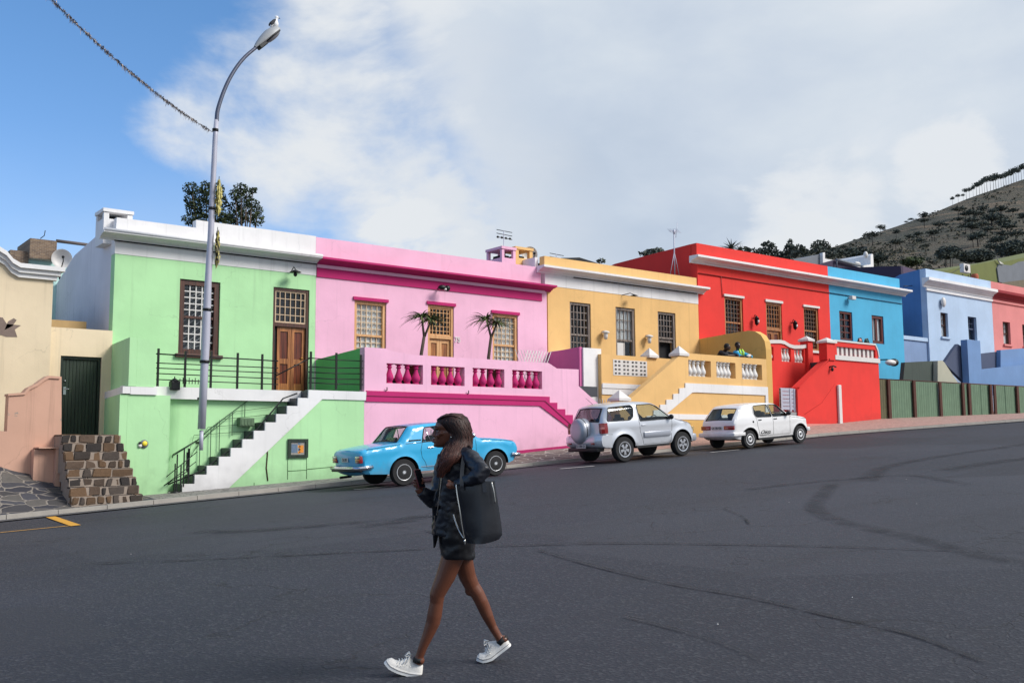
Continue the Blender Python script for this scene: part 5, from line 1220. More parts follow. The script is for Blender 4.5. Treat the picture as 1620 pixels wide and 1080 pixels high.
for i in range(nS):
    k = i; y = yb0+(YTOP-yb0)*k/(nS-1)
    z0 = zb0_+(zt_s-zb0_)*k/nS; z1 = zb0_+(zt_s-zb0_)*(k+1)/nS
    ul, ur = 97+(112-97)*(1-k/(nS-1)), 193+(227-193)*(1-k/(nS-1)); vv = 690+(790-690)*(1-k/(nS-1))
    xa = P(ul, vv, y).x; xb = P(ur, vv, y).x
    bm = bm_(); yend = FY-.06 if i == nS-1 else yb0+(YTOP-yb0)*(k+1)/(nS-1)+.1
    box(bm, xa+.02, xb-.02, y+.012, yend if i < nS-1 else TY-.02, z0-.6, z1-.006)
    if i == nS-1: box(bm, xa+.02, xl-.17, TY-.019, yend, z0-.6, z1-.0065)
    core = obj('step', bm, M_mort, st_)
    bm = bm_(); cl = bm.loops.layers.color.new('tone'); stones_row(xa, xb, y+.02, z0, z1, bm, cl)
    yy = y+.05
    while yy < (yend-.2 if i == nS-1 else y+.06):   # treads
        xx = xa
        xbb = xb if yy+.2 < TY else xl-.18
        while xx < xbb-.1:
            w_ = min(random.uniform(.2, .5), xbb-xx); c = lin(random.choice(TON)); n0 = len(bm.faces); b2 = bmesh.new(); box(b2, xx+.015, xx+w_-.015, yy, yy+.2, z1-.03, z1+.004+random.random()*.01)
            bmesh.ops.bevel(b2, geom=list(b2.edges), offset=.01, segments=1, affect='EDGES'); merge(bm, b2); bm.faces.ensure_lookup_table()
            for f in bm.faces[n0:]:
                for lp in f.loops: lp[cl] = (*c, 1)
            xx += w_
        yy += .22
    obj('stonework', bm, MATS['rubble_stone'], core)
bm = bm_(); rws = []
zA, zB = P(5, 738, WY), P(84, 756, WY)
for i in range(60):
    x = -16+21.35*i/59; zt2 = zA.z+(zB.z-zA.z)*(x-zA.x)/(zB.x-zA.x) if x > 1 else zA.z-(zB.z-zA.z)*(zA.x-1)/(zB.x-zA.x)+.03*(x-1)
    rws.append([bm.verts.new((x, 20.68+(WY+.05-20.68)*j/10, ground_z(x)+.085+(zt2-ground_z(x)-.085)*(j/10)**1.1+.03*noise.noise(Vector((x*2, j*.5, 2))))) for j in range(11)])
for i in range(59):
    for j in range(10): bm.faces.new((rws[i][j], rws[i+1][j], rws[i+1][j+1], rws[i][j+1]))
struct(obj('paved_bank', bm, MATS['flag_dark'], smooth=True))
# drain pipe stub in a mortar hump, weeds, litter
p = G(92, 778); dp_ = thing('drain_outlet', 'broken concrete drain mouth in the dark paving left of the stone steps', 'drain', (p.x, p.y, p.z))
bm = bm_(); ellipsoid(bm, (p.x, p.y+.35, p.z+.25), (.34, .5, .26), 14, 10)
for v in bm.verts: v.co += Vector((1, 1, 1))*.05*noise.noise(v.co*5)
obj('hump', bm, M_mort, dp_, smooth=True)
bm = bm_(); lathe(bm, [(.075, 0), (.10, 0), (.11, .5), (.075, .5)], (p.x+.02, p.y-.12, p.z+.22), 14, 'y'); lathe(bm, [(0, .1), (.074, .1), (.074, .12), (0, .12)], (p.x+.02, p.y-.12, p.z+.22), 12, 'y', 1); obj('pipe', bm, [M_mort, M_chim], dp_)
M_weed = plain('weed_green', (64, 84, 40), .8, var=.4, scale=20, kind='pos')
bm = bm_()
for (u, v, n, s) in ((14, 800, 120, .5), (50, 815, 130, .45), (35, 817, 80, .4), (110, 797, 60, .15), (106, 785, 80, .14), (5, 783, 70, .3), (75, 813, 60, .3)):
    c = G(u, v)
    for k in range(n):
        q = c+Vector((random.gauss(0, s), random.gauss(0, .09), .09)); q.y = max(q.y, 20.45); a = random.random()*6.28; h = random.uniform(.03, .11)
        d_ = Vector((math.cos(a), math.sin(a), 0))*.02; lean = Vector((random.uniform(-.05, .05), random.uniform(-.05, .05), h))
        q.z = ground_z(q.x)+.07
        bm.faces.new([bm.verts.new(q-d_), bm.verts.new(q+d_), bm.verts.new(q+lean)])
tag(obj('weeds', bm, M_weed, recalc=False), 'low green weeds growing along the left kerb', 'weeds', kind='stuff')
bm = bm_()
for k in range(7):
    u = random.uniform(200, 1500); v = random.uniform(800, 1070) if random.random() < .6 else random.uniform(720, 800)
    q = G(u, v); s = random.uniform(.003, .006); box(bm, q.x-s, q.x+s, q.y-s*.7, q.y+s*.7, q.z+.01, q.z+.013+s*.3)
tag(obj('litter', bm, M_mwhite), 'small pale specks of litter scattered on the road', 'litter', kind='stuff')

# ================================================================== BACKGROUND BUILDINGS
mh = thing('house', 'pale mint house with brick stack and satellite dish behind the cream gable', 'house', (3.5, 30, -1))
MY = 30.
def PM(u, v, Y=MY): return xz(u, v, Y)
a = PM(-40, 420); b = PM(150, 416)
bm = bm_(); slab(bm, [(a[0], -2), (b[0], -2), PM(150, 412), PM(96, 412), PM(45, 406), PM(-40, 408)], [], MY, MY+4); obj('wall', bm, M_mint, mh)
brickmat('brick_old', (140, 118, 96), (104, 86, 74), (170, 160, 148), 4.2, .5, .17, .012, rotx=R(90))
bx_ = RC(48, 376.5, 89, 412, MY-.3); bm = bm_(); box(bm, bx_[0], bx_[1], MY-.3, MY+1.3, bx_[2], bx_[3]); obj('chimney', bm, MATS['brick_old'], mh)
bm = bm_(); box(bm, bx_[0]-.45, bx_[0]+.02, MY-.1, MY+1.2, bx_[2]-.3, bx_[3]-.35); obj('lean_to', bm, MATS['brick_old'], mh)
bm = bm_(); a, b = P(89, 381, MY), P(152, 389, MY); tube(bm, [a, b], .05, 6); tube(bm, [b, b-Vector((0, 0, .6))], .07, 6); obj('beam', bm, plain('old_timber', (96, 88, 88), .9), mh)
bm = bm_(); p = P(64, 372, MY); tube(bm, [p-Vector((0, 0, .1)), p+Vector((.1, 0, .0)), p+Vector((.12, 0, .15))], .012, 5); obj('wire_stub', bm, M_iron, mh)
def dish(u, v, Y, r_, label, group=None):
    p = P(u, v, Y); d = thing('satellite_dish', label, 'satellite dish', p)
    bm = bm_(); lathe(bm, [(.0, .0), (r_*.4, -.02), (r_*.75, -.07), (r_, -.13), (r_*1.02, -.13), (r_*.78, -.05), (0, .03)], (0, 0, 0), 20, 'y'); bmesh.ops.rotate(bm, verts=bm.verts, cent=(0, 0, 0), matrix=Matrix.Rotation(R(-18), 3, 'Z')@Matrix.Rotation(R(12), 3, 'X')); bmesh.ops.translate(bm, verts=bm.verts, vec=p)
    obj('reflector', bm, M_mwhite, d, smooth=True, auto=60)
    bm = bm_(); tube(bm, [p+Vector((-.02, -.02, -r_)), p+Vector((-.06, -.38, -r_*.5)), p+Vector((-.08, -.42, -r_*.15))], .016, 5); ellipsoid(bm, p+Vector((-.08, -.42, -r_*.1)), (.04, .06, .04)); tube(bm, [p+Vector((0, .03, 0)), p+Vector((0, .2, -.1)), p+Vector((0, .2, -r_-.3))], .025, 6); obj('arm', bm, M_iron, d)
    return d
dish(98.5, 409, MY-.4, .27, 'white satellite dish beside the old brick stack on the mint house')
dish(836, 403, FY+1.6, .28, 'pale satellite dish between the yellow chimney and the yellow parapet')
# structures behind the cyan/red roofs
bk = thing('house', 'white and black roofed building seen behind the cyan roof', 'house', (60, 48, 3)); BY = 46.
def PBk(u, v, Y=BY): return xz(u, v, Y)
bm = bm_(); slab(bm, [PBk(1262, 420), PBk(1298, 420), PBk(1298, 402), PBk(1270, 409), PBk(1255, 410)], [], BY, BY+6); obj('grey_wall', bm, M_grey, bk)
bm = bm_(); slab(bm, [PBk(1297, 430), PBk(1315, 430), PBk(1315, 412.5), PBk(1300, 410), PBk(1300, 400), PBk(1296.5, 400.5)], [], BY-.3, BY-.02); slab(bm, [PBk(1333, 436), PBk(1372, 440), PBk(1372, 426), PBk(1371, 404), PBk(1369, 403), PBk(1367, 406), PBk(1367, 420), PBk(1352, 422)], [], BY-.6, BY+3); obj('white_wall', bm, M_white, bk)
bm = bm_(); slab(bm, [PBk(1290, 432, BY-1), PBk(1345, 438, BY-1), PBk(1360, 423, BY-1), PBk(1322, 410.5, BY-1), PBk(1296, 418, BY-1)], [], BY-1, BY-.8); obj('dark_roof', bm, M_purp, bk)
bm = bm_(); tube(bm, [P(1364, 437, BY-2), P(1364, 420, BY-2)], .12, 6); tube(bm, [P(1323, 411, BY-1.2), P(1361, 420.5, BY-1.2)], .1, 5); tube(bm, [P(1324, 425, BY-1.2), P(1324, 409, BY-1.2)], .05, 5); obj('roof_frame', bm, M_grey, bk)
bm = bm_(); p = P(1369.5, 403, BY-.5); ellipsoid(bm, p, (.18, .18, .28)); obj('roof_finial', bm, M_mwhite, bk, smooth=True); bm = bm_(); ellipsoid(bm, P(1356, 417, BY-.5), (.4, .2, .15)); obj('roof_vent', bm, M_mwhite, bk, smooth=True)
pb = thing('house', 'dark purple walled house behind the light blue parapet', 'house', (58, 40, 4)); PYy = 38.
bm = bm_(); c_ = P(1425, 420.5, PYy)
slabx(bm, [(PYy, 2), (PYy+12, 2), (PYy+12, P(1372, 434, PYy+8).z), (PYy, c_.z)], c_.x, c_.x+.3); obj('side_wall', bm, M_purp, pb)
bm = bm_(); slab(bm, [(c_.x+.3, 2), (P(1470, 440, PYy).x, 2), xz(1470, 433, PYy), (c_.x+.3, c_.z)], [], PYy, PYy+.3); obj('wall', bm, plain('purple_lit', (86, 72, 96), .9), pb)
ob = thing('house', 'olive green walled building on the slope behind the blue and rose houses', 'house', (75, 55, 6)); OY = 55.
bm = bm_(); slab(bm, [xz(1470, 470, OY), xz(1720, 480, OY), xz(1720, 385, OY), xz(1590, 414, OY), xz(1582, 415, OY), xz(1577, 411.5, OY), xz(1535, 420, OY), xz(1480, 431, OY)], [], OY, OY+8); obj('wall', bm, M_olive, ob)
bm = bm_(); slab(bm, [xz(1580, 446, OY-.1), xz(1720, 475, OY-.1), xz(1720, 400, OY-.1), xz(1612, 414, OY-.1), xz(1600, 420, OY-.1), xz(1580, 418, OY-.1), xz(1577, 424, OY-.1)], [], OY-.15, OY-.01); obj('grey_patch', bm, M_grey, ob)
bm = bm_(); p = xz(1580, 413, OY-.2); slab(bm, [(p[0]-.6, p[1]+.4), (p[0]-.1, p[1]-.0), (p[0]+1.0, p[1]-.25), (p[0]+.2, p[1]-.3)], [], OY-.3, OY-.16); obj('white_chip', bm, M_mwhite, ob)
bm = bm_(); slab(bm, [xz(1585, 452, OY-3), xz(1720, 480, OY-3), xz(1720, 430, OY-3), xz(1585, 447, OY-3)], [], OY-3, OY-2.8); obj('block_wall', bm, plain('block_brown', (112, 102, 86), .9, var=.3, scale=2), ob)
# air conditioner
p = P(1527, 426, FY+2.5); ac = thing('air_conditioner', 'white air conditioning unit standing on the light blue roof', 'air conditioner', p)
bm = bm_(); bbox(bm, p.x-.36, p.x+.34, p.y-.12, p.y+.12, p.z-.2, p.z+.28, .02); obj('casing', bm, M_mwhite, ac)
bm = bm_(); lathe(bm, [(0, 0), (.16, 0), (.16, .02), (0, .02)], (p.x-.1, p.y-.145, p.z+.04), 16, 'y'); obj('fan', bm, M_iron, ac)
bm = bm_()
for dx_ in (-.3, .3): tube(bm, [(p.x+dx_, p.y, p.z-.3), (p.x+dx_, p.y, p.z-.8)], .03, 5)
tube(bm, [(p.x+.4, p.y, p.z+.1), (p.x+.55, p.y, p.z-.2), (p.x+.6, p.y, p.z-.8)], .025, 5); obj('leg', bm, M_iron, ac)
p = P(1542, 437, FY+1.5); bm = bm_(); lathe(bm, [(0, 0), (.16, 0), (.2, .3), (.15, .42), (0, .42)], (0, 0, 0), 10); bmesh.ops.translate(bm, verts=bm.verts, vec=p-Vector((0, 0, .3))); top('flower_pot', bm, plain('terracotta', (170, 90, 60), .8), 'terracotta coloured pot on the light blue roof edge', 'pot', smooth=True, auto=50)
p0 = P(1424, 456, FY-.1)
bm = bm_(); a, b = P(1429, 453, FY+.5), P(1520, 423, FY+2.3); m_ = [a.lerp(b, t)-Vector((0, 0, .9*t*(1-t))) for t in [i/10 for i in range(11)]]; tube(bm, m_, .018, 5); top('cable', bm, M_iron, 'thin dark cable slung from the cyan corner over the light blue parapet', 'cable')

# antennas
def antenna(u, v, Y, zb, style, label):
    p = P(u, v, Y); a = thing('antenna', label, 'antenna', (p.x, Y, zb))
    bm = bm_(); tube(bm, [(p.x, Y, zb), (p.x, Y, p.z)], .022 if style else .015, 6)
    if style == 1:
        tube(bm, [(p.x, Y, zb+.9), (p.x-.25, Y, zb)], .012, 5); tube(bm, [(p.x, Y, zb+.9), (p.x+.25, Y, zb)], .012, 5)
    obj('mast', bm, M_galv, a)
    if style == 1:
        bm = bm_(); tube(bm, [(p.x-.25, Y, p.z-.05), (p.x+.3, Y+.1, p.z+.05)], .014, 5)
        for k in range(7):
            x = p.x-.22+.08*k; tube(bm, [(x, Y-.12, p.z-.04+.013*k-.1), (x, Y+.12, p.z-.04+.013*k+.1)], .006, 4)
        tube(bm, [(p.x+.2, Y, p.z+.35), (p.x+.1, Y, p.z-.25)], .012, 4); ellipsoid(bm, (p.x+.02, Y, p.z-.05), (.06, .05, .1)); obj('aerial', bm, M_galv, a)
    else:
        bm = bm_()
        for k in range(3): tube(bm, [(p.x-.3, Y, p.z-.12*k), (p.x+.35, Y, p.z-.12*k-.02)], .012, 4)
        for k in range(4): ellipsoid(bm, (p.x-.25+.17*k, Y, p.z-.24), (.05, .03, .04))
        obj('aerial', bm, M_iron, a)
    return a
antenna(1066, 365, FY+.6, P(1068, 436, FY+.6).z, 1, 'thin television aerial on a mast rising before the dark red side wall')
antenna(797, 365, FY+1.3, 5.3, 0, 'faint television aerial above the pink chimney')
antenna(880, 402, FY+2, 5.1, 0, 'tiny aerial behind the yellow parapet near its left end')
bm = bm_(); a, b = P(888, 408, FY+3), P(945, 416, FY+3); slab(bm, [(a.x, 4.8), (b.x, 4.8), (b.x, b.z), (a.x+.9, a.z+.12), (a.x, a.z)], [], FY+3, FY+5); top('roof_hood', bm, M_iron, 'low dark roof edge showing above the yellow parapet', 'roof')

# ================================================================== STREET LAMP, GARLAND, GULL
LY = TY-.20
lp = thing('street_lamp', 'tall grey metal street lamp with curved arm in front of the green house', 'street lamp', (8.15, LY, 0))
def q_(u, v): return P(u, v, LY)
bm = bm_(); p1, p2, p3 = q_(317, 711), q_(320, 660), q_(341, 205)
px_ = 8.12
ctrl = [q_(318.0, 712), q_(318.8, 680), q_(323, 590), q_(325.5, 530), q_(329.5, 440), q_(333.5, 370), q_(337, 290), q_(340.5, 215), q_(342.5, 190)]
rad = [.044, .046, .086, .096, .074, .068, .062, .056, .05]
tube(bm, ctrl[:1]+ctrl[1:2], [.044, .044], 14); tube(bm, [ctrl[1]+Vector((0, 0, .02))]+ctrl[2:], [.086]+rad[2:], 16)
obj('pole', bm, M_galv, lp)
bm = bm_(); arm = spline([q_(342.5, 192), q_(345, 172), q_(356, 140), q_(370, 113), q_(387, 91), q_(408, 73)], 8); tube(bm, arm, [.05-.012*i/len(arm) for i in range(len(arm))], 12); obj('arm', bm, plain('pole_dark', (92, 96, 112), .4, .5), lp)
for v, r_ in ((572, .11), (490, .10), (330, .08), (206, .07)):
    bm = bm_(); c = q_(318.8+(680-v)*.0462, v); lathe(bm, [(r_*.9, -.03), (r_, -.03), (r_, .03), (r_*.9, .03)], c, 14); box(bm, c.x-.03, c.x+.03, LY, TY-.002 if v == 572 else LY+r_+.02, c.z-.025, c.z+.025); obj('clamp', bm, M_iron, lp)
for cc in ((321, 630), (318, 700)): c = q_(*cc); bm = bm_(); box(bm, c.x-.05, c.x+.05, LY, TY+.01, c.z-.03, c.z+.03); obj('bracket', bm, M_iron, lp)
# head
h0, h1 = q_(404, 76), q_(441, 47); ax = (h1-h0); hl = ax.length; ax.normalize(); up = Vector((-ax.z, 0, ax.x)); 
Mh = Matrix((( ax.x, 0, up.x, h0.x), (0, 1, 0, LY), (ax.z, 0, up.z, h0.z), (0, 0, 0, 1)))
b2 = bmesh.new(); prof = [(0, .05, .05), (.12, .09, .09), (.3, .14, .13), (.42, .17, .15), (.62, .20, .17), (.85, .19, .15), (.97, .13, .1), (1.0, .05, .04)]; rings = []
for t, wy, hz in prof:
    rings.append([b2.verts.new((t*hl, wy*math.cos(a), hz*(math.sin(a) if math.sin(a) > 0 else .25*math.sin(a)))) for a in [2*math.pi*k/16 for k in range(16)]])
for A, B in zip(rings, rings[1:]):
    for k in range(16): b2.faces.new((A[k], A[(k+1) % 16], B[(k+1) % 16], B[k]))
b2.faces.new(rings[0]); b2.faces.new(rings[-1]); bm = bm_(); merge(bm, b2, 0, Mh); obj('lamp_head', bm, plain('lamp_grey', (168, 170, 172), .5, .2), lp, smooth=True, auto=50)
b2 = bmesh.new(); ellipsoid(b2, (hl*.66, 0, -.035), (.26, .17, .085), 18, 10); bm = bm_(); merge(bm, b2, 0, Mh); obj('lens', bm, plain('lamp_lens', (120, 122, 128), .25, var=.3, scale=12), lp, smooth=True)
b2 = bmesh.new(); bbox(b2, hl*.08, hl*.38, -.09, .09, -.10, .0, .02); bm = bm_(); merge(bm, b2, 0, Mh); obj('gear_box', bm, M_iron, lp)
b2 = bmesh.new(); tube(b2, [Vector((hl*.66+.27*math.cos(a), .18*math.sin(a), -.03)) for a in [2*math.pi*k/20 for k in range(20)]], .02, 6, closed=True); bm = bm_(); merge(bm, b2, 0, Mh); obj('rim', bm, M_iron, lp, smooth=True)
# gull
gp_ = q_(434.5, 39); gl = thing('seagull', 'white gull perched on the street lamp head', 'bird', gp_)
bm = bm_(); ellipsoid(bm, gp_+Vector((.01, 0, .03)), (.085, .07, .10), 12, 8, Matrix.Rotation(R(-30), 4, 'Y')); ellipsoid(bm, gp_+Vector((.04, 0, .13)), (.035, .035, .06)); ellipsoid(bm, gp_+Vector((.05, 0, .19)), (.05, .038, .04))
ellipsoid(bm, gp_+Vector((-.07, 0, -.03)), (.08, .05, .03), 10, 6, Matrix.Rotation(R(-50), 4, 'Y')); 
o = remeshed(bm, .012, 3, plain('feather_white', (236, 236, 236), .8), 'body', gl)
bm = bm_(); ellipsoid(bm, gp_+Vector((-.06, -.05, .03)), (.11, .02, .045), 10, 6, Matrix.Rotation(R(-52), 4, 'Y')); ellipsoid(bm, gp_+Vector((-.06, .05, .03)), (.11, .02, .045), 10, 6, Matrix.Rotation(R(-52), 4, 'Y')); obj('wing', bm, plain('feather_dark', (50, 52, 58), .8), gl, smooth=True)
bm = bm_(); tube(bm, [gp_+Vector((.09, 0, .19)), gp_+Vector((.14, 0, .175))], [.014, .004], 6); obj('beak', bm, M_iron, gl)
bm = bm_()
for s in (-.02, .02): tube(bm, [gp_+Vector((.01, s, -.05)), gp_+Vector((.015, s, -.13))], .006, 5)
obj('leg', bm, plain('leg_pink', (200, 140, 110), .6), gl)
# garland wire with tattered tinsel
A = q_(336, 209); B = q_(60, -22); B.y -= 4; 
B = ray(60, -22)*((LY-5)/ray(60, -22).y)
wpts = [A.lerp(B, t)-Vector((0, 0, .35*4*t*(1-t)*.5)) for t in [i/60 for i in range(61)]]
gw = thing('garland', 'tattered dark tinsel garland strung from the street lamp to the upper left', 'garland', A)
bm = bm_(); tube(bm, wpts, .007, 4); obj('wire', bm, M_iron, gw)
bm = bm_(); mt_ = [plain('tinsel_dark', (66, 60, 64), .6, var=.4, scale=30), plain('tinsel_pale', (170, 156, 148), .5, var=.3, scale=30)]
for i in range(1500):
    t = random.random()**.9; 
    if t < .03: continue
    if noise.noise(Vector((t*14, 0, 0))) < -.38 and random.random() < .8: continue
    k = t*60; a = wpts[int(k) if k < 60 else 59]; b = wpts[min(60, int(k)+1)]; c = a.lerp(b, k-int(k))
    s = random.uniform(.01, .026); dn = random.uniform(.015, .06)*(2.2 if random.random() < .06 else 1)
    d1 = Vector((random.uniform(-s, s), random.uniform(-s, s), random.uniform(-.02, .03))); f = bm.faces.new([bm.verts.new(c+d1), bm.verts.new(c+d1+Vector((s*.7, random.uniform(-.02, .02), .006))), bm.verts.new(c+d1+Vector((random.uniform(-.03, .03), random.uniform(-.03, .03), -dn)))]); f.material_index = random.random() < .35
obj('tinsel', bm, mt_, gw, recalc=False)
def festoon(u, v0, v1, n, wd, mats, label):
    c0, c1 = q_(u, v0), q_(u-1.5, v1); f_ = thing('decoration', label, 'decoration', c0)
    bm = bm_(); tube(bm, [c0+Vector((.0, -.1, .05)), c1+Vector((0, -.1, 0))], .008, 4); obj('cord', bm, M_iron, f_)
    bm = bm_()
    for i in range(n):
        t = random.random(); c = c0.lerp(c1, t)+Vector((0, -.1, 0)); w_ = wd*(.35+.65*math.sin(math.pi*min(1, max(.05, t*1.05)))**.6)
        l = random.uniform(.1, .24); a = random.uniform(-w_, w_)*.6; b = a+random.uniform(-.3, .5)*w_; y = random.uniform(-.06, .06)
        p0 = c+Vector((a*.5, y, 0)); p1 = c+Vector((b, y-.02, -l*.5)); p2 = c+Vector((b*.8, y, -l)); ww = random.uniform(.012, .028)
        vs = [bm.verts.new(p) for p in (p0, p1-Vector((ww, 0, 0)), p1+Vector((ww, .02, 0)), p2)]
        f = bm.faces.new((vs[0], vs[1], vs[2])); f.material_index = random.randrange(len(mats)); f = bm.faces.new((vs[1], vs[3], vs[2])); f.material_index = random.randrange(len(mats))
    obj('leaves', bm, mats, f_, recalc=False); return f_
my = [plain('leaf_yellow', (204, 192, 120), .7, var=.3, scale=20), plain('leaf_olive', (160, 150, 80), .7, var=.3, scale=20)]
festoon(344, 284, 330, 120, .085, my, 'bunch of dried yellow leaves tied high on the street lamp')
festoon(341.5, 364, 412, 110, .07, my+[M_iron, plain('leaf_dull', (110, 104, 84), .8)], 'thin dark and yellow dried bunch tied on the street lamp below')
# ================================================================== TREES AND PLANTS
def leafmat(name, c1, c2, c3, haze=0.):
    m, nt, b, o = new_mat(name); g = N(nt, 'ShaderNodeNewGeometry'); oi = N(nt, 'ShaderNodeObjectInfo')
    f = nz(nt, mapping(nt), .6, 3)
    c = ramp(nt, g.outputs['Random Per Island'], [(0, lin(c1)), (.5, lin(c2)), (1, lin(c3))])
    c = mixc(nt, .6, c, mixc(nt, f, (.5, .5, .5), (1.5, 1.5, 1.4)), 'MULTIPLY')
    c = mixc(nt, math_(nt, 'MULTIPLY', oi.outputs['Random'], .25), c, lin(c1))
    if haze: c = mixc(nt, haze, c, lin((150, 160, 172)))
    L(nt, c, b.inputs['Base Color']); b.inputs['Roughness'].default_value = .8; b.inputs['Specular IOR Level'].default_value = .2; MATS[name] = m; return m
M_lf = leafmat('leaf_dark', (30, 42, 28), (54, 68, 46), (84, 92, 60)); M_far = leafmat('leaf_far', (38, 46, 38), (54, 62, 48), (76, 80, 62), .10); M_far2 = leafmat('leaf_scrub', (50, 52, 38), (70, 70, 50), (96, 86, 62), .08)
M_bark = plain('bark', (84, 72, 62), .95, var=.3, scale=8); M_barkf = plain('bark_far', (52, 48, 46), .95, var=.2, scale=2); M_aloe = leafmat('leaf_aloe', (46, 66, 40), (80, 98, 58), (126, 130, 84))
def leaves(bm, c, r_, n, s, flat=1.0, shell=.55):
    for _ in range(n):
        d = Vector((random.gauss(0, 1), random.gauss(0, 1), random.gauss(0, 1))).normalized()*(shell+(1-shell)*random.random())
        p = Vector((c[0]+d.x*r_[0], c[1]+d.y*r_[1], c[2]+d.z*r_[2])); a = Vector((random.gauss(0, 1), random.gauss(0, 1), random.gauss(0, .6*flat))).normalized(); b = a.cross(Vector((random.gauss(0, 1), random.gauss(0, 1), random.gauss(0, 1)))).normalized(); k = s*random.uniform(.6, 1.4)
        bm.faces.new([bm.verts.new(p-a*k), bm.verts.new(p+b*k*.6), bm.verts.new(p+a*k), bm.verts.new(p-b*k*.6)])
def tree(name, label, cat, base, clumps, n, s, group=None, mat=None, limbs=True, tr=.12, parent_loc=None, bark=None, forks=None):
    t = thing(name, label, cat, base, group); base = Vector(base)
    bm = bm_()
    for (c, r_) in clumps:
        leaves(bm, c, r_, int(n*(r_[0]*r_[2])**.8), s)
    obj('crown', bm, mat or M_lf, t, recalc=False)
    bm = bm_(); cz = sum(c[2] for c, _ in clumps)/len(clumps); fork = forks or Vector((base.x, base.y, base.z+(cz-base.z)*.55)); fork = Vector(fork)
    tube(bm, [base, base.lerp(fork, .5)+Vector((tr*.5, 0, 0)), fork], [tr, tr*.8, tr*.65], 7)
    for c, r_ in clumps: cc = Vector(c); tube(bm, [fork, fork.lerp(cc, .5)+Vector((0, 0, -.1*(cc-fork).length*.3)), cc+Vector((0, 0, r_[2]*.4))], [tr*.5, tr*.32, tr*.1], 5)
    obj('trunk', bm, bark or M_bark, t); return t
def clump(u, v, Y, ru, rv, dy=None):
    a = P(u, v, Y); b = P(u+ru, v, Y); c = P(u, v-rv, Y); r1 = abs(b.x-a.x); return ((a.x, a.y, a.z), (r1, dy or r1*.9, abs(c.z-a.z)))
Yt = 40.
random.seed(11)
def treeclumps(lst, Y): return [clump(u, v, Y+random.uniform(-.8, .8), ru*(1.3 if Y == 40. else 1), rv*(1.25 if Y == 40. else 1)) for u, v, ru, rv in lst]
b0 = P(330, 420, Yt)
tree('tree', 'dark leafy tree rising behind the white parapet left of the lamp pole', 'tree', (b0.x, Yt, 0), treeclumps([(303, 298, 12, 8), (300, 316, 7, 12), (315, 308, 10, 10), (308, 330, 12, 10), (302, 347, 12, 9), (326, 298, 9, 10), (335, 310, 10, 12), (322, 330, 13, 14), (345, 300, 8, 9), (350, 318, 8, 12), (345, 340, 12, 12), (322, 350, 16, 10), (357, 347, 10, 8)], Yt), 1700, .05, tr=.14)
b0 = P(385, 430, Yt)
tree('tree', 'dark leafy tree rising behind the white parapet right of the lamp pole', 'tree', (b0.x, Yt, 0), treeclumps([(381, 298, 9, 7), (372, 308, 8, 8), (390, 306, 9, 7), (400, 301, 6, 4), (383, 320, 12, 10), (370, 328, 9, 8), (398, 322, 10, 7), (376, 343, 13, 10), (392, 340, 13, 10), (408, 332, 7, 6), (407, 347, 9, 9), (366, 350, 9, 8)], Yt), 1700, .05, tr=.14)

# tree line between the red roof and the sky
Yr_ = 70.
for i, (cl, lab) in enumerate((([(1262, 392, 7, 5), (1270, 397, 8, 6), (1257, 400, 5, 8)], 'spreading pine behind the red parapet, left of the slender one'),
    ([(1298, 384, 8, 4), (1290, 389, 6, 5), (1305, 390, 7, 5), (1296, 396, 10, 6)], 'layered umbrella pine on the skyline left of the hill slope'),
    ([(1215, 387, 7, 5), (1221, 392, 6, 5), (1211, 396, 6, 6), (1222, 400, 6, 5)], 'rounded pine on the skyline right of the palm tuft'),
    ([(1250, 385, 3.5, 7), (1247, 394, 5, 8), (1254, 397, 4, 8)], 'slender dark tree on the skyline behind the red parapet'),
    ([(1178, 396, 8, 5), (1192, 398, 10, 5), (1204, 402, 8, 5), (1232, 404, 9, 8), (1243, 407, 9, 8)], 'low dark trees just above the red parapet'),
    ([(1320, 398, 8, 6), (1333, 400, 9, 7), (1312, 402, 8, 6), (1345, 398, 8, 5), (1280, 405, 10, 8)], 'dense scrub tree at the foot of the hill slope'))):
    u = sum(c[0] for c in cl)/len(cl); b = P(u, 430, Yr_+i*2)
    tree('pine_tree', lab, 'tree', (b.x, b.y, land(b.x, b.y)), treeclumps(cl, Yr_+i*2), 210, .20, mat=M_far, tr=.25, bark=M_barkf, group=None)
b = P(1033, 410, 80); tree('bush_top', 'small dark tree top above the yellow parapet beside the red side wall', 'tree', (b.x, 80, land(b.x, 80)), treeclumps([(1030, 398, 9, 4), (1040, 396, 7, 4), (1020, 401, 7, 4)], 80), 200, .2, mat=M_far, tr=.2, bark=M_barkf)
b = P(951, 415, 80); tree('bush_top', 'tiny tree top at the middle of the yellow parapet', 'tree', (b.x, 80, land(b.x, 80)), treeclumps([(951, 413, 6, 4)], 80), 250, .18, mat=M_far, tr=.15, bark=M_barkf)

def rosette(bm, c, n, l, w_, up=.5, droop=.9):
    for i in range(n):
        a = 2*math.pi*i/n*2.4+random.random()*.5; el = random.uniform(-.35, 1.25)*up+.1; d = Vector((math.cos(a)*math.cos(el), math.sin(a)*math.cos(el), math.sin(el))); side = d.cross(Vector((0, 0, 1))).normalized(); ll = l*random.uniform(.8, 1.15); pv = None
        for k in range(7):
            t = k/6; p = c+d*ll*t+Vector((0, 0, -droop*ll*.55*t*t)); ww = w_*(1-t**1.5)*(1 if k < 6 else 0)+.002
            q = (bm.verts.new(p-side*ww), bm.verts.new(p+Vector((0, 0, -ww*.5))), bm.verts.new(p+side*ww))
            if pv:
                for j in range(2): bm.faces.new((pv[j], q[j], q[j+1], pv[j+1]))
            pv = q
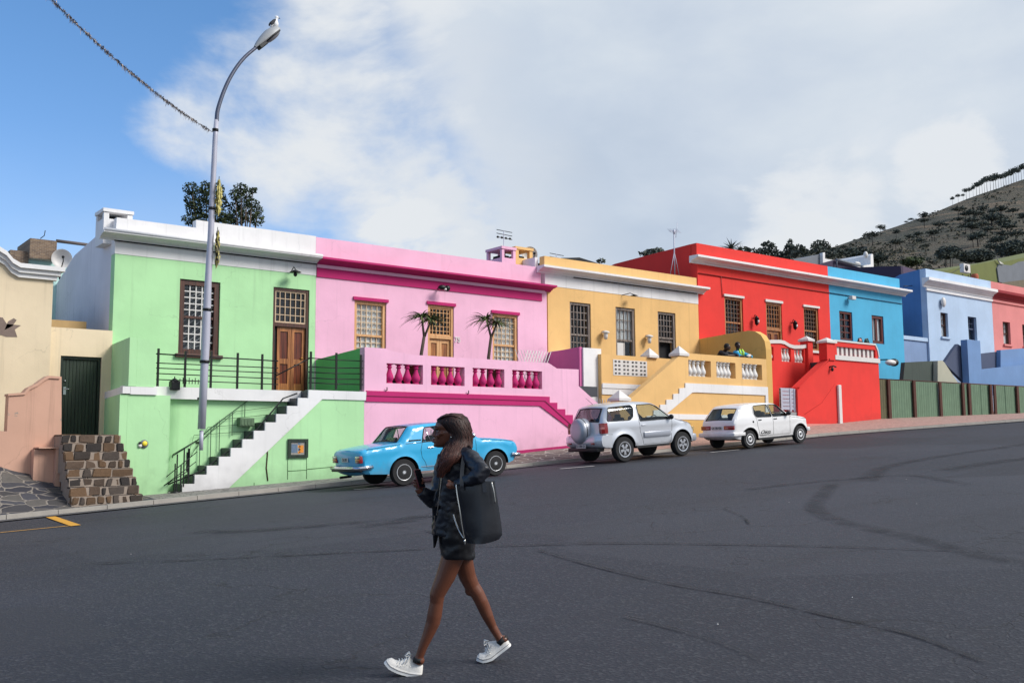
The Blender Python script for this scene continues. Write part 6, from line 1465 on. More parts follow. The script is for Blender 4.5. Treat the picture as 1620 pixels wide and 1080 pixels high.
# palm tuft on the skyline
b = P(1157, 392, 60); pt = thing('palm_tree', 'small palm crown showing just above the red parapet', 'palm tree', (b.x, 60, land(b.x, 60)))
bm = bm_(); rosette(bm, P(1157, 393, 60), 60, 1.3, .07, .9, .35); rosette(bm, P(1170, 396, 60), 30, .7, .045, .9, .35); obj('crown', bm, M_far, pt, recalc=False)
bm = bm_(); tube(bm, [(b.x, 60, land(b.x, 60)), P(1157, 395, 60)], [.3, .2], 8); obj('trunk', bm, M_barkf, pt)

# two tree aloes on the pink terrace
def aloe(label, heads, base, rs, pot):
    Y = 22.7; bz = PFL; bb = P(base[0], base[1], Y); t = thing('tree_aloe', label, 'plant', (bb.x, Y, bz), 'forked tree aloes on the pink terrace')
    fk = P(base[2], base[3], Y)
    bm = bm_(); tube(bm, [(bb.x, Y, bz), bb, fk], [.06, .048, .042], 9)
    for (u, v) in heads: h = P(u, v, Y); tube(bm, [fk-Vector((0, 0, .03)), fk.lerp(h, .5)+Vector((.02 if h.x > fk.x else -.0, 0, 0)), h], [.036, .030, .026], 8)
    obj('trunk', bm, M_bark, t, smooth=True)
    for (u, v) in heads:
        bm = bm_(); rosette(bm, P(u, v+1, Y), 60, rs, .022, .55, .85); obj('leaf_rosette', bm, M_aloe, t, recalc=False)
    pz = P(pot[0], 606, Y); p_ = thing('potted_plant', 'low spiky plant behind the magenta balusters, '+('left one' if pot[0] < 700 else 'right one'), 'plant', (pz.x, 22.3, PFL))
    bm = bm_(); rosette(bm, Vector((pz.x, 22.3, PFL+.42)), 30, .34, .03, .7, .5); obj('leaves', bm, M_lf, p_, recalc=False)
    bm = bm_(); lathe(bm, [(0, 0), (.15, 0), (.2, .32), (.22, .34), (.19, .36), (0, .33)], (pz.x, 22.3, PFL), 14); obj('pot', bm, plain('pot_clay', (120, 74, 56), .8), p_, smooth=True, auto=40)
aloe('forked tree aloe before the pink house door, left of the two', [(667, 500), (682, 504)], (666.5, 560, 671, 532), .60, (640,))
aloe('forked tree aloe before the right pink window, right of the two', [(769, 504), (786, 510)], (773, 565, 777, 532), .60, (775,))
bm = bm_(); a, b = P(815, 590, 23.2), P(852, 590, 23.2)
for i in range(9):
    x = a.x+(b.x-a.x)*i/8; tube(bm, [(x, 23.2, PFL), (x+.5, 23.2, PFL+1.1)], .012, 4); tube(bm, [(x+.5, 23.2, PFL), (x, 23.2, PFL+1.1)], .012, 4)
top('trellis', bm, M_mwhite, 'white criss-cross trellis behind the rightmost magenta balusters', 'trellis')

# stone pines along the ridge and on the hillside
def pine_proto(h=1.0):
    t = thing('pine_tree', 'x', 'tree', (0, 0, 0))
    bm = bm_(); leaves(bm, (0, 0, .84), (.40, .40, .17), 170, .055, shell=.3); leaves(bm, (.14, 0, .8), (.26, .2, .1), 60, .05, shell=.2); leaves(bm, (-.2, .1, .78), (.2, .2, .08), 50, .05, shell=.2)
    cr_ = obj('crown', bm, M_far, t, recalc=False)
    bm = bm_(); tube(bm, [(0, 0, -.08), (.02, 0, .4), (0, 0, .72)], [.022, .017, .013], 5)
    for d in ((.2, .05), (-.2, 0), (.05, -.2), (-.1, .2)): tube(bm, [(0, 0, .66), (d[0], d[1], .82)], [.012, .006], 4)
    obj('trunk', bm, M_barkf, t); return t
proto = pine_proto(); first = True
def put_pine(p, h, w_, label, group):
    global first
    o = proto if first else copy_tree(proto); first = False
    o.location = p; o.scale = (h*w_, h*w_, h); o.rotation_euler = (0, 0, random.random()*6.28); o['label'] = label; o['group'] = group; o['category'] = 'tree'; o.name = 'pine_tree'; return o
random.seed(5)
ru = [1507, 1516, 1524, 1529, 1534, 1540, 1545, 1550, 1554, 1558, 1562, 1567, 1572, 1576, 1580, 1584, 1588, 1592, 1596, 1600, 1604, 1608, 1612, 1616, 1621, 1626, 1632, 1640]
for i, u in enumerate(ru):
    p = hill_pt(u, 0, False); h = (12.5 if i < 3 else 17) if i < 6 else 21; hm = h*1.0/F_PX*(p.length)
    put_pine(p+Vector((0, 0, -.5)), hm*random.uniform(.9, 1.12), random.uniform(.5, .8), 'tall bare-stemmed umbrella pine standing in the row along the ridge', 'umbrella pines in a row on the ridge')
for i in range(62):
    z_ = random.random()
    if z_ < .5: u, v = random.gauss(1570, 42), random.uniform(342, 378)
    elif z_ < .75: u, v = random.gauss(1590, 30), random.uniform(385, 418)
    elif z_ < .9: u, v = random.uniform(1330, 1500), random.uniform(372, 412)
    else: u, v = random.uniform(1420, 1480), random.uniform(355, 400)
    if u < 1300: continue
    rv = ridge_v(u); t = (v-rv)/(468-rv)
    if t < .06: continue
    p = hill_pt(u, t); hpx = random.uniform(13, 22)*(1+.3*t); hm = hpx/F_PX*p.length
    put_pine(p+Vector((0, 0, -hm*.1)), hm, random.uniform(1.0, 1.6), 'dark umbrella pine on the open hillside below the ridge', 'dark pines scattered over the hillside')
for u, hpx in ((1398, 7), (1441, 9), (1434, 7), (1462, 7), (1476, 6), (1378, 5), (1352, 6)):
    p = hill_pt(u, 0, False); put_pine(p+Vector((0, 0, -2)), hpx/F_PX*p.length, 1.3, 'small lone tree on the lower skyline of the hill', 'small trees dotted on the lower skyline')
# scrub cover
bm = bm_()
for i in range(2600):
    u = random.uniform(1200, 1680); rv = ridge_v(u); t = random.random()**.8
    if noise.noise(Vector((u*.02, t*5, 1))) < -.12 and t < .8: continue
    p = hill_pt(u, t); s = p.length/F_PX*random.uniform(1.5, 4.5)
    leaves(bm, p+Vector((0, 0, s*.3)), (s*1.2, s, s*.7), 7, s*.5)
for i in range(900):
    u = random.uniform(1240, 1470); t = random.uniform(.25, 1)
    if random.random() < (u-1240)/330: continue
    p = hill_pt(u, t); s = p.length/F_PX*random.uniform(3, 8); leaves(bm, p+Vector((0, 0, s*.4)), (s*1.2, s, s*.8), 16, s*.3)
tag(obj('scrub', bm, M_far2, recalc=False), 'grey green scrub covering the hillside', 'scrub', kind='stuff')
for i, (u, v, ru_, rv_, lab) in enumerate(((1443, 412, 14, 9, 'round dark bush above the purple walled house'), (1500, 400, 16, 11, 'dark bush cluster above the light blue parapet'), (1535, 402, 20, 12, 'dark tree mass behind the air conditioning unit'), (1560, 405, 16, 11, 'dark tree mass above the olive wall, left of its white chip'), (1600, 392, 20, 16, 'dark tree mass above the olive wall at the right edge'), (1385, 408, 16, 9, 'bushy tree behind the white chimney block'), (1350, 400, 22, 11, 'broad dark green tree above the cyan parapet'))):
    Y = 100; b = P(u, 440, Y); cl = [(u+random.uniform(-ru_, ru_)*.6, v+random.uniform(-rv_, rv_)*.5, ru_*.5, rv_*.55) for _ in range(6)]
    tree('tree', lab, 'tree', (b.x, Y, land(b.x, Y)), treeclumps(cl, Y), 130, .32, mat=M_far if i else M_lf, tr=.3, bark=M_barkf)
# ================================================================== PARKED CARS
M_tyre = plain('tyre_rubber', (30, 30, 32), .85, var=.25, scale=10, bmp=.2); M_trim = plain('trim_black', (24, 24, 26), .5, var=.1); M_chrome = plain('chrome_bright', (215, 215, 220), .12, 1., var=.05)
M_alloy = plain('alloy', (196, 198, 204), .28, .75, var=.08); M_under = plain('underbody', (14, 14, 15), .95); M_cglass = glass_mat('car_glass', (.80, .86, .84), .045); M_tint = glass_mat('car_glass_tinted', (.42, .46, .46), .06, .15)
M_lens = plain('lens_red', (130, 14, 18), .15, var=.2, scale=30, coat=1.); M_amb = plain('lens_amber', (214, 110, 40), .2, coat=1.); M_seat = plain('seat_dark', (44, 46, 52), .8); M_seatg = plain('seat_grey', (150, 146, 136), .9); M_plate = plain('plate_white', (196, 196, 190), .5, var=.1, scale=30); M_ink = plain('plate_ink', (30, 36, 60), .6)
def chaikin(pts, n=1, keep=True):
    for _ in range(n):
        q = [pts[0]]
        for a, b in zip(pts, pts[1:]): q += [(a[0]*.75+b[0]*.25, a[1]*.75+b[1]*.25), (a[0]*.25+b[0]*.75, a[1]*.25+b[1]*.75)]
        q.append(pts[-1]); pts = q
    return pts
def densify(pts, s):
    o = [pts[0]]
    for a, b in zip(pts, pts[1:]):
        n = max(1, int(math.hypot(b[0]-a[0], b[1]-a[1])/s+.5))
        o += [(a[0]+(b[0]-a[0])*k/n, a[1]+(b[1]-a[1])*k/n) for k in range(1, n+1)]
    return o
def rcorner(poly, r_):
    o = []; n = len(poly)
    for i in range(n):
        a, p, b = Vector(poly[i-1]), Vector(poly[i]), Vector(poly[(i+1) % n]); u = (a-p); w_ = (b-p); k = min(r_, u.length*.4, w_.length*.4)
        s0 = p+u.normalized()*k; s1 = p+w_.normalized()*k
        for t in (0, .33, .67, 1): q = s0.lerp(p, t).lerp(p.lerp(s1, t), t); o.append((q.x, q.y))
    q = densify(o+[o[0]], .09)[:-1]
    return q
def inpoly(p, poly):
    x, y = p; c = False; n = len(poly)
    for i in range(n):
        a, b = poly[i], poly[i-1]
        if (a[1] > y) != (b[1] > y) and x < (b[0]-a[0])*(y-a[1])/(b[1]-a[1])+a[0]: c = not c
    return c
def segd(p, a, b):
    dx, dy = b[0]-a[0], b[1]-a[1]; l = dx*dx+dy*dy; t = 0 if l == 0 else max(0, min(1, ((p[0]-a[0])*dx+(p[1]-a[1])*dy)/l))
    return math.hypot(p[0]-a[0]-t*dx, p[1]-a[1]-t*dy)
def car(S):
    root = thing('parked_car', S['label'], 'car', (0, 0, 0), 'cars parked along the kerb'); ORG[root.name] = Vector((0, 0, 0))
    Ln, W, zs, zb = S['L'], S['W']/2, S['sill'], S['belt']
    topl = densify(chaikin(S['top'], 2), .055)
    # bottom line from front to rear with the wheel arches
    ra = S['arch']; hub = S['hub']; bot = []
    xf, xr__ = S['xf'], S['xr']
    def arch(xc):
        h = hub-zs; x = math.sqrt(max(0, ra*ra-h*h)); a0 = math.atan2(zs-hub, x); n = 18
        return [(xc+ra*math.cos(a0+(math.pi-2*a0)*k/n), hub+ra*math.sin(a0+(math.pi-2*a0)*k/n)) for k in range(n+1)]
    bot = [topl[-1]]+[(xf+math.sqrt(ra*ra-(hub-zs)**2)+.02, zs)]+arch(xf)+[(xf-math.sqrt(ra*ra-(hub-zs)**2)-.02, zs), (xr__+math.sqrt(ra*ra-(hub-zs)**2)+.02, zs)]+arch(xr__)+[(xr__-math.sqrt(ra*ra-(hub-zs)**2)-.02, zs), topl[0]]
    bot = densify(bot, .07)[1:-1]
    outline = topl+bot
    rr = S.get('round', .10)
    tsegs = list(zip(topl, topl[1:]))
    def Wf(x, z):
        t = abs(x/Ln-.5)*2; w_ = W*(1-S.get('taper', .07)*max(0, t-.35)**2/.42)
        if z > zb: w_ -= (z-zb)*S['tumble']
        else: w_ -= .10*max(0, (zb-.28-z))**1.5+.02*((z-zb+.1)/.3)**2*0
        cre = S.get('crease')
        if cre: w_ += .012*math.exp(-((z-cre)/.05)**2)
        d = min(segd((x, z), a, b) for a, b in tsegs)
        if d < rr: w_ -= rr*(1-math.sqrt(max(0, 1-(1-d/rr)**2)))*S.get('rk', .8)
        for xc in (xr__, xf):   # flared lips
            q = math.hypot(x-xc, z-hub)-ra
            if q < S.get('flw', .07) and z > zs: w_ += S.get('flare', .012)*(1-max(0, q)/S.get('flw', .07))**.6
        return w_
    wins = S['windows']
    # constrained triangulation of the side
    pts = [Vector(p) for p in outline]; edges = [(i, (i+1) % len(outline)) for i in range(len(outline))]
    wl = []
    for w_ in wins:
        q = rcorner(w_['poly'], w_.get('cr', .045)); wl.append(q); k = len(pts); pts += [Vector(p) for p in q]; edges += [(k+i, k+(i+1) % len(q)) for i in range(len(q))]
    st = .075; nx = int(Ln/st)
    for i in range(nx+1):
        for j in range(int(1.8/st)):
            p = (i*st+.01, .2+j*st+(i % 2)*st*.5)
            if inpoly(p, outline) and min(segd(p, outline[a], outline[(a+1) % len(outline)]) for a in range(len(outline))) > .03 and all(min(segd(p, q[a], q[a-1]) for a in range(len(q))) > .025 for q in wl): pts.append(Vector(p))
    vs, es, fs, *_r = delaunay_2d_cdt(pts, edges, [], 0, 1e-5)
    bm = bm_()
    for s in (-1, 1):
        vv = [bm.verts.new((v.x, s*Wf(v.x, v.y), v.y)) for v in vs]
        for f in fs:
            c = (sum(vs[i].x for i in f)/3, sum(vs[i].y for i in f)/3)
            if not inpoly(c, outline) or any(inpoly(c, q) for q in wl): continue
            try: bm.faces.new([vv[i] for i in (f if s < 0 else reversed(f))])
            except ValueError: pass
    # strips across the top, front and back
    NC = 12; glassf = []; cols_ = [-1+2*k/NC for k in range(NC+1)]
    cx_ = Ln*.5; cz_ = .6
    def across(i):
        x, z = topl[i]; a = topl[max(0, i-1)]; b = topl[min(len(topl)-1, i+1)]; nx_, nz_ = -(b[1]-a[1]), (b[0]-a[0]); l = math.hypot(nx_, nz_) or 1; nx_, nz_ = nx_/l, nz_/l
        w_ = Wf(x, z); bow = S['bow'](x, z, nz_)
        return [(x+nx_*bow*(1-t*t), w_*t, z+nz_*bow*(1-t*t)) for t in cols_]
    prev = None
    gl = {'rear': bm_(), 'wind': bm_()}
    for i in range(len(topl)):
        r_ = across(i)
        if prev:
            mx_, mz = (topl[i][0]+topl[i-1][0])/2, (topl[i][1]+topl[i-1][1])/2
            reg = None
            for key in ('rear', 'wind'):
                g = S[key]
                if g[0] <= mx_ <= g[1] and g[2] <= mz <= g[3]: reg = key
            for k in range(NC):
                q = [prev[0][k], r_[k], r_[k+1], prev[0][k+1]]
                if reg and 0 < k < NC-1: quad(gl[reg], q)
                else:
                    f = quad(bm, q); f.smooth = True
        prev = (r_,)
    bmesh.ops.remove_doubles(bm, verts=bm.verts, dist=.0015)
    body = obj('body', bm, S['paint'], root, smooth=True, auto=42)
    for key, nm in (('rear', 'rear_window'), ('wind', 'windscreen')):
        bmesh.ops.remove_doubles(gl[key], verts=gl[key].verts, dist=.001)
        be = [e for e in gl[key].edges if len(e.link_faces) == 1]
        # rubber seal following the glass border
        loop = []; e = be[0]; v = e.verts[0]; seen = set()
        while e and e not in seen:
            seen.add(e); v = e.other_vert(v); loop.append(v.co.copy()); e = next((x for x in v.link_edges if x in be and x not in seen), None)
        g = obj(nm, gl[key], S.get('reartint', M_cglass) if key == 'rear' else M_cglass, root, smooth=True)
        b3 = bm_(); tube(b3, loop, .016, 6, closed=True); obj('seal', b3, M_trim, g)
    for w_, q in zip(wins, wl):
        for s in (-1, 1):
            b3 = bm_(); r3 = [b3.verts.new((p[0], s*(Wf(*p)-.012), p[1])) for p in q]
            tr = tessellate_polygon([[Vector((p[0], p[1], 0)) for p in q]])
            for t in tr:
                try: b3.faces.new([r3[i] for i in t])
                except ValueError: pass
            wo = obj('side_window', b3, w_.get('mat', M_cglass), root)
            b3 = bm_(); tube(b3, [(p[0], s*(Wf(*p)+.001), p[1]) for p in q], S.get('sealr', .013), 6, closed=True)
            for dv in w_.get('div', []):
                tube(b3, [(dv[0][0], s*(Wf(*dv[0])-.004), dv[0][1]), (dv[1][0], s*(Wf(*dv[1])-.004), dv[1][1])], .012, 6, mi=1 if dv[2] else 0)
            obj('seal', b3, [S.get('seal', M_trim), M_chrome], wo)
    # floor, wells and underside
    bm = bm_(); prev = None; allb = [topl[-1]]+bot+[topl[0]]
    for p in allb:
        w_ = Wf(*p)-.004; r_ = (bm.verts.new((p[0], -w_, p[1])), bm.verts.new((p[0], w_, p[1])))
        if prev: bm.faces.new((prev[0], r_[0], r_[1], prev[1]))
        prev = r_
    box(bm, .35, Ln-.35, -W*.8, W*.8, zs+.01, zs+.06); obj('underside', bm, M_under, root)
    if 'sillbox' in S: bm = bm_(); box(bm, xr__+ra+.06, xf-ra-.06, -W*.97, W*.97, zs-.07, zs+.02); obj('sill', bm, S['sillbox'], root)
    # seams
    b3 = bm_()
    for s in (-1, 1):
        for poly in S['seams']:
            b3 = bm_(); q = densify(poly, .08); tube(b3, [(p[0], s*(Wf(*p)+.0005), p[1]) for p in q], .0055, 4); obj('door_seam', b3, M_trim, root)
    for hx, hz in S['handles']:
        for s in (-1, 1):
            w_ = Wf(hx, hz); b3 = bm_(); bbox(b3, hx-.075, hx+.075, s*w_-.022, s*w_+.022, hz-.014, hz+.014, .008); lathe(b3, [(0, -.012), (.02, -.012), (.02, .026), (0, .026)], (hx+.05, s*w_, hz-.0), 8, 'y'); obj('door_handle', b3, S.get('hmat', M_trim), root)
    # wheels
    for xc in (xr__, xf):
        for s in (-1, 1):
            tr = S['tyre']; tw = S.get('tw', .19); rim_r = S['rim']
            yo = s*(W-.012+S.get('track', 0)); yi = yo-s*tw
            prof = [(rim_r*.98, 0), (rim_r*1.04, .004), (tr*.93, -.004), (tr*.985, .02), (tr, .045), (tr, tw-.045), (tr*.98, tw-.02), (tr*.9, tw), (rim_r*.9, tw)]
            b3 = bm_(); lathe(b3, [(r_, -s*h) for r_, h in prof], (0, 0, 0), 36, 'y')
            wh = obj('wheel', b3, M_tyre, root, smooth=True, auto=40); wh.location = (xc, yo, tr)
            b3 = bm_(); S['rimf'](b3, rim_r, s); rm = obj('rim', b3, S['rimm'], wh, auto=35)
            b3 = bm_(); lathe(b3, [(0, -s*.06), (rim_r*.93, -s*.06)], (0, 0, 0), 24, 'y'); lathe(b3, [(rim_r*.93, -s*.09), (rim_r*.97, -s*.004), (rim_r*.975, -s*.004), (rim_r*.935, -s*.092)], (0, 0, 0), 24, 'y', closed=True); obj('brake_disc', b3, M_under, wh)
    # mirrors
    for s in (-1, 1):
        mx_, mz = S['mirror']; w_ = Wf(mx_, mz); b3 = bm_(); ellipsoid(b3, (mx_, s*(w_+.10), mz+.06), (.055, .10, .075), 12, 8); tube(b3, [(mx_+.02, s*(w_-.01), mz), (mx_, s*(w_+.08), mz+.04)], .022, 6); obj('mirror', b3, S.get('mirm', M_trim), root, smooth=True)
    # cabin
    for (sx, sy, sz, kind) in S['seats']:
        b3 = bm_()
        bbox(b3, sx-.25, sx+.28, sy-.24, sy+.24, zs+.1, zs+.32, .05)
        b2 = bmesh.new(); bbox(b2, -.06, .07, -.23, .23, 0, .58, .05); merge(b3, b2, 0, Matrix.Translation((sx-.24, sy, zs+.25))@Matrix.Rotation(R(-12), 4, 'Y'))
        if kind: bbox(b3, sx-.42, sx-.33, sy-.12, sy+.12, sz-.12, sz+.04, .035); 
        obj('seat', b3, S.get('seatm', M_seat), root, smooth=True, auto=40)
    b3 = bm_(); bbox(b3, S['dash']-.12, S['dash']+.25, -W*.8, W*.8, zb-.25, zb+.0, .05); obj('dashboard', b3, M_trim, root)
    b3 = bm_(); cx2, cy2, cz2 = S['dash']-.22, -.34, zb-.02
    ringp = [Vector((cx2+.07*math.sin(a), cy2+.18*math.cos(a), cz2+.17*math.sin(a))) for a in [2*math.pi*k/20 for k in range(20)]]; tube(b3, ringp, .014, 6, closed=True); tube(b3, [(cx2, cy2, cz2), (cx2+.2, cy2, cz2-.08)], .02, 6); tube(b3, [ringp[0], ringp[10]], .012, 5); obj('steering_wheel', b3, M_trim, root)
    root['_c'] = 1; del root['_c']
    x0 = S['x0']; th = math.atan(.062)
    root.scale = S['scale']; root.location = (x0, S['y'], ground_z(x0)+.014); root.rotation_euler = (0, -th, S.get('yaw', 0))
    return root, Wf, body
def rim_alloy5(bm, r, s):
    lathe(bm, [(r*.86, 0), (r*1.0, s*.004), (r*.98, -s*.02), (r*.84, -s*.03)], (0, 0, 0), 36, 'y', closed=True)
    lathe(bm, [(0, s*.0), (r*.2, s*.0), (r*.24, -s*.03), (0, -s*.03)], (0, 0, 0), 16, 'y')
    for k in range(5):
        a = 2*math.pi*k/5+.3; b2 = bmesh.new(); v = []
        for (x, w_, y) in ((r*.12, r*.13, 0), (r*.5, r*.15, .004), (r*.9, r*.27, -.004)):
            v.append([b2.verts.new((x, s*y, w_)), b2.verts.new((x, s*y, -w_)), b2.verts.new((x, s*(y-.03), -w_*1.1)), b2.verts.new((x, s*(y-.03), w_*1.1))])
        for A, B in zip(v, v[1:]):
            for j in range(4): b2.faces.new((A[j], A[(j+1) % 4], B[(j+1) % 4], B[j]))
        merge(bm, b2, 0, Matrix.Rotation(a, 4, 'Y'))
def rim_mesh(bm, r, s):
    lathe(bm, [(r*.80, -s*.01), (r*.98, s*.004), (r*1.0, -s*.0), (r*.97, -s*.03), (r*.8, -s*.03)], (0, 0, 0), 36, 'y', closed=True)
    lathe(bm, [(0, s*.004), (r*.18, s*.004), (r*.24, -s*.02), (0, -s*.02)], (0, 0, 0), 16, 'y')
    for k in range(16):
        for dr in (-.14, .14):
            a = 2*math.pi*k/16; p = Vector((r*.2*math.cos(a), -s*.008, r*.2*math.sin(a))); q = Vector((r*.84*math.cos(a+dr), -s*.015, r*.84*math.sin(a+dr))); tube(bm, [p, q], r*.05, 4)
def rim_steel(bm, r, s):
    lathe(bm, [(r*.2, s*.0), (r*.42, s*.012), (r*.55, s*.004), (r*.74, -s*.02), (r*.80, -s*.012), (r*.86, -s*.0), (r*1.0, s*.004), (r*1.0, -s*.02), (r*.2, -s*.03)], (0, 0, 0), 36, 'y', closed=True)
def bits(root, name, boxes, mat, r_=.01, mi=None):
    out_ = []
    for b_ in boxes:
        b3 = bm_(); bbox(b3, *b_, min(r_, .45*min(b_[1]-b_[0], b_[3]-b_[2], b_[5]-b_[4]))); out_.append(obj(name, b3, mat, root, smooth=True, auto=40))
    return out_
def plate(root, x, z, txt, wd=.44, hh=.11, tilt=0):
    b3 = bm_(); bbox(b3, x-.012, x, -wd/2, wd/2, z-hh/2, z+hh/2, .004); p = obj('number_plate', b3, M_plate, root)
    text_obj('plate_text', txt, hh*.86, Vector((x-.014, 0, z-.0)), M_ink, p, '-x', bold=.002, stretch=.95, depth=.001)

# ---- blue saloon
P_blue = paint('paint_sky_blue', (48, 168, 216), 0, .28, .7)
S1 = dict(label='vintage sky blue saloon with round arches and chrome bumper parked by the pink wall', L=4.25, W=1.65, sill=.30, belt=.93, tumble=.26, taper=.07, hub=.31, tyre=.31, rim=.19, arch=.375, xr=1.03, xf=3.52, tw=.18, round=.07, rk=.9, flare=.022, flw=.05, crease=.80,
    top=[(.14, .34), (.05, .40), (.03, .62), (.0, .76), (.03, .86), (.12, .90), (.5, .955), (.92, .985), (.98, 1.0), (1.12, 1.16), (1.27, 1.34), (1.35, 1.375), (1.7, 1.405), (2.2, 1.405), (2.56, 1.38), (2.68, 1.345), (2.88, 1.16), (3.06, .985), (3.16, .965), (3.6, .93), (4.0, .87), (4.17, .80), (4.24, .66), (4.2, .48), (4.12, .36)],
    rear=(.985, 1.30, 1.0, 1.355), wind=(2.6, 3.03, 1.0, 1.35), paint=P_blue, bow=lambda x, z, n: (.03 if n > .8 else .05),
    windows=[dict(poly=[(1.52, .985), (1.63, 1.32), (2.15, 1.35), (2.17, .985)], div=[((1.74, .99), (1.66, 1.30), True)], cr=.03), dict(poly=[(2.21, .985), (2.21, 1.35), (2.54, 1.325), (2.68, 1.23), (2.92, .985)], div=[((2.62, .99), (2.60, 1.22), True)])],
    seams=[[(1.52, .96), (1.47, .8), (1.5, .62), (1.58, .5), (1.62, .36)], [(1.64, .36), (2.16, .36), (2.17, .97)], [(2.18, .36), (2.98, .36), (2.96, .97)], [(.98, .97), (.7, .95), (.16, .90)], [(3.12, .95), (4.1, .84)]],
    handles=[(1.72, .84), (2.40, .84)], hmat=M_chrome, mirror=(2.84, .99), mirm=M_chrome, seats=[(2.35, -.36, 1.1, 0), (2.35, .36, 1.1, 0), (1.5, 0, 1., 0)], seatm=plain('seat_black', (36, 36, 38), .7), dash=2.95, rimf=rim_mesh, rimm=plain('rim_silver', (196, 198, 202), .3, .2), x0=10.51, y=18.6+.63, scale=(1, .81, .925))
c1, Wf, _ = car(S1)
b3 = bm_(); tube(b3, [(.26, -.80, .50), (.06, -.815, .49), (-.055, -.72, .485), (-.075, -.4, .485), (-.08, 0, .485), (-.075, .4, .485), (-.055, .72, .485), (.06, .815, .49), (.26, .80, .50)], .048, 8); bp = obj('rear_bumper', b3, M_chrome, c1, smooth=True)
b3 = bm_(); tube(b3, [(.0, -.78, .43), (-.09, -.6, .43), (-.095, .6, .43), (.0, .78, .43)], .03, 6); obj('bumper_rubber', b3, M_trim, bp)
b3 = bm_(); tube(b3, [(4.0, -.80, .50), (4.22, -.80, .49), (4.31, -.6, .485), (4.33, 0, .485), (4.31, .6, .485), (4.22, .80, .49), (4.0, .80, .50)], .045, 8); obj('front_bumper', b3, M_chrome, c1, smooth=True)
for s in (-1, 1):
    b3 = bm_(); a, b = sorted((s*.50, s*.745)); bbox(b3, -.025, .06, a, b, .60, .765, .015, 1)
    bbox(b3, -.032, .0, a+.01, b-.01, .715, .755, .008, 2); bbox(b3, -.032, .0, a+.01, b-.01, .655, .69, .008, 0); bbox(b3, -.032, .0, a+.01, b-.01, .612, .64, .008, 1)
    obj('tail_light', b3, [M_amb, M_lens, M_chrome], c1, smooth=True, auto=40)
    b3 = bm_(); lathe(b3, [(0, 4.22), (.09, 4.22), (.1, 4.15)], (0, s*.62, .66), 14, 'x'); obj('headlight', b3, M_chrome, c1, smooth=True)
plate(c1, -.04, .675, 'CA 591', .34, .10)
for s in (-1, 1):
    b3 = bm_(); y = s*(Wf(1.3, 1.03)+.004); box(b3, 1.18, 1.50, min(y, y-s*.01), max(y, y-s*.01), 1.0, 1.05); obj('pillar_vent', b3, M_trim, c1)
    b3 = bm_(); tube(b3, [(1.10, s*(Wf(1.1, .972)+.002), .972), (1.55, s*(Wf(1.55, .975)+.004), .975)], .009, 5); tube(b3, [(1.45, s*(Wf(1.45, .40)+.0), .40), (3.1, s*(Wf(3.1, .40)+.002), .40)], .012, 5); obj('chrome_strip', b3, M_chrome, c1)
b3 = bm_(); lathe(b3, [(0, 0), (.03, 0), (.03, .02), (0, .02)], (.02, 0, .84), 10, 'x'); obj('boot_lock', b3, M_chrome, c1)
b3 = bm_(); tube(b3, [(.25, .35, .27), (-.03, .35, .26)], .03, 8); obj('exhaust', b3, M_under, c1)

# ---- silver suv
P_sil = paint('paint_silver', (204, 207, 214), .4, .30, .6); P_sil2 = paint('paint_silver_grey', (164, 168, 178), .4, .38, .4)
S2 = dict(label='silver three door off-roader with covered spare wheel on its tailgate', L=3.70, W=1.74, sill=.42, belt=1.10, tumble=.30, taper=.08, hub=.36, tyre=.355, rim=.225, arch=.435, xr=.80, xf=3.08, tw=.22, round=.11, rk=.8, flare=.04, flw=.11, crease=.98,
    top=[(.14, .46), (.03, .50), (.0, .66), (.03, .76), (.10, .80), (.12, 1.0), (.15, 1.14), (.22, 1.30), (.36, 1.52), (.42, 1.60), (.6, 1.645), (1.1, 1.675), (1.7, 1.67), (2.05, 1.64), (2.22, 1.58), (2.55, 1.36), (2.84, 1.15), (2.98, 1.10), (3.3, 1.04), (3.54, .95), (3.64, .82), (3.68, .66), (3.70, .50), (3.64, .38)],
    rear=(.14, .37, 1.16, 1.54), wind=(2.2, 2.84, 1.14, 1.60), paint=P_sil, bow=lambda x, z, n: (.035 if n > .8 else .055), reartint=M_tint,
    windows=[dict(poly=[(.27, 1.17), (.42, 1.555), (1.24, 1.59), (1.30, 1.50), (1.22, 1.25), (1.08, 1.165)], mat=M_tint), dict(poly=[(1.45, 1.12), (1.44, 1.59), (2.0, 1.59), (2.20, 1.52), (2.70, 1.13)])],
    seams=[[(1.40, 1.6), (1.41, 1.1), (1.44, .8), (1.52, .6), (1.56, .44)], [(1.58, .45), (2.60, .45), (2.68, .8), (2.70, 1.11)], [(.14, .80), (.42, .80)], [(2.86, 1.12), (3.58, .92)]],
    handles=[(1.56, 1.0)], hmat=P_sil, mirror=(2.60, 1.12), mirm=M_trim, seats=[(2.0, -.38, 1.3, 1), (2.0, .38, 1.3, 1), (1.05, .3, 1.2, 0)], dash=2.62, rimf=rim_alloy5, rimm=M_alloy, sillbox=M_trim, track=.03, x0=17.44, y=18.6+.71, scale=(.965, .81, .91))
c2, Wf, _ = car(S2)
b3 = bm_(); lathe(b3, [(0, -.235), (.20, -.235), (.31, -.215), (.352, -.17), (.362, -.10), (.36, .06), (.0, .06)], (.03, .06, .93), 32, 'x'); sp_ = obj('spare_wheel_cover', b3, P_sil2, c2, smooth=True, auto=50)
b3 = bm_(); tube(b3, [Vector((-.065, .06+.362*math.cos(a), .93+.362*math.sin(a))) for a in [2*math.pi*k/32 for k in range(32)]], .012, 6, closed=True); obj('cover_ring', b3, M_trim, sp_)
b3 = bm_()   # deep rear bumper wrapping the corners
prof = [(-.055, .84, .50), (-.06, .845, .72), (-.02, .83, .80)]
for s in (-1, 1): pass
rings = []
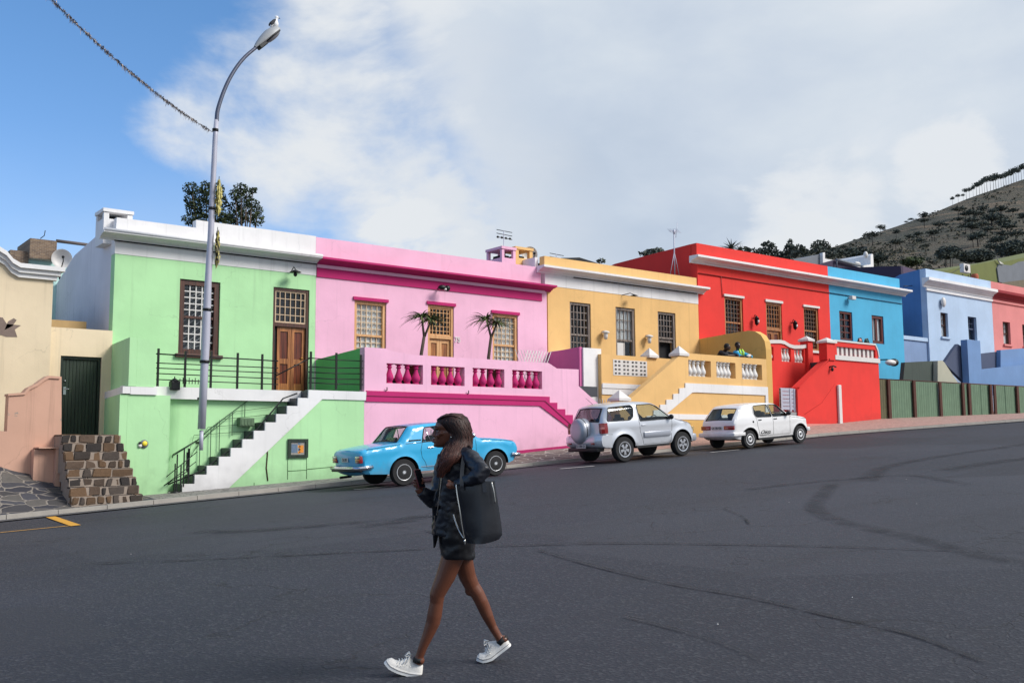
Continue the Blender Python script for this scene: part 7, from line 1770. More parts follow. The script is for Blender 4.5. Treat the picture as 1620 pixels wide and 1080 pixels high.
for t in range(-12, 13):
    f = t/12; y = f*.85; x = -.085+.20*max(0, abs(f)-.72)**1.2*2.2
    rings.append([(x+.14, y*.99, .44), (x+.02, y, .50), (x-.005, y, .60), (x-.005, y, .72), (x+.04, y, .79), (x+.16, y*.98, .80)])
for s in (-1, 1):
    pass
V_ = [[b3.verts.new(p) for p in r_] for r_ in rings]
for A, B in zip(V_, V_[1:]):
    for j in range(5): b3.faces.new((A[j], A[j+1], B[j+1], B[j]))
for s, A in ((-1, V_[0]), (1, V_[-1])):   # corners run forward to the arch
    prv = A; 
    for xx in (.25, .36):
        n_ = [b3.verts.new((xx, s*.874, v.co.z)) for v in prv]
        for j in range(5): b3.faces.new((prv[j], prv[j+1], n_[j+1], n_[j]))
        prv = n_
rb = obj('rear_bumper', b3, P_sil2, c2, smooth=True, auto=50)
rb.data.materials[0] = P_sil
bits(rb, 'reflector', [(-.10, -.07, -.62, -.46, .545, .60), (-.10, -.07, .46, .62, .545, .60)], M_lens)
bits(rb, 'lower_valance', [(-.06, .2, -.70, .70, .34, .45)], M_trim, .02)
for s in (-1, 1):
    b3 = bm_()
    cs = [(.105, .63), (.06, .72), (.06, .80), (.13, .865), (.24, .876)]
    rr_ = [[b3.verts.new((x-.008, s*y*(1 if z < 1.08 else .985), z)) for x, y in cs] for z in (.84, .90, .96, 1.02, 1.08, 1.13)]
    for i_, (A, B) in enumerate(zip(rr_, rr_[1:])):
        for j in range(4):
            f = b3.faces.new((A[j], A[j+1], B[j+1], B[j])); f.material_index = 1 if i_ == 2 and j < 3 else 0
    obj('tail_light', b3, [M_lens, plain('lens_clear', (190, 120, 116), .15)], c2, smooth=True, auto=30)
    b3 = bm_(); y = s*(Wf(2.1, .72)+.006); bbox(b3, 1.56, 2.60, min(y, y+s*.028)-.01, max(y, y+s*.028), .64, .80, .02); obj('side_moulding', b3, P_sil2, c2, smooth=True)
    b3 = bm_(); a, b = sorted((s*.45, s*.80)); bbox(b3, 3.56, 3.67, a, b, .70, .84, .03); obj('headlight', b3, M_cglass, c2, smooth=True)
plate(c2, -.10, .50, 'CA 308-221', .46, .11)
bits(c2, 'front_bumper', [(3.56, 3.77, -.80, .80, .40, .64)], P_sil2, .06)
b3 = bm_(); tube(b3, [(.62, .25, 1.66), (.42, .32, 1.86)], [.008, .004], 5); obj('aerial', b3, M_trim, c2)

# ---- white hatchback
P_wh = paint('paint_white', (232, 230, 230), 0, .30, .6)
S3 = dict(label='boxy white five door hatchback with black side lettering parked by the yellow wall', L=3.54, W=1.61, sill=.30, belt=.93, tumble=.30, taper=.08, hub=.29, tyre=.29, rim=.18, arch=.355, xr=.66, xf=3.06, tw=.165, round=.05, rk=.85, flare=.018, flw=.04, crease=.78,
    top=[(.12, .34), (.03, .40), (.0, .50), (.03, .56), (.045, .72), (.06, .86), (.10, .92), (.22, 1.06), (.40, 1.25), (.50, 1.34), (.62, 1.375), (1.1, 1.405), (1.6, 1.40), (1.95, 1.375), (2.10, 1.33), (2.35, 1.14), (2.60, .955), (2.70, .935), (3.1, .89), (3.38, .84), (3.46, .78), (3.49, .66), (3.51, .50), (3.51, .40), (3.45, .32)],
    rear=(.10, .42, .93, 1.27), wind=(2.08, 2.57, .965, 1.34), paint=P_wh, bow=lambda x, z, n: (.025 if n > .8 else .035),
    windows=[dict(poly=[(1.02, .965), (.94, 1.06), (.98, 1.33), (1.60, 1.345), (1.71, .95)]), dict(poly=[(1.77, .95), (1.66, 1.345), (2.04, 1.325), (2.48, .95)])],
    seams=[[(1.0, .94), (1.02, .72), (1.08, .55), (1.12, .36)], [(.94, 1.36), (.9, 1.1), (.98, .93)], [(1.14, .36), (1.76, .36), (1.75, .94), (1.62, 1.36)], [(1.78, .36), (2.55, .36), (2.56, .93)], [(2.58, .91), (3.42, .80)]],
    handles=[(1.14, .87), (1.86, .87)], hmat=M_trim, mirror=(2.42, .96), mirm=M_trim, seats=[(1.95, -.34, 1.12, 1), (1.95, .34, 1.12, 1), (1.1, 0, 1., 0)], dash=2.45, rimf=rim_steel, rimm=plain('steel_wheel', (206, 206, 208), .35, .4), sillbox=M_trim, x0=22.62, y=18.6+.66, scale=(1, .82, .915))
c3, Wf, _ = car(S3)
bits(c3, 'rear_bumper', [(-.075, .10, -.79, .79, .40, .545)], P_wh, .035); bits(c3, 'front_bumper', [(3.42, 3.58, -.79, .79, .38, .52)], P_wh, .035)
for s in (-1, 1):
    b3 = bm_(); bbox(b3, -.06, .45, s*.795-.02, s*.795+.02, .42, .53, .015); obj('bumper_corner', b3, P_wh, c3, smooth=True)
    b3 = bm_(); a, b = sorted((s*.30, s*.74)); bbox(b3, -.0, .06, a, b, .625, .755, .012, 0); a, b = sorted((s*.36, s*.50)); bbox(b3, -.006, .03, a, b, .66, .70, .006, 1); obj('tail_light', b3, [M_lens, plain('lens_clear', (190, 120, 116), .15)], c3, smooth=True, auto=40)
    # rubber arch lips
    for xc in (.66, 3.06):
        b3 = bm_(); tube(b3, [(xc+.362*math.cos(a), s*(Wf(xc+.36*math.cos(a), .29+.36*math.sin(a))+.002), .29+.362*math.sin(a)) for a in [math.pi*k/16 for k in range(17)]], .017, 6); obj('arch_trim', b3, M_trim, c3)
    b3 = bm_(); lathe(b3, [(0, -s*.0), (.035, -s*0), (.035, s*.008), (.0, s*.008)], (.84, s*Wf(.84, .83), .83), 12, 'y'); obj('fuel_cap', b3, M_trim, c3)
    b3 = bm_(); lathe(b3, [(0, 3.51), (.08, 3.51), (.09, 3.45)], (0, s*.55, .66), 14, 'x'); obj('headlight', b3, M_chrome, c3, smooth=True)
plate(c3, -.012, .685, 'CA 186-426', .46, .11)
yL = -(Wf(1.3, .48)+.014)
text_obj('side_lettering', 'Chico', .15, Vector((1.36, yL+.008, .475)), M_trim, c3, '-y', shear=.5, bold=.002, stretch=1.25)
b3 = bm_(); tube(b3, [(1.10, yL+.006, .40), (1.2, yL+.006, .385), (1.5, yL+.006, .40), (1.62, yL+.006, .435)], .006, 4); obj('lettering_swash', b3, M_trim, c3)
b3 = bm_(); lathe(b3, [(0, 0), (.028, 0), (.028, -.01), (0, -.01)], (.055, .1, .86), 10, 'x'); obj('badge', b3, M_trim, c3)
b3 = bm_(); tube(b3, [(.115, .1, .935), (.28, -.05, 1.12)], .006, 4); obj('wiper', b3, M_trim, c3)
# ================================================================== PEOPLE
def skinm(name, rgb, rough=.42):
    m, nt, b, o = new_mat(name); v = mapping(nt, kind='pos'); f = nz(nt, v, 18, 4); g = nz(nt, v, 5, 2); c = lin(rgb)
    L(nt, mixc(nt, math_(nt, 'ADD', math_(nt, 'MULTIPLY', f, .5), math_(nt, 'MULTIPLY', g, .5)), tuple(x*.75 for x in c), tuple(x*1.25 for x in c)), b.inputs['Base Color']); b.inputs['Roughness'].default_value = rough
    b.inputs['Specular IOR Level'].default_value = .45; bump(nt, b, nz(nt, v, 300, 2), .06, .001); MATS[name] = m; return m
M_skin = skinm('skin_brown', (104, 62, 45), .34); M_skin2 = skinm('skin_dark', (62, 42, 34))
def cloth(name, rgb, rough, wr=30, b_=.4, sheen=0.):
    m, nt, b, o = new_mat(name); v = mapping(nt, kind='pos'); f = nz(nt, v, wr, 5, .6, .6); c = lin(rgb)
    L(nt, mixc(nt, f, tuple(x*.7 for x in c), tuple(x*1.35+.001 for x in c)), b.inputs['Base Color']); b.inputs['Roughness'].default_value = rough; b.inputs['Sheen Weight'].default_value = sheen; bump(nt, b, f, b_, .006); MATS[name] = m; return m
M_jack = cloth('jacket_navy', (17, 20, 30), .42, 14, .3); M_skirt = cloth('skirt_black', (15, 15, 19), .4, 16, .4); M_topb = cloth('top_black', (12, 12, 15), .7); M_leath = cloth('leather_black', (26, 28, 34), .3, 9, .2)
M_canv = cloth('canvas_white', (214, 210, 204), .8, 60, .3); M_rub = plain('sole_white', (226, 224, 220), .5, var=.12, scale=25, kind='pos'); M_zip = plain('zip_silver', (200, 198, 192), .25, 1.)
def hairm():
    m, nt, b, o = new_mat('hair_brown'); g = N(nt, 'ShaderNodeNewGeometry'); s = N(nt, 'ShaderNodeSeparateXYZ'); L(nt, g.outputs['Position'], s.inputs[0])
    f = g.outputs['Random Per Island']; low = sm(nt, s.outputs[2], .12, -.18)
    c = mixc(nt, f, lin((14, 10, 10)), lin((64, 36, 30))); c = mixc(nt, math_(nt, 'MULTIPLY', low, math_(nt, 'ADD', .25, math_(nt, 'MULTIPLY', f, .6))), c, lin((98, 54, 42)))
    L(nt, c, b.inputs['Base Color']); b.inputs['Roughness'].default_value = .5; b.inputs['Specular IOR Level'].default_value = .35; MATS['hair_brown'] = m; return m
hairm()
DW = 6.1
def Q(u, v, b=0.): return PD(u, v, DW-b)
ex = Vector((rx.x, rx.y, 0)).normalized(); eb = Vector((-ex.y, ex.x, 0));
if eb.dot(P(700, 700, 5)) > 0: eb = -eb       # eb points to the camera
KP = DW/F_PX
def section(bm, prev, c, hx, hb, n=20, e=2.3, ax=None, up=None):
    a = ax or ex; r_ = []
    for k in range(n):
        t = 2*math.pi*k/n; cx, sx = math.cos(t), math.sin(t)
        x = math.copysign(abs(cx)**(2/e), cx); y = math.copysign(abs(sx)**(2/e), sx); r_.append(bm.verts.new(c+a*hx*x+eb*hb*y))
    if prev:
        for k in range(n): bm.faces.new((prev[k], prev[(k+1) % n], r_[(k+1) % n], r_[k])).smooth = True
    return r_
def loft(bm, rows, n=20, e=2.3):
    """rows: (v, u_front, u_back, half depth in m, [b centre])"""
    prev = None; first_ = None
    for row in rows:
        v, u0, u1, hw = row[:4]; b = row[4] if len(row) > 4 else 0; tilt = row[5] if len(row) > 5 else 0
        c = Q((u0+u1)/2, v, b); prev2 = section(bm, prev, c, abs(u1-u0)/2*KP, hw, n, e)
        if tilt:
            for q in prev2: q.co += Vector((0, 0, tilt*KP))*((q.co-c).dot(ex)/(abs(u1-u0)/2*KP))
        if prev is None: bm.faces.new(list(reversed(prev2)))
        prev = prev2
    bm.faces.new(prev)
def limb(bm, pts, n=14):
    tube(bm, [Q(u, v, b) for u, v, b, r_ in pts], [r_*KP for *_u, r_ in pts], n)
gpt = G(705, 1056); wm = thing('person', 'woman striding left in navy jacket and black skirt, phone raised, tote under her arm', 'person', (Q(710, 1056).x, Q(710, 1056).y, ground_z(3.6)))
bm = bm_()
loft(bm, [(656, 704, 727, .030), (659, 698, 732, .048), (663, 693.5, 735.5, .060), (668, 690, 738, .069), (673, 688.3, 739.5, .073), (677, 688.0, 740, .073), (680.6, 691.0, 740, .066), (684, 689.8, 739.5, .069), (688, 688.6, 738.5, .067), (691.5, 687.8, 736, .062), (694, 687.2, 734, .058), (696, 687.6, 731, .055), (698.5, 687.0, 728, .051), (700.8, 688.0, 723, .046), (703.5, 687.2, 716, .038), (706, 688.6, 709, .026), (707.6, 691.5, 703, .014)], 28, 2.15)
tube(bm, [Q(689.6, 677.5), Q(687.6, 682.5), Q(685.4, 687)], [.0075, .009, .0105], 10)
ellipsoid(bm, Q(685.9, 687.9), (.0115, .013, .0095)); 
for s in (-1, 1):
    ellipsoid(bm, Q(687.9, 689.0, s*.015), (.011, .009, .008)); ellipsoid(bm, Q(699, 685.5, s*.056), (.020, .014, .013)); ellipsoid(bm, Q(690.2, 677.2, s*.030), (.012, .022, .006)); ellipsoid(bm, Q(694, 688.5, s*.043), (.018, .016, .017))
    ellipsoid(bm, Q(714, 687.5, s*.071), (.010, .006, .019)); 
ellipsoid(bm, Q(686.8, 694.4), (.0105, .022, .0065)); ellipsoid(bm, Q(686.8, 698.2), (.0115, .021, .0072)); ellipsoid(bm, Q(689.2, 704), (.013, .018, .011))
tube(bm, [Q(716, 693), Q(714, 708), Q(718, 724)], [.050, .046, .06], 16)
loft(bm, [(716, 706, 740, .08), (724, 702, 746, .14), (740, 699, 748, .15), (775, 700, 743, .13), (800, 701, 744, .125), (830, 699, 746, .135), (862, 702, 746, .13)], 20)
# legs
limb(bm, [(724, 850, .06, 17), (716.5, 880, .07, 17.6), (705, 911, .075, 15.2), (695.6, 931, .08, 12.9), (691.6, 941, .08, 11.9), (690.8, 952, .08, 10.6), (689, 963, .08, 11.2), (687.5, 972, .08, 11.6), (685, 984, .08, 11.1), (677.5, 1003, .085, 9.0), (669, 1023, .09, 7.0), (664, 1037, .09, 6.4), (660, 1048, .09, 7.5)], 18)
limb(bm, [(728, 850, -.06, 17), (731, 880, -.07, 16.5), (739.5, 911, -.09, 13.8), (747, 927, -.10, 12.2), (755, 938, -.10, 11.2), (761, 950, -.10, 10.6), (766, 961, -.11, 10.4), (771.5, 974, -.11, 9.2), (779, 990, -.12, 7.0), (787, 1004, -.12, 6.4), (793, 1014, -.12, 6.8)], 18)
ellipsoid(bm, Q(688.5, 940, .08), (.030, .032, .035))
ellipsoid(bm, Q(743.5, 933, -.10), (.034, .032, .036))
ellipsoid(bm, Q(664, 1044, .09), (.03, .03, .03)); ellipsoid(bm, Q(797, 1011, -.12), (.026, .028, .026))
# arms under the sleeves
limb(bm, [(735, 722, .14, 11), (751, 733, .235, 8.5), (761.5, 746, .315, 6.8), (745, 757, .295, 6.8), (724, 766, .245, 6.2), (717, 768.5, .235, 5.5)], 12)
limb(bm, [(706, 724, -.12, 11), (698, 760, -.10, 10), (691, 792, -.05, 9.5), (676, 785, .0, 8), (663, 775, .04, 6.2), (660.5, 771.5, .045, 5.6)], 12)
def finger(pts, r0=.0085): tube(bm, [Q(*p) for p in pts], [r0*(1-.12*i) for i in range(len(pts))], 8); ellipsoid(bm, Q(*pts[-1]), (r0*.62,)*3, 8, 6)
# right hand raised with the phone: palm, four fingers round its edge, thumb on the screen side
ellipsoid(bm, Q(661.5, 766.5, .045), (.020, .016, .030), 12, 8)
for i, (v0, v1, du) in enumerate(((759.5, 757.5, 0), (763, 761.5, -.6), (766.5, 765.6, -.4), (770, 769.3, .6))):
    finger([(662.5+du, v0, .035), (657.6+du, v0-1.2, .038), (654.8+du, v1, .056), (657.8+du, v1+.6, .074), (661.3+du, v1+1.4, .076)], .0080 if i < 3 else .007)
finger([(665, 768, .055), (668.2, 764, .07), (669.2, 759.5, .078), (668.0, 756, .078)], .0088)
# left hand holding the bag strap
ellipsoid(bm, Q(713.5, 768.5, .235), (.024, .016, .020), 12, 8)
for i in range(4): finger([(712+i*1.6, 766, .24), (708.5+i*1.7, 764+i*.3, .25), (706.5+i*1.8, 767.5+i*.5, .258), (708.5+i*1.7, 771+i*.5, .25)], .0082)
finger([(715, 764.5, .235), (711.5, 761.0, .245), (708.5, 759.8, .25)], .0088)
body = remeshed(bm, .0046, 2, M_skin, 'body', wm, sm_f=.35)
for s in (-1, 1):
    bm = bm_(); ellipsoid(bm, Q(692.6, 681.2, s*.032), (.0098, .0130, .0052), 12, 8); e_ = obj('eye', bm, plain('eye_white', (170, 158, 150), .3), wm, smooth=True)
    bm = bm_(); ellipsoid(bm, Q(690.7, 681.3, s*.032), (.0048, .0062, .0058), 10, 8); obj('iris', bm, M_trim, e_, smooth=True)
    bm = bm_(); tube(bm, [Q(690.2, 679.9, s*.018), Q(689.8, 679.4, s*.032), Q(692.4, 680.4, s*.046)], [.0034, .0046, .0026], 6); tube(bm, [Q(689.0, 675.4, s*.014), Q(688.9, 674.2, s*.030), Q(692.5, 675.4, s*.048)], [.004, .0058, .0022], 6); obj('brow_and_lash', bm, MATS['hair_brown'], wm)
bm = bm_(); tube(bm, [Q(688.2, 696.3, -.018), Q(684.8, 696.3, 0), Q(688.2, 696.3, .018)], [.002, .0026, .002], 6); ellipsoid(bm, Q(686.1, 694.6), (.0095, .018, .0048)); ellipsoid(bm, Q(686.1, 698.0), (.0102, .0175, .0058)); obj('lips', bm, skinm('lip', (112, 60, 54), .3), wm, smooth=True)
bm = bm_(); ellipsoid(bm, Q(713.8, 691.2, .080), (.006, .005, .006)); obj('earring', bm, M_zip, wm, smooth=True)
# hair
random.seed(3)
bm = bm_()
loft(bm, [(653.8, 709, 724, .035, 0), (655.5, 702, 731, .058, 0), (659, 696, 736.5, .076, 0), (664, 694, 740, .086, 0), (670, 698, 742, .090, 0), (677, 704, 743, .091, 0), (684, 710, 744, .090, 0), (692, 716, 745, .089, 0), (700, 713, 745.5, .090, .005), (708, 706, 745, .10, .03), (716, 702, 741, .12, .05), (724, 699.5, 733, .125, .07), (732, 697, 724, .11, .09), (740, 695, 715, .09, .11), (748, 694, 708, .05, .13)], 26, 2.1)
hb = remeshed(bm, .008, 3, MATS['hair_brown'], 'hair', wm, disp=.009, dscale=24.)
bm = bm_()
def clampl(x, a, b): return max(a, min(b, x))
front = [(653, 712), (658, 700), (664, 692), (672, 695.5), (680, 704), (690, 712), (700, 708), (710, 701), (722, 697), (735, 694), (748, 692)]
backl = [(653, 722), (658, 736), (664, 740), (672, 743), (680, 744.5), (690, 745.5), (700, 746), (710, 744), (722, 737), (735, 721), (748, 706)]
def ip(T, v):
    for (a, b), (c, d) in zip(T, T[1:]):
        if a <= v <= c: return b+(d-b)*(v-a)/(c-a)
    return T[-1][1] if v > T[-1][0] else T[0][1]
for i in range(760):
    f = random.random(); side = 1 if random.random() < .72 else -1; vend = random.uniform(712, 756) if f < .75 else random.uniform(705, 735)
    lock = random.gauss(0, .4); ph = random.random()*6.28; am = random.uniform(.8, 2.6); pts = []; rs = []
    n = 11
    for k in range(n):
        t = k/(n-1); v = 655+(vend-655)*t; fr = ip(front, v); bk_ = ip(backl, v); ff = clampl(f+.03*math.sin(ph+t*5), 0, 1); u = fr+(bk_-fr)*ff+am*math.sin(ph+t*8)*(.3+t)+(random.uniform(-1, 1)*2.2*t if f > .9 or f < .1 else 0)
        hw = .03+.062*min(1, (v-653)/14)**.7 if v < 700 else .092+.014*min(1, (v-700)/20)
        if v > 728: hw = .106-.001*(v-728)
        prof_ = math.sqrt(max(0, 1-(2*ff-1)**2*.92)); b = side*hw*prof_*(1+random.uniform(-.03, .05))+(0 if v < 700 else (.085 if side > 0 else .05)*min(1, (v-700)/24)+(.02*min(1, (v-700)/24)))
        pts.append(Q(u, v, b)); rs.append(.0042*(1-.65*t**2)+.0008)
    tube(bm, pts, rs, 4, caps=False)
for i in range(70):   # parting: strands swept from the hairline backward over the crown
    b0_ = random.uniform(-.065, .065); pts = []
    for k in range(8):
        t = k/7; u = 694+t*44; v = 667-12.4*math.sin(math.pi*min(1, .12+t*.82))**.8+ t*3.6; pts.append(Q(u, v, b0_*(1+.25*math.sin(math.pi*t))*(.85 if t < .1 else 1)))
    tube(bm, [p-Vector((0, 0, .35*abs(b0_)**1.6*6*.1)) for p in pts], [.0028]*7+[.001], 4, caps=False)
obj('hair_strands', bm, MATS['hair_brown'], hb, smooth=True)['kind'] = 'stuff'
# clothes
bm = bm_()
loft(bm, [(712, 708, 735, .06, .0), (717, 705, 744, .11, 0), (724, 701, 751, .145, 0), (735, 698, 756, .16, 0), (750, 696, 754, .158, 0), (770, 693, 750, .15, 0), (790, 689, 747, .145, 0), (810, 686, 746, .145, 0), (830, 684, 746, .148, 0), (846, 683, 746, .15, 0, -2)], 30, 2.5)
limb(bm, [(733, 720, .11, 14.5), (744, 724, .17, 14), (755, 736, .26, 13.2), (764, 746.5, .33, 12), (757, 753, .335, 11.6), (745, 758, .31, 10.6), (733, 763, .275, 9.8), (723, 766.5, .245, 8.6)], 16)
limb(bm, [(708, 722, -.11, 16), (701, 745, -.12, 15.5), (697, 768, -.10, 15), (692, 788, -.05, 14.4), (684, 790, -.02, 13.4), (674, 783, .01, 11.5), (664.5, 776, .035, 9.2)], 16)
tube(bm, [Q(706, 712, -.06), Q(703, 716, 0), Q(706, 713, .06), Q(718, 711, .085), Q(730, 711, .07)], [.012, .016, .018, .018, .014], 8)
jk = remeshed(bm, .007, 3, M_jack, 'jacket', wm, disp=.006, dscale=19.)
bm = bm_()   # loose front panel with a pointed hem
rows_ = []
for k in range(9):
    t = k/8; v = 800+ (866-800)*t; a = Q(683.5+2*t, v, .05-.05*t); b = Q(697-8*t+3*math.sin(t*3), v-3*t, .13-.06*t); c = Q(690-2*t, v, .09)
    rows_.append([bm.verts.new(a), bm.verts.new(c+eb*.02), bm.verts.new(b)])
for A, B in zip(rows_, rows_[1:]):
    for j in range(2): bm.faces.new((A[j], A[j+1], B[j+1], B[j]))
bmesh.ops.solidify(bm, geom=list(bm.faces), thickness=.006); obj('jacket_flap', bm, M_jack, jk, smooth=True)
bm = bm_(); tube(bm, [Q(704, 719, .10), Q(700, 735, .165), Q(698.5, 755, .172), Q(695, 785, .165), Q(691, 815, .155)], .0035, 5); tube(bm, [Q(744, 766.5, .30), Q(737, 764, .315), Q(733, 761, .30)], .003, 5); obj('jacket_zip', bm, M_zip, jk)
bm = bm_(); loft(bm, [(716, 701, 716, .06, .02), (726, 697.8, 714, .075, .03), (745, 696, 712, .08, .03), (770, 692.6, 710, .09, .03), (785, 690, 708, .08, .03)], 18); obj('top', bm, M_topb, wm, smooth=True)
bm = bm_()
loft(bm, [(790, 690, 748, .145, 0), (820, 692, 750, .155, 0), (850, 695, 751.5, .16, 0), (870, 697, 751.5, .158, 0), (880.5, 697.6, 751.5, .155, 0, -1.5), (881.5, 699, 750, .150, 0, -1.5)], 30, 2.5)
sk = remeshed(bm, .007, 2, M_skirt, 'skirt', wm, disp=.0075, dscale=13.)
def shoe(axis, hts, side_b, foot):
    ax_ = [Q(u, v, side_b) for u, v in axis]; ln = [0]
    for a, b in zip(ax_, ax_[1:]): ln.append(ln[-1]+(b-a).length)
    def at(t):
        d = t*ln[-1]
        for i in range(len(ax_)-1):
            if d <= ln[i+1]+1e-9: k = (d-ln[i])/(ln[i+1]-ln[i]); return ax_[i].lerp(ax_[i+1], k), (ax_[i+1]-ax_[i]).normalized()
        return ax_[-1], (ax_[-1]-ax_[-2]).normalized()
    T = [p[0] for p in hts]; secs = []
    up_b = bm_(); so_b = bm_(); st_b = bm_(); pu = ps = pst = None
    for (t, h, hw) in hts:
        p, d = at(t); d0 = (at(min(1, t+.12))[1]+at(max(0, t-.12))[1]).normalized(); n_ = Vector((0, 0, 1)); n_ = (n_-d0*n_.dot(d0)).normalized()
        h_ = h*KP; N_ = 16; r1 = []
        for k in range(N_):
            a = math.pi*k/(N_-1); y = math.cos(a)*hw*(1-.22*math.sin(a)*(h_ > .06)); z = math.sin(a)**.75*h_; r1.append(up_b.verts.new(p+n_*(.016+z)+eb*y))
        if pu:
            for k in range(N_-1): up_b.faces.new((pu[k], pu[k+1], r1[k+1], r1[k])).smooth = True
        else: up_b.faces.new(r1)
        pu = r1
        for bb, zz0, zz1, ex_, nm in ((so_b, -.0, .024, .004, 's'), (st_b, .016, .0195, .0052, 't')):
            r2 = [bb.verts.new(p+n_*z+eb*y) for y, z in ((-(hw+ex_), zz0), (hw+ex_, zz0), (hw+ex_, zz1), (-(hw+ex_), zz1))]
            q = ps if nm == 's' else pst
            if q:
                for k in range(4): bb.faces.new((q[k], q[(k+1) % 4], r2[(k+1) % 4], r2[k])).smooth = False
            else: bb.faces.new(r2)
            if nm == 's': ps = r2
            else: pst = r2
    up_b.faces.new(list(reversed(pu))); so_b.faces.new(list(reversed(ps))); st_b.faces.new(list(reversed(pst)))
    sh = obj('shoe', up_b, M_canv, wm, smooth=True, auto=60); obj('sole', so_b, M_rub, sh, smooth=True, auto=40); obj('sole_line', st_b, plain('line_grey', (120, 112, 108), .7), sh)
    b3 = bm_()
    for k in range(5):
        t = .30+k*.062; p, d = at(t); n_ = Vector((0, 0, 1)); n_ = (n_-d*n_.dot(d)).normalized(); h = ip([(x[0], x[1]) for x in hts], t)*KP+.017
        tube(b3, [p+n_*(h*.72)+eb*.034, p+n_*(h+.004)+eb*.012+d*.008, p+n_*(h+.004)-eb*.012, p+n_*(h*.72)-eb*.034+d*.012], .0032, 5)
    p, d = at(.60); n_ = Vector((0, 0, 1)); n_ = (n_-d*n_.dot(d)).normalized(); h = ip([(x[0], x[1]) for x in hts], .6)*KP+.02
    for s in (-1, 1): tube(b3, [p+n_*h, p+n_*(h+.018)+eb*s*.02-d*.02, p+n_*(h-.002)+eb*s*.032-d*.035, p+n_*(h-.006)+eb*s*.008-d*.006], .0034, 5)
    obj('laces', b3, M_rub, sh)
    b3 = bm_()
    for k in range(5):
        t = .34+k*.075; p, d = at(t); n_ = Vector((0, 0, 1)); n_ = (n_-d*n_.dot(d)).normalized(); h = ip([(x[0], x[1]) for x in hts], t)*KP
        ellipsoid(b3, p+n_*(h*.55+.012)+eb*.043, (.003, .0018, .003), 8, 6)
    obj('eyelets', b3, M_zip, sh)
HT = [(0, 2.5, .018), (.03, 6, .030), (.09, 8.5, .038), (.18, 10, .043), (.30, 12.5, .045), (.42, 16.5, .043), (.52, 21, .040), (.58, 24.5, .037), (.64, 22, .036), (.72, 18.5, .035), (.82, 17, .035), (.92, 18, .033), (.97, 17, .028), (1, 13, .018)]
shoe([(608, 1046.5), (617, 1056), (632, 1063), (650, 1068.5), (667.5, 1070)], HT, .09, 1)
shoe([(753.5, 1043), (766, 1046), (779, 1042), (793, 1031.5), (808.5, 1019.5)], [(a, b*.92, c) for a, b, c in HT], -.12, -1)
bm = bm_(); tube(bm, [Q(662, 1039, .09), Q(661.5, 1046, .09)], [.030, .034], 14); tube(bm, [Q(790, 1010, -.12), Q(795.5, 1015, -.12)], [.030, .034], 14); tube(bm, [Q(797.5, 1005.5, -.12), Q(800, 1012, -.12)], [.018, .02], 10); obj('sock', bm, M_topb, wm, smooth=True)
# tote bag, carried on the shoulder
bgc = Q(757, 860, .27); bag = thing('tote_bag', 'large black leather tote with silver zips under the walking woman\'s arm', 'bag', bgc)
bm = bm_(); nR = 12
L_e = [(719.6, 762), (721.5, 775), (724.3, 792), (727, 808), (729.5, 824), (731.5, 838), (733.5, 850), (737, 858)]; R_e = [(782.5, 760.5), (784.5, 774), (787, 790), (789.5, 806), (792, 822), (794, 836), (794.5, 846), (789, 853)]
rows_ = []
for i, (a, b) in enumerate(zip(L_e, R_e)):
    t = i/7; th = .02+.055*t**.7; fr = []; bk2 = []
    for k in range(nR+1):
        s = k/nR; u = a[0]+(b[0]-a[0])*s; v = a[1]+(b[1]-a[1])*s+(4.5*math.sin(math.pi*s) if i == 7 else (2.5*t*math.sin(math.pi*s)))
        bul = math.sin(math.pi*s)**.45*th+.008*math.sin(s*9+t*4)*t; fr.append(bm.verts.new(Q(u, v, .285+bul))); bk2.append(bm.verts.new(Q(u, v, .255-bul*.5)))
    rows_.append((fr, bk2))
for (f0, k0), (f1, k1) in zip(rows_, rows_[1:]):
    for k in range(nR): bm.faces.new((f0[k], f0[k+1], f1[k+1], f1[k])); bm.faces.new((k0[k+1], k0[k], k1[k], k1[k+1]))
    bm.faces.new((f0[0], f1[0], k1[0], k0[0])); bm.faces.new((f0[-1], k0[-1], k1[-1], f1[-1]))
f1, k1 = rows_[-1]
for k in range(nR): bm.faces.new((f1[k], f1[k+1], k1[k+1], k1[k]))
bmesh.ops.subdivide_edges(bm, edges=list(bm.edges), cuts=1, use_grid_fill=True, smooth=.6)
for v in bm.verts: v.co += eb*.006*noise.noise(v.co*9)
obj('bag_body', bm, M_leath, bag, smooth=True, auto=50)
for nm, pth in (('strap', [(731, 775, .335), (730.5, 762, .325), (731, 745, .26), (734, 722, .19), (739, 707.5, .10), (746, 716, .03), (752, 740, .10), (754, 760, .19)]), ('strap', [(767, 778, .355), (765, 762, .335), (757, 745, .26), (748, 722, .22), (742, 707, .12), (738, 714, .02)])):
    bm = bm_(); pts = spline([Q(*p) for p in pth], 6); prev = None
    for i, p in enumerate(pts):
        t = (pts[min(i+1, len(pts)-1)]-pts[max(0, i-1)]).normalized(); s = t.cross(eb).normalized()*.011; q = [bm.verts.new(p+s), bm.verts.new(p-s), bm.verts.new(p-s+eb*.005), bm.verts.new(p+s+eb*.005)]
        if prev:
            for k in range(4): bm.faces.new((prev[k], prev[(k+1) % 4], q[(k+1) % 4], q[k]))
        prev = q
    obj(nm, bm, M_leath, bag, smooth=True, auto=50)
for pth in ([(721.5, 766, .315), (723.5, 784, .33), (727.5, 808, .345), (731.0, 832, .35), (735, 853, .35)], [(716.8, 812, .19), (721, 826, .24), (727, 840, .30), (733.5, 851, .345)], [(777.5, 762, .325), (780.8, 775, .335), (783.8, 796, .34)]):
    bm = bm_(); tube(bm, spline([Q(*p) for p in pth], 6), .0042, 6); obj('zip', bm, M_zip, bag)
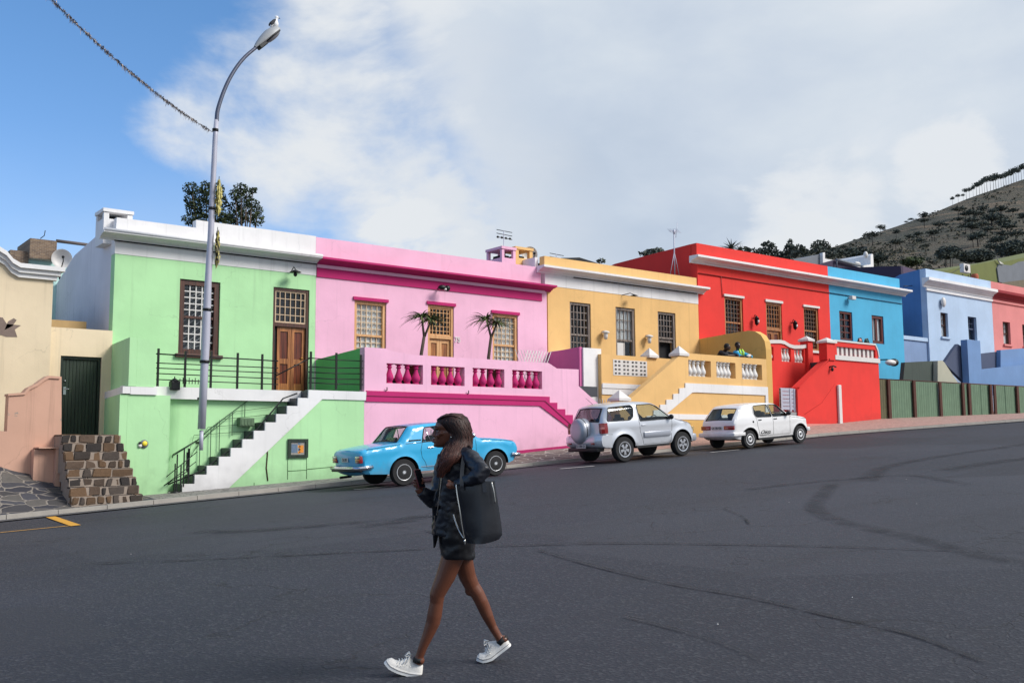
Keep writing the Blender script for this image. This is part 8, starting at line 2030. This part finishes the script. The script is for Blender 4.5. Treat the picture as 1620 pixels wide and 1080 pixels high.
bm = bm_(); p = Q(735.5, 856, .352); ellipsoid(bm, p, (.008, .005, .012)); tube(bm, [p, p-Vector((0, 0, .02))], .004, 6); obj('zip_pull', bm, M_zip, bag, smooth=True)
# phone
ph_ = thing('phone', 'dark phone in a reddish case held up in her right hand', 'phone', Q(664, 764, .065))
c = Q(663.6, 756.5, .064); axp = (Q(660.5, 747, .05)-Q(666.5, 768, .07)).normalized(); nrm = (ex*.8+eb*.55); nrm = (nrm-axp*nrm.dot(axp)).normalized(); sd = axp.cross(nrm)
Mp = Matrix(((sd.x, axp.x, nrm.x, c.x), (sd.y, axp.y, nrm.y, c.y), (sd.z, axp.z, nrm.z, c.z), (0, 0, 0, 1)))
b2 = bmesh.new(); bbox(b2, -.030, .030, -.058, .058, -.005, .004, .004); bm = bm_(); merge(bm, b2, 0, Mp); obj('case', bm, plain('phone_case', (96, 30, 34), .5), ph_, smooth=True, auto=40)
b2 = bmesh.new(); box(b2, -.028, .028, -.055, .055, .0042, .0052); bm = bm_(); merge(bm, b2, 0, Mp); obj('screen', bm, plain('screen_black', (14, 15, 20), .1), ph_)

# ---- two men leaning on the yellow terrace wall
zr = ptop_y = (PY(1089, 559.8)[1]+PY(1214, 567)[1])/2
def man(label, u, v, hu, dirx, shirt, hair_m, yaw_, vest=None, armspan=.5):
    bx0 = P(u, 556, 22.1).x; hp = P(hu, v, 21.85); t = thing('person', label, 'person', (bx0, 22.15, zb0_y)); Rz = Matrix.Rotation(yaw_, 4, 'Z')
    sh = Vector((bx0, 22.05, P(u, 557, 22.05).z)); hip = Vector((bx0-.1*dirx, 22.4, zr-.45))
    bm = bm_()
    ellipsoid(bm, hp, (.078, .098, .115), 16, 12, Rz); f_ = Rz @ Vector((0, -1, 0)); s_ = Rz @ Vector((1, 0, 0))
    ellipsoid(bm, hp+f_*.05-Vector((0, 0, .055)), (.05, .05, .055)); tube(bm, [hp+f_*.085+Vector((0, 0, .015)), hp+f_*.115-Vector((0, 0, .025))], [.012, .018], 8)
    for s in (-1, 1): ellipsoid(bm, hp+s_*s*.078, (.014, .02, .03)); ellipsoid(bm, hp+f_*.08+s_*s*.032+Vector((0, 0, .03)), (.022, .014, .01))
    ellipsoid(bm, hp+f_*.095-Vector((0, 0, .06)), (.028, .014, .011))
    tube(bm, [hp-Vector((0, 0, .03))-f_*.02, sh+Vector((0, -.02, .0))], [.055, .07], 12)
    tube(bm, [sh, sh.lerp(hip, .5), hip, hip-Vector((0, -.02, .4))], [.13, .14, .14, .12], 14)
    for s in (-1, 1):
        el = Vector((bx0+s*armspan*.62, 21.72, zr+.06)); w_ = Vector((bx0+s*.10+.12*dirx, 21.62, zr+.055)); tube(bm, [sh+Vector((s*.16, 0, -.03)), sh.lerp(el, .6)+Vector((s*.05, 0, 0)), el, w_], [.055, .05, .042, .03], 10)
        ellipsoid(bm, w_, (.045, .03, .02))
        for k in range(4): tube(bm, [w_+Vector((.0, -.022+.015*k, 0)), w_+Vector((-s*.05, -.03+.015*k, -.0)), w_+Vector((-s*.075, -.03+.015*k, -.018))], [.009, .008, .007], 6)
        tube(bm, [w_+Vector((0, .02, .01)), w_+Vector((-s*.03, .035, .02))], [.01, .008], 6)
    remeshed(bm, .014, 2, M_skin2, 'body', t)
    bm = bm_(); tube(bm, [sh+Vector((0, 0, .05)), sh, sh.lerp(hip, .5), hip-Vector((0, 0, .05))], [.10, .16, .165, .16], 16)
    for s in (-1, 1):
        el = Vector((bx0+s*armspan*.62, 21.72, zr+.065)); tube(bm, [sh+Vector((s*.10, 0, -.0)), sh+Vector((s*.19, -.02, -.03)), sh.lerp(el, .6)+Vector((s*.05, 0, 0)), el, el+Vector((-s*.08, -.03, 0))], [.08, .08, .07, .058, .052], 12)
    remeshed(bm, .016, 2, shirt, 'shirt', t, disp=.01, dscale=9)
    bm = bm_(); hc = hp-f_*.012+Vector((0, 0, .03)); ellipsoid(bm, hc, (.088, .104, .102), 16, 10, Rz); bmesh.ops.bisect_plane(bm, geom=list(bm.verts)+list(bm.edges)+list(bm.faces), plane_co=hc+f_*.035-Vector((0, 0, .02)), plane_no=(f_*1.0-Vector((0, 0, .9))).normalized(), clear_outer=True)
    for v_ in bm.verts: v_.co += (v_.co-hc).normalized()*.008*noise.noise(v_.co*40)
    obj('hair', bm, hair_m, t, smooth=True)
    if vest:
        for k, (mm, a, b) in enumerate(vest):
            bm = bm_()
            for s in ((-1, 1) if k == 0 else (1,)):
                pts = [sh+Vector((s*.07, -.11, .085)), sh+Vector((s*.09, -.165, .0)), sh+Vector((s*.06, -.17, -.12))] if k == 0 else [sh+Vector((-.15, -.10, .02)), sh+Vector((-.19, -.14, -.06))]
                tube(bm, pts, a, 8)
            obj('vest_panel', bm, mm, t, smooth=True)
    return t
zb0_y = 1.9
M_hair = plain('hair_black', (16, 14, 14), .8, bmp=.5, scale=20)
man('man in black leaning on the yellow terrace rail with his face turned to the right', 1143, 549, 1150.5, 1, cloth('shirt_black', (22, 24, 34), .8), M_hair, R(38))
man('man in turquoise top with lime collar leaning on the yellow terrace rail', 1165.5, 546.5, 1167, -1, cloth('shirt_turquoise', (40, 160, 206), .7), M_hair, R(-12), vest=[(plain('lime', (196, 240, 90), .6), .04, 0), (cloth('shirt_pale', (120, 190, 220), .7), .05, 0)])
# bits left on the walls
p = P(1184, 560.5, 21.62); pk = thing('bag', 'small white and black pouch lying on the yellow terrace rail', 'bag', (p.x, 21.62, zr))
bm = bm_(); ellipsoid(bm, (p.x, 21.62, zr+.085), (.10, .06, .05), 12, 8, Matrix.Rotation(R(-20), 4, 'Y')); ellipsoid(bm, (p.x+.08, 21.62, zr+.10), (.05, .045, .045)); 
for v in bm.verts: v.co += Vector((1, 1, 1))*.012*noise.noise(v.co*18)
obj('pouch', bm, M_mwhite, pk, smooth=True); bm = bm_(); ellipsoid(bm, (p.x-.07, 21.62, zr+.035), (.05, .05, .035)); ellipsoid(bm, (p.x+.03, 21.62, zr+.03), (.04, .05, .03)); obj('base', bm, M_trim, pk, smooth=True)
tpz = (PR(1322, 539.5)[1]+PR(1383, 545)[1])/2+.04
for k, (u, mt1, lab) in enumerate(((1360.5, plain('pink_cloth', (226, 150, 140), .8), 'dark bundle with a pink patch on the red coping, left of the two'), (1371, plain('teal_cloth', (30, 84, 80), .8), 'dark teal rounded bundle on the red coping, right of the two'))):
    p = P(u, 538, YR+.12); t = thing('bundle', lab, 'bundle', (p.x, YR+.12, tpz))
    bm = bm_(); tube(bm, [(p.x-.14, YR+.12, tpz+.03), (p.x-.08, YR+.12, tpz+.16), (p.x+.06, YR+.12, tpz+.19), (p.x+.13, YR+.12, tpz+.07), (p.x+.12, YR+.12, tpz+.02)], .028, 8); ellipsoid(bm, (p.x+.03, YR+.12, tpz+.03), (.14, .08, .035)); obj('frame', bm, M_trim, t, smooth=True)
    bm = bm_(); ellipsoid(bm, (p.x-.01, YR+.115, tpz+.10), (.09, .05, .065)); obj('lining', bm, mt1, t, smooth=True)
